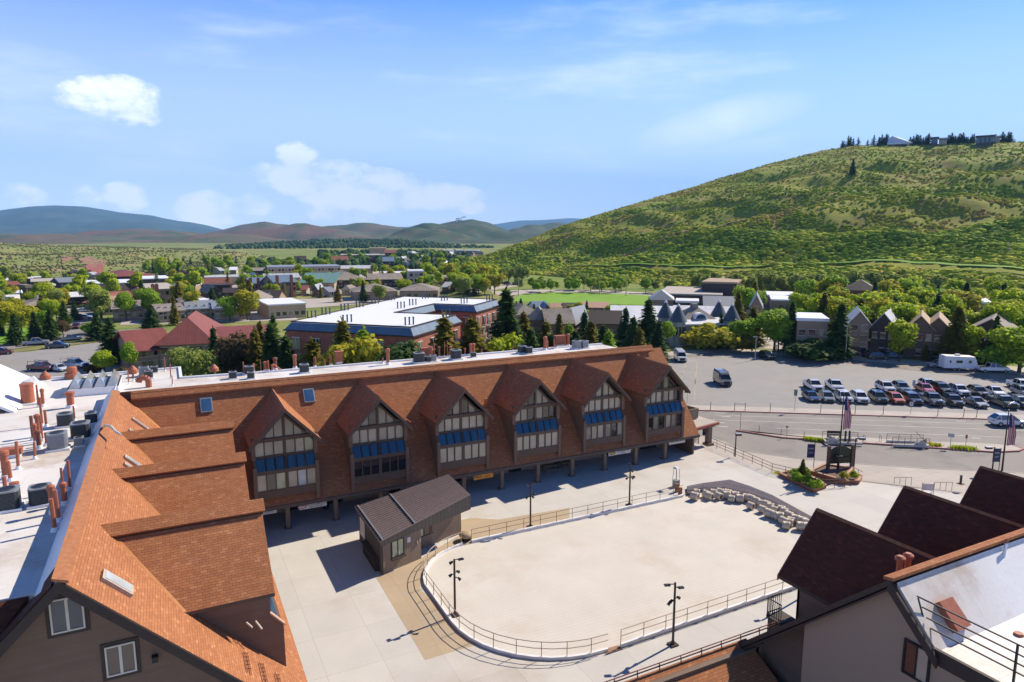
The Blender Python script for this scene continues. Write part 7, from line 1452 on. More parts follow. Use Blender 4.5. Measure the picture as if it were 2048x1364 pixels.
for x, y in ((-hw + .6, .2), (hw - .6, .2), (-hw + .4, 9.5), (hw - .2, 9.5)):
    mb = MB(); mb.lathe([(1.9, 0), (1.9, 6.2), (2.2, 6.3)], (x, y, 0), 18); t = mb.build('turret', M['ac_light'], mo)
    mb = MB(); mb.lathe([(2.35, 6.3), (1.7, 7.6), (.9, 9.2), (.3, 10.3)], (x, y, 0), 18); mb.build('cone_roof', M['ac_case'], t); mb = MB(); mb.lathe([(.42, 10.0), (.42, 10.4), (.1, 10.8)], (x, y, 0), 10); mb.build('finial', M['white_paint'], t)
    for i in range(7): an = math.pi * (1.08 + i * .14); mb = MB(); mb.obox((x + 1.92 * math.cos(an), y + 1.92 * math.sin(an), 3.9), (-.24 * math.sin(an), .24 * math.cos(an), 0), (.05 * math.cos(an), .05 * math.sin(an), 0), (0, 0, 1.2)); w = mb.build('window', M['glass_dark'], t)
for i in range(3): mb = MB(); mb.box((-hw + 4 + i * .75, -.06, 3.7), (-hw + 4.55 + i * .75, .02, 5.1)); mb.build('window', M['glass_dark'], mo)
for i in range(3): mb = MB(); mb.box((i * 1.6 - 1, -.06, 3.7), (i * 1.6 - .3, .02, 5.1)); mb.build('window', M['glass_dark'], mo)
BB.append((1342, 1470, 612, 676, 190, (m0 + m1).x / 2, (m0 + m1).y / 2 + 6, 9))

# ================================================================== TREES
def quads_from(P, Nn, Uu, size):
    """leaf-sized quads: centres P, normals Nn, in-plane axis Uu, half sizes (n,2)"""
    Uu = Uu - (Uu * Nn).sum(1)[:, None] * Nn; Uu /= np.maximum(np.linalg.norm(Uu, axis=1), 1e-6)[:, None]; Vv = np.cross(Nn, Uu); a = Uu * size[:, :1]; b = Vv * size[:, 1:]
    V = np.stack([P - a - b, P + a - b, P + a + b, P - a + b], 1).reshape(-1, 3); Fq = np.arange(len(V)).reshape(-1, 4); return V, Fq
def spruce_mesh(seed, dens=1.0, R0=2.3):
    rs = np.random.RandomState(seed); P = []; N = []; U = []; S = []; T = []
    lv = int(30 * dens ** .5); 
    for l in range(lv):
        z = .7 + 9.1 * (l / lv) ** .92; r = R0 * (1 - z / 10.3) ** .82 * rs.uniform(.82, 1.12); nb = int((5 + 9 * r / R0) * dens ** .5)
        for b in range(nb):
            an = rs.uniform(0, 6.283); rb = r * rs.uniform(.7, 1.15); n_ = max(2, int(rb * 3.2)); tb = rs.uniform(-.25, .25)
            for k in range(n_):
                f = (k + .6) / n_; rr = rb * f; zz = z - .32 * rr * f + .12 * rr + rs.normal(0, .06); P.append((rr * math.cos(an) + rs.normal(0, .08), rr * math.sin(an) + rs.normal(0, .08), zz))
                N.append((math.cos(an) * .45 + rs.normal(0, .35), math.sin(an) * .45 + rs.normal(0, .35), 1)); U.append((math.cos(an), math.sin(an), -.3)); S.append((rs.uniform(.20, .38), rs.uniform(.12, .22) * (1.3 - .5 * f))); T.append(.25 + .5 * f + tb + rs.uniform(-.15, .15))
    for k in range(10): P.append((rs.normal(0, .04), rs.normal(0, .04), 9.5 + .08 * k)); N.append((rs.normal(), rs.normal(), .3)); U.append((0, 0, 1)); S.append((.16, .06)); T.append(.6)
    P, N, U, S = map(np.array, (P, N, U, S)); N = N / np.linalg.norm(N, axis=1)[:, None]; V, Fq = quads_from(P, N, U, S); return V, Fq, np.clip(T, 0, 1)
def broad_mesh(seed, n=2600, rx=3.1, rz=3.6, cz=5.9, nc=16, leaf=.27, up=False):
    rs = np.random.RandomState(seed); C = []
    while len(C) < nc:
        p = rs.uniform(-1, 1, 3)
        if .25 < np.linalg.norm(p) < 1: C.append((p[0] * rx * .72, p[1] * rx * .72, cz + p[2] * rz * .74))
    C = np.array(C); rad = rs.uniform(.55, 1.55, nc) * rx / 3.1; C[:, :2] *= rs.uniform(.8, 1.25, 2); w = rad ** 2; idx = rs.choice(nc, n, p=w / w.sum()); D = rs.normal(size=(n, 3)); D /= np.linalg.norm(D, axis=1)[:, None]; D[:, 2] = np.where(rs.rand(n) < .4, np.abs(D[:, 2]), D[:, 2])
    P = C[idx] + D * rad[idx][:, None] * (np.abs(rs.normal(.88, .2, n)))[:, None] * np.array([1, 1, 1.5 if up else .85]); N = D + rs.normal(0, .45, (n, 3)) + np.array([0, 0, .25]); N /= np.linalg.norm(N, axis=1)[:, None]; U = rs.normal(size=(n, 3)); S = rs.uniform(.6, 1.25, (n, 2)) * leaf
    if up: S[:, 0] *= 1.6; U = np.tile([0, 0, 1.0], (n, 1)) + rs.normal(0, .3, (n, 3))
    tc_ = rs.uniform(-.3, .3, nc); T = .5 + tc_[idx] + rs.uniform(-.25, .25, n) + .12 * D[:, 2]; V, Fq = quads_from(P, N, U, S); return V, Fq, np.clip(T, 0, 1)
GEO = {}
for i in range(4): GEO['spruce%d' % i] = spruce_mesh(10 + i, 2.2, 2.4 + .25 * (i % 2))
for i in range(2): GEO['sprucef%d' % i] = spruce_mesh(30 + i, .55, 2.7)
for i in range(4): GEO['broad%d' % i] = broad_mesh(20 + i, 4600, 3.1 + .2 * i, 3.6, 5.8, 22, .20)
for i in range(2): GEO['broadf%d' % i] = broad_mesh(40 + i, 1300, 3.2, 3.4, 5.8, 14, .34)
for i in range(2): GEO['willow%d' % i] = broad_mesh(50 + i, 1500, 2.9, 3.8, 5.4, 14, .22, True)
for i in range(2): GEO['bush%d' % i] = broad_mesh(60 + i, 1500, 4.2, 3.6, 3.8, 16, .34)
def trunk_mb(kind):
    mb = MB(); top = 9.0 if kind.startswith('spruce') else 4.6
    mb.cyl((0, 0, 0), (0, 0, top), .24, .05 if top > 8 else .13, 8)
    if top < 8:
        for i in range(5): an = i * 1.3; mb.cyl((0, 0, 2.2 + .5 * i), (1.6 * math.cos(an), 1.6 * math.sin(an), 4.6 + .5 * i), .1, .04, 6)
    return mb
TM = {}
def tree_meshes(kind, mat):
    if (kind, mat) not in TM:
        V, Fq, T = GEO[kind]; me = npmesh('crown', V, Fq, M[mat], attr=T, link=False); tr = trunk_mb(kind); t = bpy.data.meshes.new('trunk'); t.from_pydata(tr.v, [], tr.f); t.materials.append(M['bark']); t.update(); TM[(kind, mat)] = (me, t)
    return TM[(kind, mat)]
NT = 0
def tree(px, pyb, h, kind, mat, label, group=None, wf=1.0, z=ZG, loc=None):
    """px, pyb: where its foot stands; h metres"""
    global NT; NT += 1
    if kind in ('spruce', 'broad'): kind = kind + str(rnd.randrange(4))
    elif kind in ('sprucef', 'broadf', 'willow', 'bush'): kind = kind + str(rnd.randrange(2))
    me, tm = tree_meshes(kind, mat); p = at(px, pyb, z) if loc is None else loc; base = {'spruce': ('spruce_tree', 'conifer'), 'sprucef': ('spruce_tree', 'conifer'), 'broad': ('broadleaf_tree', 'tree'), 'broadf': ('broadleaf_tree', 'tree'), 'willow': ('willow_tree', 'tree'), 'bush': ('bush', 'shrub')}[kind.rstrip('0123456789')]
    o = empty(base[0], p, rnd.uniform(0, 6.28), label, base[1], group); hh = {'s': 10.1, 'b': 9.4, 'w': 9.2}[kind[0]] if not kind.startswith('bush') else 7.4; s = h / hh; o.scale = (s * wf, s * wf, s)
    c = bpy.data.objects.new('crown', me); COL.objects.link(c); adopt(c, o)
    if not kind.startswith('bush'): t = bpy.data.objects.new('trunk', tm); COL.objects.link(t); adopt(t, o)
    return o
def T2(px, pyt, pyb, kind, mat, label, wf=1.0, group=None):   # from top and foot rows
    p = at(px, pyb, ZG); d = ray(px, pyt); t = math.hypot(p.x, p.y) / math.hypot(d[0], d[1]); return tree(px, pyb, CH + d[2] * t - ZG, kind, mat, label, group, wf)
SPR, OLV, BRT, YEL, MID, SAG, BRN = 'leaf_spruce', 'leaf_spruce_olive', 'leaf_bright', 'leaf_yellow', 'leaf_mid', 'leaf_sage', 'leaf_brown'
for a in [(225, 634, 728, 'spruce', SPR, 'huge dark spruce beside the left car park', 1.5), (210, 700, 752, 'broad', BRT, 'bright green bush tree at the foot of the huge dark spruce', 1.3), (262, 682, 750, 'broad', MID, 'slender green tree left of the red roofed condominium', .7), (186, 728, 752, 'bush', BRN, 'low olive bush at the corner of the left car park', 1.2), (250, 728, 762, 'bush', BRN, 'brown scrub below the red roofed condominium', 1.4),
          (376, 690, 768, 'broad', 'leaf_sage', 'round pale green tree in front of the red roofed condominium', 1.25), (433, 652, 762, 'spruce', SPR, 'tall slim dark spruce right of the round pale tree', 1.0), (490, 665, 745, 'spruce', BRN, 'bare brownish conifer right of the slim dark spruce', 1.1), (525, 640, 745, 'spruce', OLV, 'olive spruce left of the brick hotel, first of two', 1.0), (551, 628, 745, 'spruce', SPR, 'dark olive spruce touching the left corner of the brick hotel', .95),
(1047, 622, 715, 'spruce', OLV, 'broad olive spruce right of the tall dark one', 1.5),
          (1075, 665, 712, 'spruce', SPR, 'dark spruce behind the ridge left of the larch', 1.3), (1118, 626, 715, 'spruce', OLV, 'golden olive larch behind the ridge', 1.1), (1168, 622, 715, 'spruce', SPR, 'large dark spruce behind the orange exhaust box', 1.3), (1190, 655, 712, 'spruce', 'leaf_mid', 'bluish spruce behind the last condensers', 1.2), (1250, 614, 700, 'spruce', SPR, 'wide dark spruce left of the tallest one before the pale roof', 1.3), (1295, 596, 702, 'spruce', SPR, 'tallest dark spruce in front of the large pale roof', 1.45),
          (1330, 640, 700, 'broad', MID, 'green tree between the tallest spruce and the mansion', .9), (1232, 672, 706, 'bush', SPR, 'dark low tree below the wide spruce', 1.2), (1425, 640, 700, 'bush', YEL, 'large yellow green bush in front of the mansion', 1.5), (1452, 650, 698, 'bush', BRT, 'bright bush at the right corner of the mansion', 1.6), (1440, 625, 690, 'spruce', SPR, 'small conifer rising from the yellow bushes of the mansion', .8),
          (1504, 612, 690, 'spruce', OLV, 'rusty olive columnar tree right of the mansion', 1.6), (1490, 668, 704, 'bush', OLV, 'brown green bush at the lane corner', 1.4), (1556, 630, 705, 'broad', 'leaf_mid', 'tall green tree left of the modern taupe house', 1.0), (1580, 600, 706, 'spruce', SPR, 'dark pine rising behind the modern taupe house', 1.0), (1615, 672, 718, 'bush', SPR, 'dense dark bush before the modern taupe house', 2.2), (1650, 680, 720, 'bush', SPR, 'dense dark bush left of the tall spruce at the lane', 1.8),
          (1676, 605, 718, 'spruce', SPR, 'tall dark spruce left of the garage house', 1.35), (1692, 660, 716, 'spruce', MID, 'slim green conifer touching the garage house', .8), (1745, 560, 640, 'spruce', SPR, 'dark spruce at the hill foot above the garage house', 1.0), (1798, 640, 722, 'broad', BRT, 'bright tree between the twin gabled house and the brown pair', 1.0), (1790, 600, 700, 'broad', BRT, 'tall yellow green tree behind the twin gabled house', 1.1),
          (1850, 688, 722, 'spruce', OLV, 'small olive tree before the brown pair of houses', 1.2), (1908, 610, 725, 'spruce', OLV, 'large rusty green conifer between the brown and the dark timber house', 1.5), (1935, 648, 726, 'broad', BRT, 'bright tree left of the dark timber house', 1.0), (1936, 582, 660, 'spruce', SPR, 'tall dark spruce above the white flat roofed house', 1.3), (1985, 628, 730, 'spruce', SPR, 'dark spruce in front of the dark timber house', 1.0), (2038, 648, 745, 'broad', BRT, 'big bright tree at the right frame edge', 1.5), (2005, 680, 738, 'bush', MID, 'green bush behind the white pickup with trailer', 1.2),
          (1706, 428, 462, 'spruce', SPR, '', 1)][:-1]:
    T2(a[0], a[1], a[2], a[3], a[4], a[5], a[6])
def T3(px, pyt, dist, kind, mat, label, wf=1.0):
    d = ray(px, pyt); k = dist / math.hypot(d[0], d[1]); return tree(0, 0, CH + d[2] * k - ZG, kind, mat, label, 'conifer belt behind the ridge' if 'belt' in label else None, wf, loc=Vector((d[0] * k, d[1] * k, ZG)))
for i_, (a0, a1, a2) in enumerate(((1062, 655, 118), (1092, 640, 128), (1104, 665, 118), (1138, 645, 130), (1150, 660, 122), (1182, 640, 135), (1207, 648, 132), (1218, 660, 128), (1268, 632, 150), (1280, 655, 142), (1318, 640, 152))): T3(a0, a1, a2, 'spruce', (SPR, OLV, SPR, 'leaf_mid')[i_ % 4], 'conifer in the dark belt behind the right end of the ridge', 1.35)
for a in [(622, 676, 103, 'spruce', OLV, 'yellow brown larch in front of the hotel front, leftmost', 1.4), (684, 638, 99, 'spruce', OLV, 'tallest olive spruce in front of the hotel mansard', 1.15), (706, 672, 97, 'broad', YEL, 'pale lime tree right of the tallest olive spruce', .9), 
          (727, 654, 98, 'spruce', 'leaf_mid', 'green spruce in front of the hotel, third from the left', 1.3), (812, 684, 93, 'broad', SPR, 'rounded very dark tree at the hotel corner', 1.2), 
          (887, 630, 101, 'spruce', OLV, 'spruce standing before the right front wing of the hotel', 1.35), (943, 634, 112, 'spruce', OLV, 'broad olive spruce before the balconies of the hotel', 1.7), (1012, 576, 124, 'spruce', SPR, 'tall dark spruce right of the hotel balconies', 1.3), (1003, 668, 118, 'broad', BRT, 'bright green small tree below the tall dark spruce', 1.0), (1028, 640, 122, 'spruce', SPR, 'dark spruce between the tall one and the broad olive one', 1.2),
          (405, 690, 122, 'broad', SAG, 'pale green tree before the tall middle wing', .8), (462, 668, 124, 'broad', BRN, 'brownish bare tree in front of the low red wing', .9), (508, 655, 122, 'spruce', OLV, 'olive spruce in front of the low red wing', 1.1), (540, 645, 118, 'spruce', SPR, 'dark spruce between the red wing and the hotel', 1.2), (570, 668, 112, 'spruce', SPR, 'dark spruce hiding the left corner of the hotel', 1.3)]:
    T3(a[0], a[1], a[2], a[3], a[4], a[5], a[6])
# left lawn group
for a in [(33, 626, 689, 'spruce', SPR, 'bluish spruce on the left lawn, first from the left', 1.5), (72, 622, 680, 'spruce', SPR, 'dark spruce on the left lawn, second', 1.4), (103, 616, 680, 'spruce', SPR, 'tall dark spruce on the left lawn, third', 1.4), (127, 640, 676, 'broad', BRN, 'brownish round tree at the right end of the lawn', 1.2), (8, 600, 665, 'broad', YEL, 'big golden yellow tree at the left frame edge', 1.6), (44, 606, 668, 'broad', YEL, 'golden tree behind the spruces of the lawn', 1.3), (88, 620, 672, 'broad', MID, 'green tree squeezed between two lawn spruces', 1.0), (150, 600, 640, 'spruce', SPR, 'dark spruce left of the orange roofed house', 1.2), (130, 600, 648, 'spruce', SPR, 'spruce behind the brown lawn tree', 1.2), (0, 640, 672, 'spruce', SPR, 'dark conifer cut by the left edge', 1.6), (196, 622, 680, 'spruce', SPR, 'dark tree cluster left of the huge spruce', 1.6), (182, 640, 668, 'bush', MID, 'dark rounded tree at the side street', 1.2), (305, 608, 668, 'spruce', SPR, 'broad dark spruce behind the red roof', 1.7), (350, 590, 650, 'spruce', OLV, 'thin tall pine behind the red roof', .9), (22, 572, 605, 'broad', YEL, 'round yellow green tree left of the low houses', 1.3), (122, 572, 606, 'broad', YEL, 'round yellow tree behind the grey hipped house', 1.0), (60, 598, 612, 'bush', BRT, 'vivid green hedge tree beside the beige block', 2.4), (190, 568, 612, 'broad', BRT, 'big bright green tree rising over the orange roofed house', 1.6), (540, 560, 600, 'spruce', SPR, 'dark spruce before the chimney condominium', 1)]:
    T2(*a[:6], a[6])
for i in range(16):      # hilltop conifers
    px = [1684, 1696, 1706, 1716, 1735, 1747, 1757, 1763, 1771, 1836, 1846, 1857, 1915, 1928, 1943, 2012][i]; q = big([px], [.995])[0]; tree(0, 0, rnd.uniform(8, 15), 'sprucef', SPR, 'dark conifer on the hill crest', 'conifers along the hill crest', 1.5, loc=Vector(q) - Vector((0, 0, .8)))
for px in (1687, 1700, 1759, 1767, 1774, 1820, 1826, 1832, 1840, 1851, 1855, 1896, 1900, 1903, 1906, 1910, 1918, 1921, 1925, 1932, 1935, 1940, 1947, 1990, 2004, 2008, 2016, 2020): q = big([px], [1.0])[0]; tree(0, 0, rnd.uniform(8, 14), 'sprucef', SPR, 'dark conifer on the hill crest', 'conifers along the hill crest', 2.0, loc=Vector(q) - Vector((0, 0, .8)))
q = big([1709.0], [.60])[0]; tree(0, 0, 15, 'spruce', SPR, 'lone dark conifer on the middle of the big hillside', None, 1.1, loc=Vector(q))
# scattered town trees
def blocked(px, pyb, ht, p):
    dist = math.hypot(p.x, p.y); top = pyb - ht * 1365 / dist
    for x0, x1, y0, y1, dd, cx, cy, rr in BB:
        if rr and math.hypot(p.x - cx, p.y - cy) < rr + 1.5: return True
        if dd > 1e8: continue
        if x0 - 3 < px < x1 + 3 and dist < dd + 8 and top < y1 - (y1 - y0) * .35 and pyb > y0 and rnd.random() < .7: return True
    return False
KN = {SPR: 'dark spruce', OLV: 'olive brown conifer', BRT: 'bright green tree', YEL: 'yellow green tree', MID: 'mid green tree', SAG: 'pale sage green tree', BRN: 'brownish bare tree'}
SCAT = []
def scatter(x0, x1, y0, y1, n, mix_, where, grp, hr=(7, 13), lim=None, farm=False):
    c = 0; tries = 0
    while c < n and tries < n * 14:
        tries += 1; px = rnd.uniform(x0, x1); py = y0 + (y1 - y0) * rnd.random() ** .8
        if lim and not lim(px, py): continue
        mt = rnd.choices([m for m, _ in mix_], [w for _, w in mix_])[0]; p = at(px, py, ZG); h = rnd.uniform(*hr); con = mt in (SPR, OLV)
        if blocked(px, py, h, p): continue
        d = math.hypot(p.x, p.y); f = d > 330
        kind = ('sprucef' if f else 'spruce') if con else ('broadf' if f else 'broad')
        SCAT.append((h / d, px, py, h, kind, mt, '%s %s' % (KN[mt], where), '%s, %s' % (grp, KN[mt]), rnd.uniform(1.0, 1.5) if con else rnd.uniform(.9, 1.3), p)); c += 1
LMIX = [(SPR, 3), (OLV, 3), (BRT, 5), (YEL, 3), (MID, 4), (SAG, 2)]
scatter(-120, 560, 562, 645, 230, LMIX, 'among the houses left of the hotel', 'town trees left of the hotel', hr=(6, 11), lim=lambda x, y: not (130 < x < 200 and y > 612) and not (200 < x < 310 and y < 560))
scatter(-60, 215, 556, 564, 22, [(MID, 3), (SAG, 3), (BRN, 2), (SPR, 1)], 'in the row at the plateau foot', 'row at the plateau foot', (3.5, 6))
scatter(480, 960, 540, 606, 150, LMIX, 'among the roofs behind the hotel', 'town trees behind the hotel', hr=(5, 10), lim=lambda x, y: y < 596 or x < 760)
scatter(290, 700, 530, 556, 40, [(SPR, 5), (MID, 3), (BRT, 1)], 'at the far edge of town below the plateau', 'trees below the plateau', (8, 12))
scatter(640, 980, 518, 545, 40, [(SPR, 4), (MID, 3), (BRT, 1), (SAG, 1)], 'far down the valley', 'trees far down the valley', (8, 12), lim=lambda x, y: x < 930)
scatter(860, 1000, 560, 592, 30, [(BRT, 6), (MID, 2), (YEL, 2)], 'in the bright grove right behind the hotel', 'bright grove behind the hotel', (8, 13))
scatter(1030, 1340, 576, 587, 34, [(MID, 3), (BRT, 3), (SAG, 3)], 'in the row behind the playing field', 'row behind the playing field', (5, 8))
scatter(1010, 1250, 616, 670, 30, [(YEL, 4), (BRT, 3), (OLV, 1), (SPR, 1), (MID, 1)], 'between the field and the spruces', 'trees below the playing field', (3.5, 5.5))
scatter(1470, 2120, 596, 704, 105, [(BRT, 7), (YEL, 3), (MID, 4), (SPR, 2), (OLV, 2), (SAG, 1)], 'behind the houses along the far lane', 'trees behind the lane houses', (8, 13), lim=lambda x, y: not (x < 1600 and y < 618) and not (1590 < x < 1700 and y > 680))
for i in range(34):      # sage coloured willow hedge at the hill foot
    px = 1390 + i * 21 + rnd.uniform(-6, 6); py = 592 + rnd.uniform(-3, 5) + (px - 1390) * .01
    tree(px, py, rnd.uniform(10, 13), 'willow', SAG, 'pale willow in the row at the hill foot', 'willows at the foot of the big hill', rnd.uniform(1.0, 1.4))
for i in range(12): tree(900 + i * 13, 556 + rnd.uniform(-2, 3) + i, rnd.uniform(8, 11), 'willow', YEL if i < 7 else SAG, 'pale willow in the thicket at the nose of the hill', 'willows at the hill nose', 1.4)
# the ones that show largest are trees of their own, the smallest far ones one mass
nb_ = sum(1 for o in COL.objects if o.name.startswith('broadleaf_tree')); ns_ = sum(1 for o in COL.objects if o.name.startswith('spruce_tree')); rest = []
for s_ in sorted(SCAT, key=lambda t: -t[0]):
    con = s_[4].startswith('spruce'); n_ = ns_ if con else nb_
    if n_ >= 285: rest.append(s_); continue
    if con: ns_ += 1
    else: nb_ += 1
    tree(s_[1], s_[2], s_[3], s_[4], s_[5], s_[6], s_[7], s_[8], loc=s_[9])
if rest:
    Vs, Fs, Ts, Ms, off_ = [], [], [], [], 0; mats_ = [BRT, YEL, MID, SAG, BRN, SPR, OLV]
    for s_ in rest:
        V, Fq, T = GEO[s_[4] + '0' if not s_[4][-1].isdigit() else s_[4]]; k = s_[3] / 9.4; a = rnd.uniform(0, 6.28); ca, sa = math.cos(a), math.sin(a); w_ = k * s_[8]; p = s_[9]
        Vs.append(np.stack([(V[:, 0] * ca - V[:, 1] * sa) * w_ + p.x, (V[:, 0] * sa + V[:, 1] * ca) * w_ + p.y, V[:, 2] * k + ZG], 1)); Fs.append(Fq + off_); off_ += len(V); Ts.append(T); Ms.append(np.full(len(Fq), mats_.index(s_[5])))
    o = npmesh('distant_trees', np.concatenate(Vs), np.concatenate(Fs), [M[m_] for m_ in mats_], mi=np.concatenate(Ms), attr=np.concatenate(Ts)); o['kind'] = 'stuff'
# shrubs in the planter
for i, (px, py) in enumerate(((1588, 955), (1600, 962), (1612, 968), (1622, 974), (1594, 966), (1632, 978), (1606, 952))):
    tree(0, 0, rnd.uniform(.9, 1.5), 'bush', 'leaf_mid', 'dark green shrub in the low planter below the arched sign', 'shrubs in the low planter', loc=at(px, py, .3))
tree(0, 0, 2.2, 'spruce', 'leaf_spruce_olive', 'small pointed conifer at the back of the low planter', None, 1.2, loc=at(1604, 955, .3)); tree(0, 0, 1.0, 'bush', 'leaf_bright', 'bright low shrub in the bed right of the arched sign', None, 1, loc=at(1706, 958, .3)); tree(0, 0, .9, 'bush', 'leaf_yellow', 'yellowish low shrub in front of the arched sign', None, 1, loc=at(1688, 957, .5))

# ================================================================== HILL SHRUBS AND FAR WOODS (stuff)
def shrub_mat(name, cols, k=1.0):
    m, nt, b = node_mat(name); b.inputs['Roughness'].default_value = .9; b.inputs['Specular IOR Level'].default_value = .1; a = nt.nodes.new('ShaderNodeAttribute'); a.attribute_name = 'tone'; cr = nt.nodes.new('ShaderNodeValToRGB'); nt.links.new(a.outputs['Fac'], cr.inputs[0]); el = cr.color_ramp.elements
    while len(el) < len(cols): el.new(.5)
    for i, c in enumerate(cols): el[i].position = i / (len(cols) - 1); el[i].color = C4(c, k)
    nt.links.new(cr.outputs[0], b.inputs['Base Color']); tr = nt.nodes.new('ShaderNodeBsdfTranslucent'); nt.links.new(cr.outputs[0], tr.inputs[0]); ms = nt.nodes.new('ShaderNodeMixShader'); ms.inputs[0].default_value = .4; nt.links.new(b.outputs[0], ms.inputs[1]); nt.links.new(tr.outputs[0], ms.inputs[2]); nt.links.new(ms.outputs[0], nt.nodes['Material Output'].inputs[0]); return m
shrub_mat('shrub', [(.17, .27, .03), (.30, .40, .03), (.48, .54, .045), (.58, .52, .08), (.52, .36, .14)])
shrub_mat('shrub_sage', [(.15, .17, .06), (.18, .20, .07), (.22, .22, .09), (.27, .24, .11)])
shrub_mat('wood_far', [(.03, .07, .03), (.05, .11, .04), (.10, .17, .05), (.17, .21, .07)])
g_ = (1 + 5 ** .5) / 2; ICO = np.array([(-1, g_, 0), (1, g_, 0), (-1, -g_, 0), (1, -g_, 0), (0, -1, g_), (0, 1, g_), (0, -1, -g_), (0, 1, -g_), (g_, 0, -1), (g_, 0, 1), (-g_, 0, -1), (-g_, 0, 1)]) / 1.9
ICF = np.array([(0, 11, 5), (0, 5, 1), (0, 1, 7), (0, 7, 10), (0, 10, 11), (1, 5, 9), (5, 11, 4), (11, 10, 2), (10, 7, 6), (7, 1, 8), (3, 9, 4), (3, 4, 2), (3, 2, 6), (3, 6, 8), (3, 8, 9), (4, 9, 5), (2, 4, 11), (6, 2, 10), (8, 6, 7), (9, 8, 1)])
def blobs(name, P, size, tone, mat, flat=.75, seed=0):
    rs = np.random.RandomState(seed); n = len(P); A = rs.uniform(0, 6.28, n); ca, sa = np.cos(A), np.sin(A); J = ICO[None] * (1 + rs.uniform(-.38, .38, (n, 12, 1))); X = J[..., 0] * ca[:, None] - J[..., 1] * sa[:, None]; Y = J[..., 0] * sa[:, None] + J[..., 1] * ca[:, None]
    V = np.stack([X * size[:, None], Y * size[:, None], (J[..., 2] * flat + .35) * size[:, None]], -1) + P[:, None, :]; Fq = ICF[None] + (np.arange(n) * 12)[:, None, None]; t = np.repeat(tone, 20) + rs.uniform(-.10, .10, n * 20)
    o = npmesh(name, V.reshape(-1, 3), Fq.reshape(-1, 3), M[mat], attr=np.clip(t, 0, 1)); o['kind'] = 'stuff'; return o
def fbm(X, Y, wl, seed, n=10):
    rs = np.random.RandomState(seed); o = np.zeros_like(X)
    for i in range(n): an = rs.uniform(0, 6.28); w = wl * .72 ** i; o += .75 ** i * np.sin(2 * math.pi * (X * math.cos(an) + Y * math.sin(an)) / w + rs.uniform(0, 6.3))
    return o
rs = np.random.RandomState(5); n = 100000; PX_ = rs.uniform(900, 2420, n); T_ = rs.rand(n) ** 1.05 * 1.05; Q = big(PX_, T_)
pn = fbm(Q[:, 0], Q[:, 1], 130, 3) + .8 * fbm(Q[:, 0], Q[:, 1], 30, 9); dens = 1 / (1 + np.exp(-(pn * 1.1 + 1.0 - 1.5 * T_ + 2.2 * (T_ < .28))))
road = (PX_ > 1060) & (np.abs(T_ - (.096 + .012 * np.sin(5 * (PX_ - 1075) / 1225))) < .012)
keep = (rs.rand(n) < dens * .95) & ~road; Q = Q[keep]; T_ = T_[keep]; pn = pn[keep]; k = len(Q)
size = np.where(T_ < .26, rs.uniform(1.1, 2.5, k), rs.uniform(.5, 1.45, k) * (1.2 - .4 * T_)); tn = fbm(Q[:, 0], Q[:, 1], 170, 21) ; tone = .44 + .15 * tn + .12 * T_ + rs.normal(0, .13, k) - .05 * (T_ < .28); tone = np.where((fbm(Q[:, 0], Q[:, 1], 200, 33) > 2.0) & (T_ > .25), .9 + rs.normal(0, .06, k), tone)
blobs('hillside_shrubs', Q, size, tone, 'shrub', .5, 2)
n = 24000; PX_ = rs.uniform(-380, 660, n); T_ = rs.rand(n) * 1.02; Q = sage(PX_, T_); pn = fbm(Q[:, 0], Q[:, 1], 90, 4); scar = (PX_ > 164) & (PX_ < 208) & (T_ > .08) & (T_ < .28)
keep = (rs.rand(n) < 1 / (1 + np.exp(-pn * 1.2 - .3))) & ~scar; Q = Q[keep]; k = len(Q); blobs('sagebrush', Q, rs.uniform(.5, 1.1, k), .45 + .1 * pn[keep] + rs.normal(0, .15, k), 'shrub_sage', .7, 3)
n = 3000; PX_ = rs.uniform(430, 985, n); T_ = rs.rand(n); Q = wood(PX_, T_); k = n; blobs('distant_wood', Q, rs.uniform(2.5, 5.5, k), .45 + rs.normal(0, .3, k), 'wood_far', 1.2, 4)
# tree cover of the far valley floor
PX_ = rs.uniform(-200, 1000, 3600); PY_ = 506 + rs.rand(3600) ** 1.4 * 36; L_ = []
for a, b in zip(PX_, PY_):
    if a > 940 or (a < 640 and b < 528 + 14 * (a < 500)): continue
    p = at(a, b, ZG); L_.append(tuple(p))
Q = np.array(L_); k = len(Q); blobs('distant_wood', Q, rs.uniform(2.0, 4.6, k), .35 + rs.normal(0, .25, k), 'wood_far', 1.3, 6)
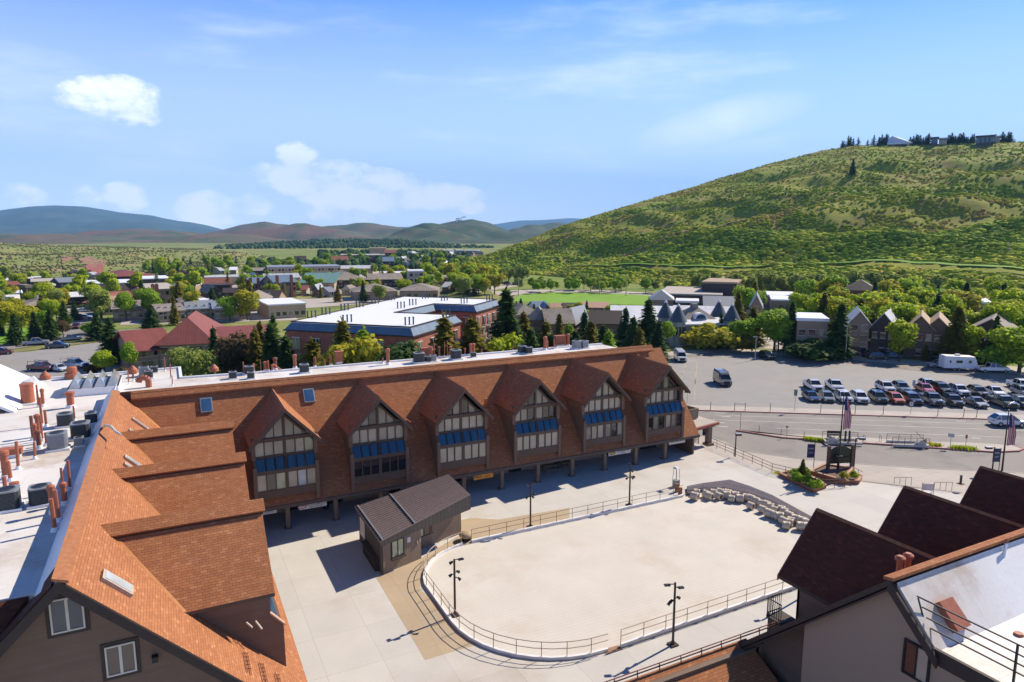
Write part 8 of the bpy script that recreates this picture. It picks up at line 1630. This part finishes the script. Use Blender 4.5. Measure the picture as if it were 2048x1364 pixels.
# power poles of the far valley, lights round the field
for i, (px, pyt, pyb) in enumerate(((909, 508, 552), (741, 516, 545), (879, 516, 540))):
    p = at(px, pyb, ZG); d = ray(px, pyt); t = math.hypot(p.x, p.y) / math.hypot(d[0], d[1]); h = CH + d[2] * t - ZG; o = empty('power_pole', p, -YW, ('tall dark power pole standing before the nose of the hill', 'tall pale pole in the far town', 'dark pole far down the valley')[i], 'pole'); mb = MB(); mb.cyl((0, 0, 0), (0, 0, h), .4, .3, 8); mb.build('pole', M['pole_brown'], o); mb = MB(); mb.box((-1.5, -.15, h - 1.5), (1.5, .15, h - 1.2)); mb.build('crossarm', M['pole_brown'], o)
for i, (px, pyt, pyb) in enumerate(((1199, 548, 590), (1202 + 122, 512, 560), (1037, 560, 590), (1252, 552, 592), (1605, 500, 553), (1950, 510, 560), (2042, 515, 565))):
    p = at(px, max(pyb, 575), ZG) if pyb > 570 else Vector(big([float(px)], [.13])[0]); d = ray(px, pyt); t = math.hypot(p.x, p.y) / math.hypot(d[0], d[1]); h = max(6, CH + d[2] * t - p.z); o = empty('utility_pole', p, -YW, ['tall light pole behind the playing field', 'pale pole on the hill bench above the field', 'light pole at the left side of the field', 'light pole at the right side of the field', 'dark pole on the hill bench above the white flat roofs', 'pole on the hill bench near the right end', 'pole on the hill at the right frame edge'][i], 'pole'); mb = MB(); mb.cyl((0, 0, 0), (0, 0, h), .2, .14, 8); mb.build('pole', M['rail_tan'], o); mb = MB(); mb.box((-.9, -.1, h - .5), (.9, .1, h - .3)); mb.build('crossarm', M['rail_tan'], o)
for i, (px, pyt, pyb) in enumerate(((1510, 672, 720), (1690, 650, 722), (1943, 672, 728), (1552, 690, 712))):
    p = at(px, pyb, ZG); d = ray(px, pyt); t = math.hypot(p.x, p.y) / math.hypot(d[0], d[1]); h = CH + d[2] * t - ZG; o = empty('utility_pole', p, -YW, ['grey lamp pole at the lane corner', 'wooden pole left of the garage house', 'grey lamp pole left of the travel trailer', 'small road sign post at the far lane'][i], 'pole'); mb = MB(); mb.cyl((0, 0, 0), (0, 0, h), .12, .09, 8); mb.build('pole', M['rail_tan'] if i else M['galv'], o); mb = MB(); mb.box((-.7, -.08, h - .25), (.3, .08, h - .1)); mb.build('arm', M['galv'], o)
# ---------- every repeat gets the words that find it in the picture
def prjx(v):
    x, y, z = v.x, v.y, v.z - CH; fx, fy = math.sin(YW), math.cos(YW); f = x * fx + y * fy; r = x * fy - y * fx; c, s = math.cos(PT), math.sin(PT); d = f * c - z * s; return 1024 + F * r / d, 682 - F * (f * s + z * c) / d
ON = ['', 'second', 'third', 'fourth', 'fifth', 'sixth', 'seventh', 'eighth', 'ninth', 'tenth', 'eleventh', 'twelfth', 'thirteenth', 'fourteenth', 'fifteenth', 'sixteenth', 'seventeenth', 'eighteenth', 'nineteenth', 'twentieth'] + ['twenty-' + w for w in ('first', 'second', 'third', 'fourth', 'fifth', 'sixth', 'seventh', 'eighth', 'ninth')] + ['thirtieth'] + ['thirty-' + w for w in ('first', 'second', 'third', 'fourth', 'fifth', 'sixth', 'seventh', 'eighth', 'ninth')] + ['fortieth'] + ['forty-' + w for w in ('first', 'second', 'third', 'fourth', 'fifth', 'sixth', 'seventh', 'eighth', 'ninth')]
LM = [(265, 555, 'red hipped hall'), (226, 575, 'bright white long roof'), (88, 618, 'grey hipped house'), (181, 612, 'orange roofed house'), (325, 595, 'taupe chimney condominium'), (400, 562, 'vivid red roof'), (440, 595, 'brown gabled lodge'), (420, 625, 'near condominium row'), (572, 575, 'twin brick chimneys'), (515, 560, 'small green roof'), (610, 543, 'long tan building'), (696, 565, 'brown hipped lodge'), (833, 562, 'pale four storey block'), (750, 590, 'grey shingled roof'), (575, 625, 'low tan white roof'), (755, 510, 'tan boxy hall'), (40, 575, 'white roofed sheds'), (20, 600, 'beige flat block'), (350, 660, 'red roofed condominium'), (980, 600, 'hotel balconies'), (930, 570, 'nose of the hill'), (1060, 595, 'left end of the field'), (1180, 595, 'middle of the field'), (1300, 600, 'right end of the field'), (1075, 655, 'small pyramid roof'), (1140, 665, 'dark gabled houses'), (1405, 650, 'turreted mansion'), (1450, 600, 'building site block'), (1590, 615, 'white flat roofs'), (1620, 680, 'modern taupe house'), (1714, 680, 'garage house'), (1762, 685, 'twin gabled house'), (1850, 690, 'brown timber pair'), (1975, 690, 'dark timber house'), (1718, 600, 'tall hipped house'), (1955, 640, 'white roof on the right'), (2040, 650, 'grey hip at the right edge'), (-60, 620, 'left frame edge'), (2110, 650, 'right frame edge')]
keys = {}; rows_ = {}
for o in list(COL.objects):
    if o.parent or 'group' not in o: continue
    g = o['group']
    if o.name.split('.')[0] in ('spruce_tree', 'broadleaf_tree') and ', ' in g:
        px, py = prjx(o.location); j = min(range(len(LM)), key=lambda i: (px - LM[i][0]) ** 2 + 2.5 * (py - 12 - LM[i][1]) ** 2); dx, dy = px - LM[j][0], (py - 12 - LM[j][1]) * 1.6
        rel = ('left of' if dx < 0 else 'right of') if abs(dx) > abs(dy) else ('below' if dy > 0 else 'above'); k = g.split(', ')[-1]; keys.setdefault((k, rel, j), []).append((dx * dx + dy * dy, o))
    else: rows_.setdefault((g, o['label']), []).append((prjx(o.location)[0], o))
for (k, rel, j), L_ in keys.items():
    for i, (_, o) in enumerate(sorted(L_, key=lambda t: t[0])): o['label'] = ('%s%s %s the %s' % ('nearest ' if i == 0 else ON[i] + ' nearest ', k, rel, LM[j][2])) if len(L_) > 1 else '%s %s the %s' % (k, rel, LM[j][2])
for (g, lb), L_ in rows_.items():
    if len(L_) < 2: continue
    for i, (_, o) in enumerate(sorted(L_, key=lambda t: t[0])): o['label'] = (lb + ', ' + ('leftmost' if i == 0 else 'rightmost' if i == len(L_) - 1 else ON[i] + ' from the left'))[:150]
# the air: far hills fade to blue
mb = MB(); mb.box((-9900, -3300, -7), (15500, 17500, 1700)); hz_ = mb.build('haze', plain('tmp_h', (1, 1, 1)), None); hz_['kind'] = 'stuff'
hm = bpy.data.materials.new('haze'); hm.use_nodes = True; hn = hm.node_tree; hn.nodes.clear(); ho_ = hn.nodes.new('ShaderNodeOutputMaterial'); pv = hn.nodes.new('ShaderNodeVolumePrincipled'); pv.inputs['Color'].default_value = (.28, .60, 1, 1); pv.inputs['Density'].default_value = 7e-5; pv.inputs['Anisotropy'].default_value = 0.0; hn.links.new(pv.outputs[0], ho_.inputs['Volume']); hz_.data.materials.clear(); hz_.data.materials.append(hm)
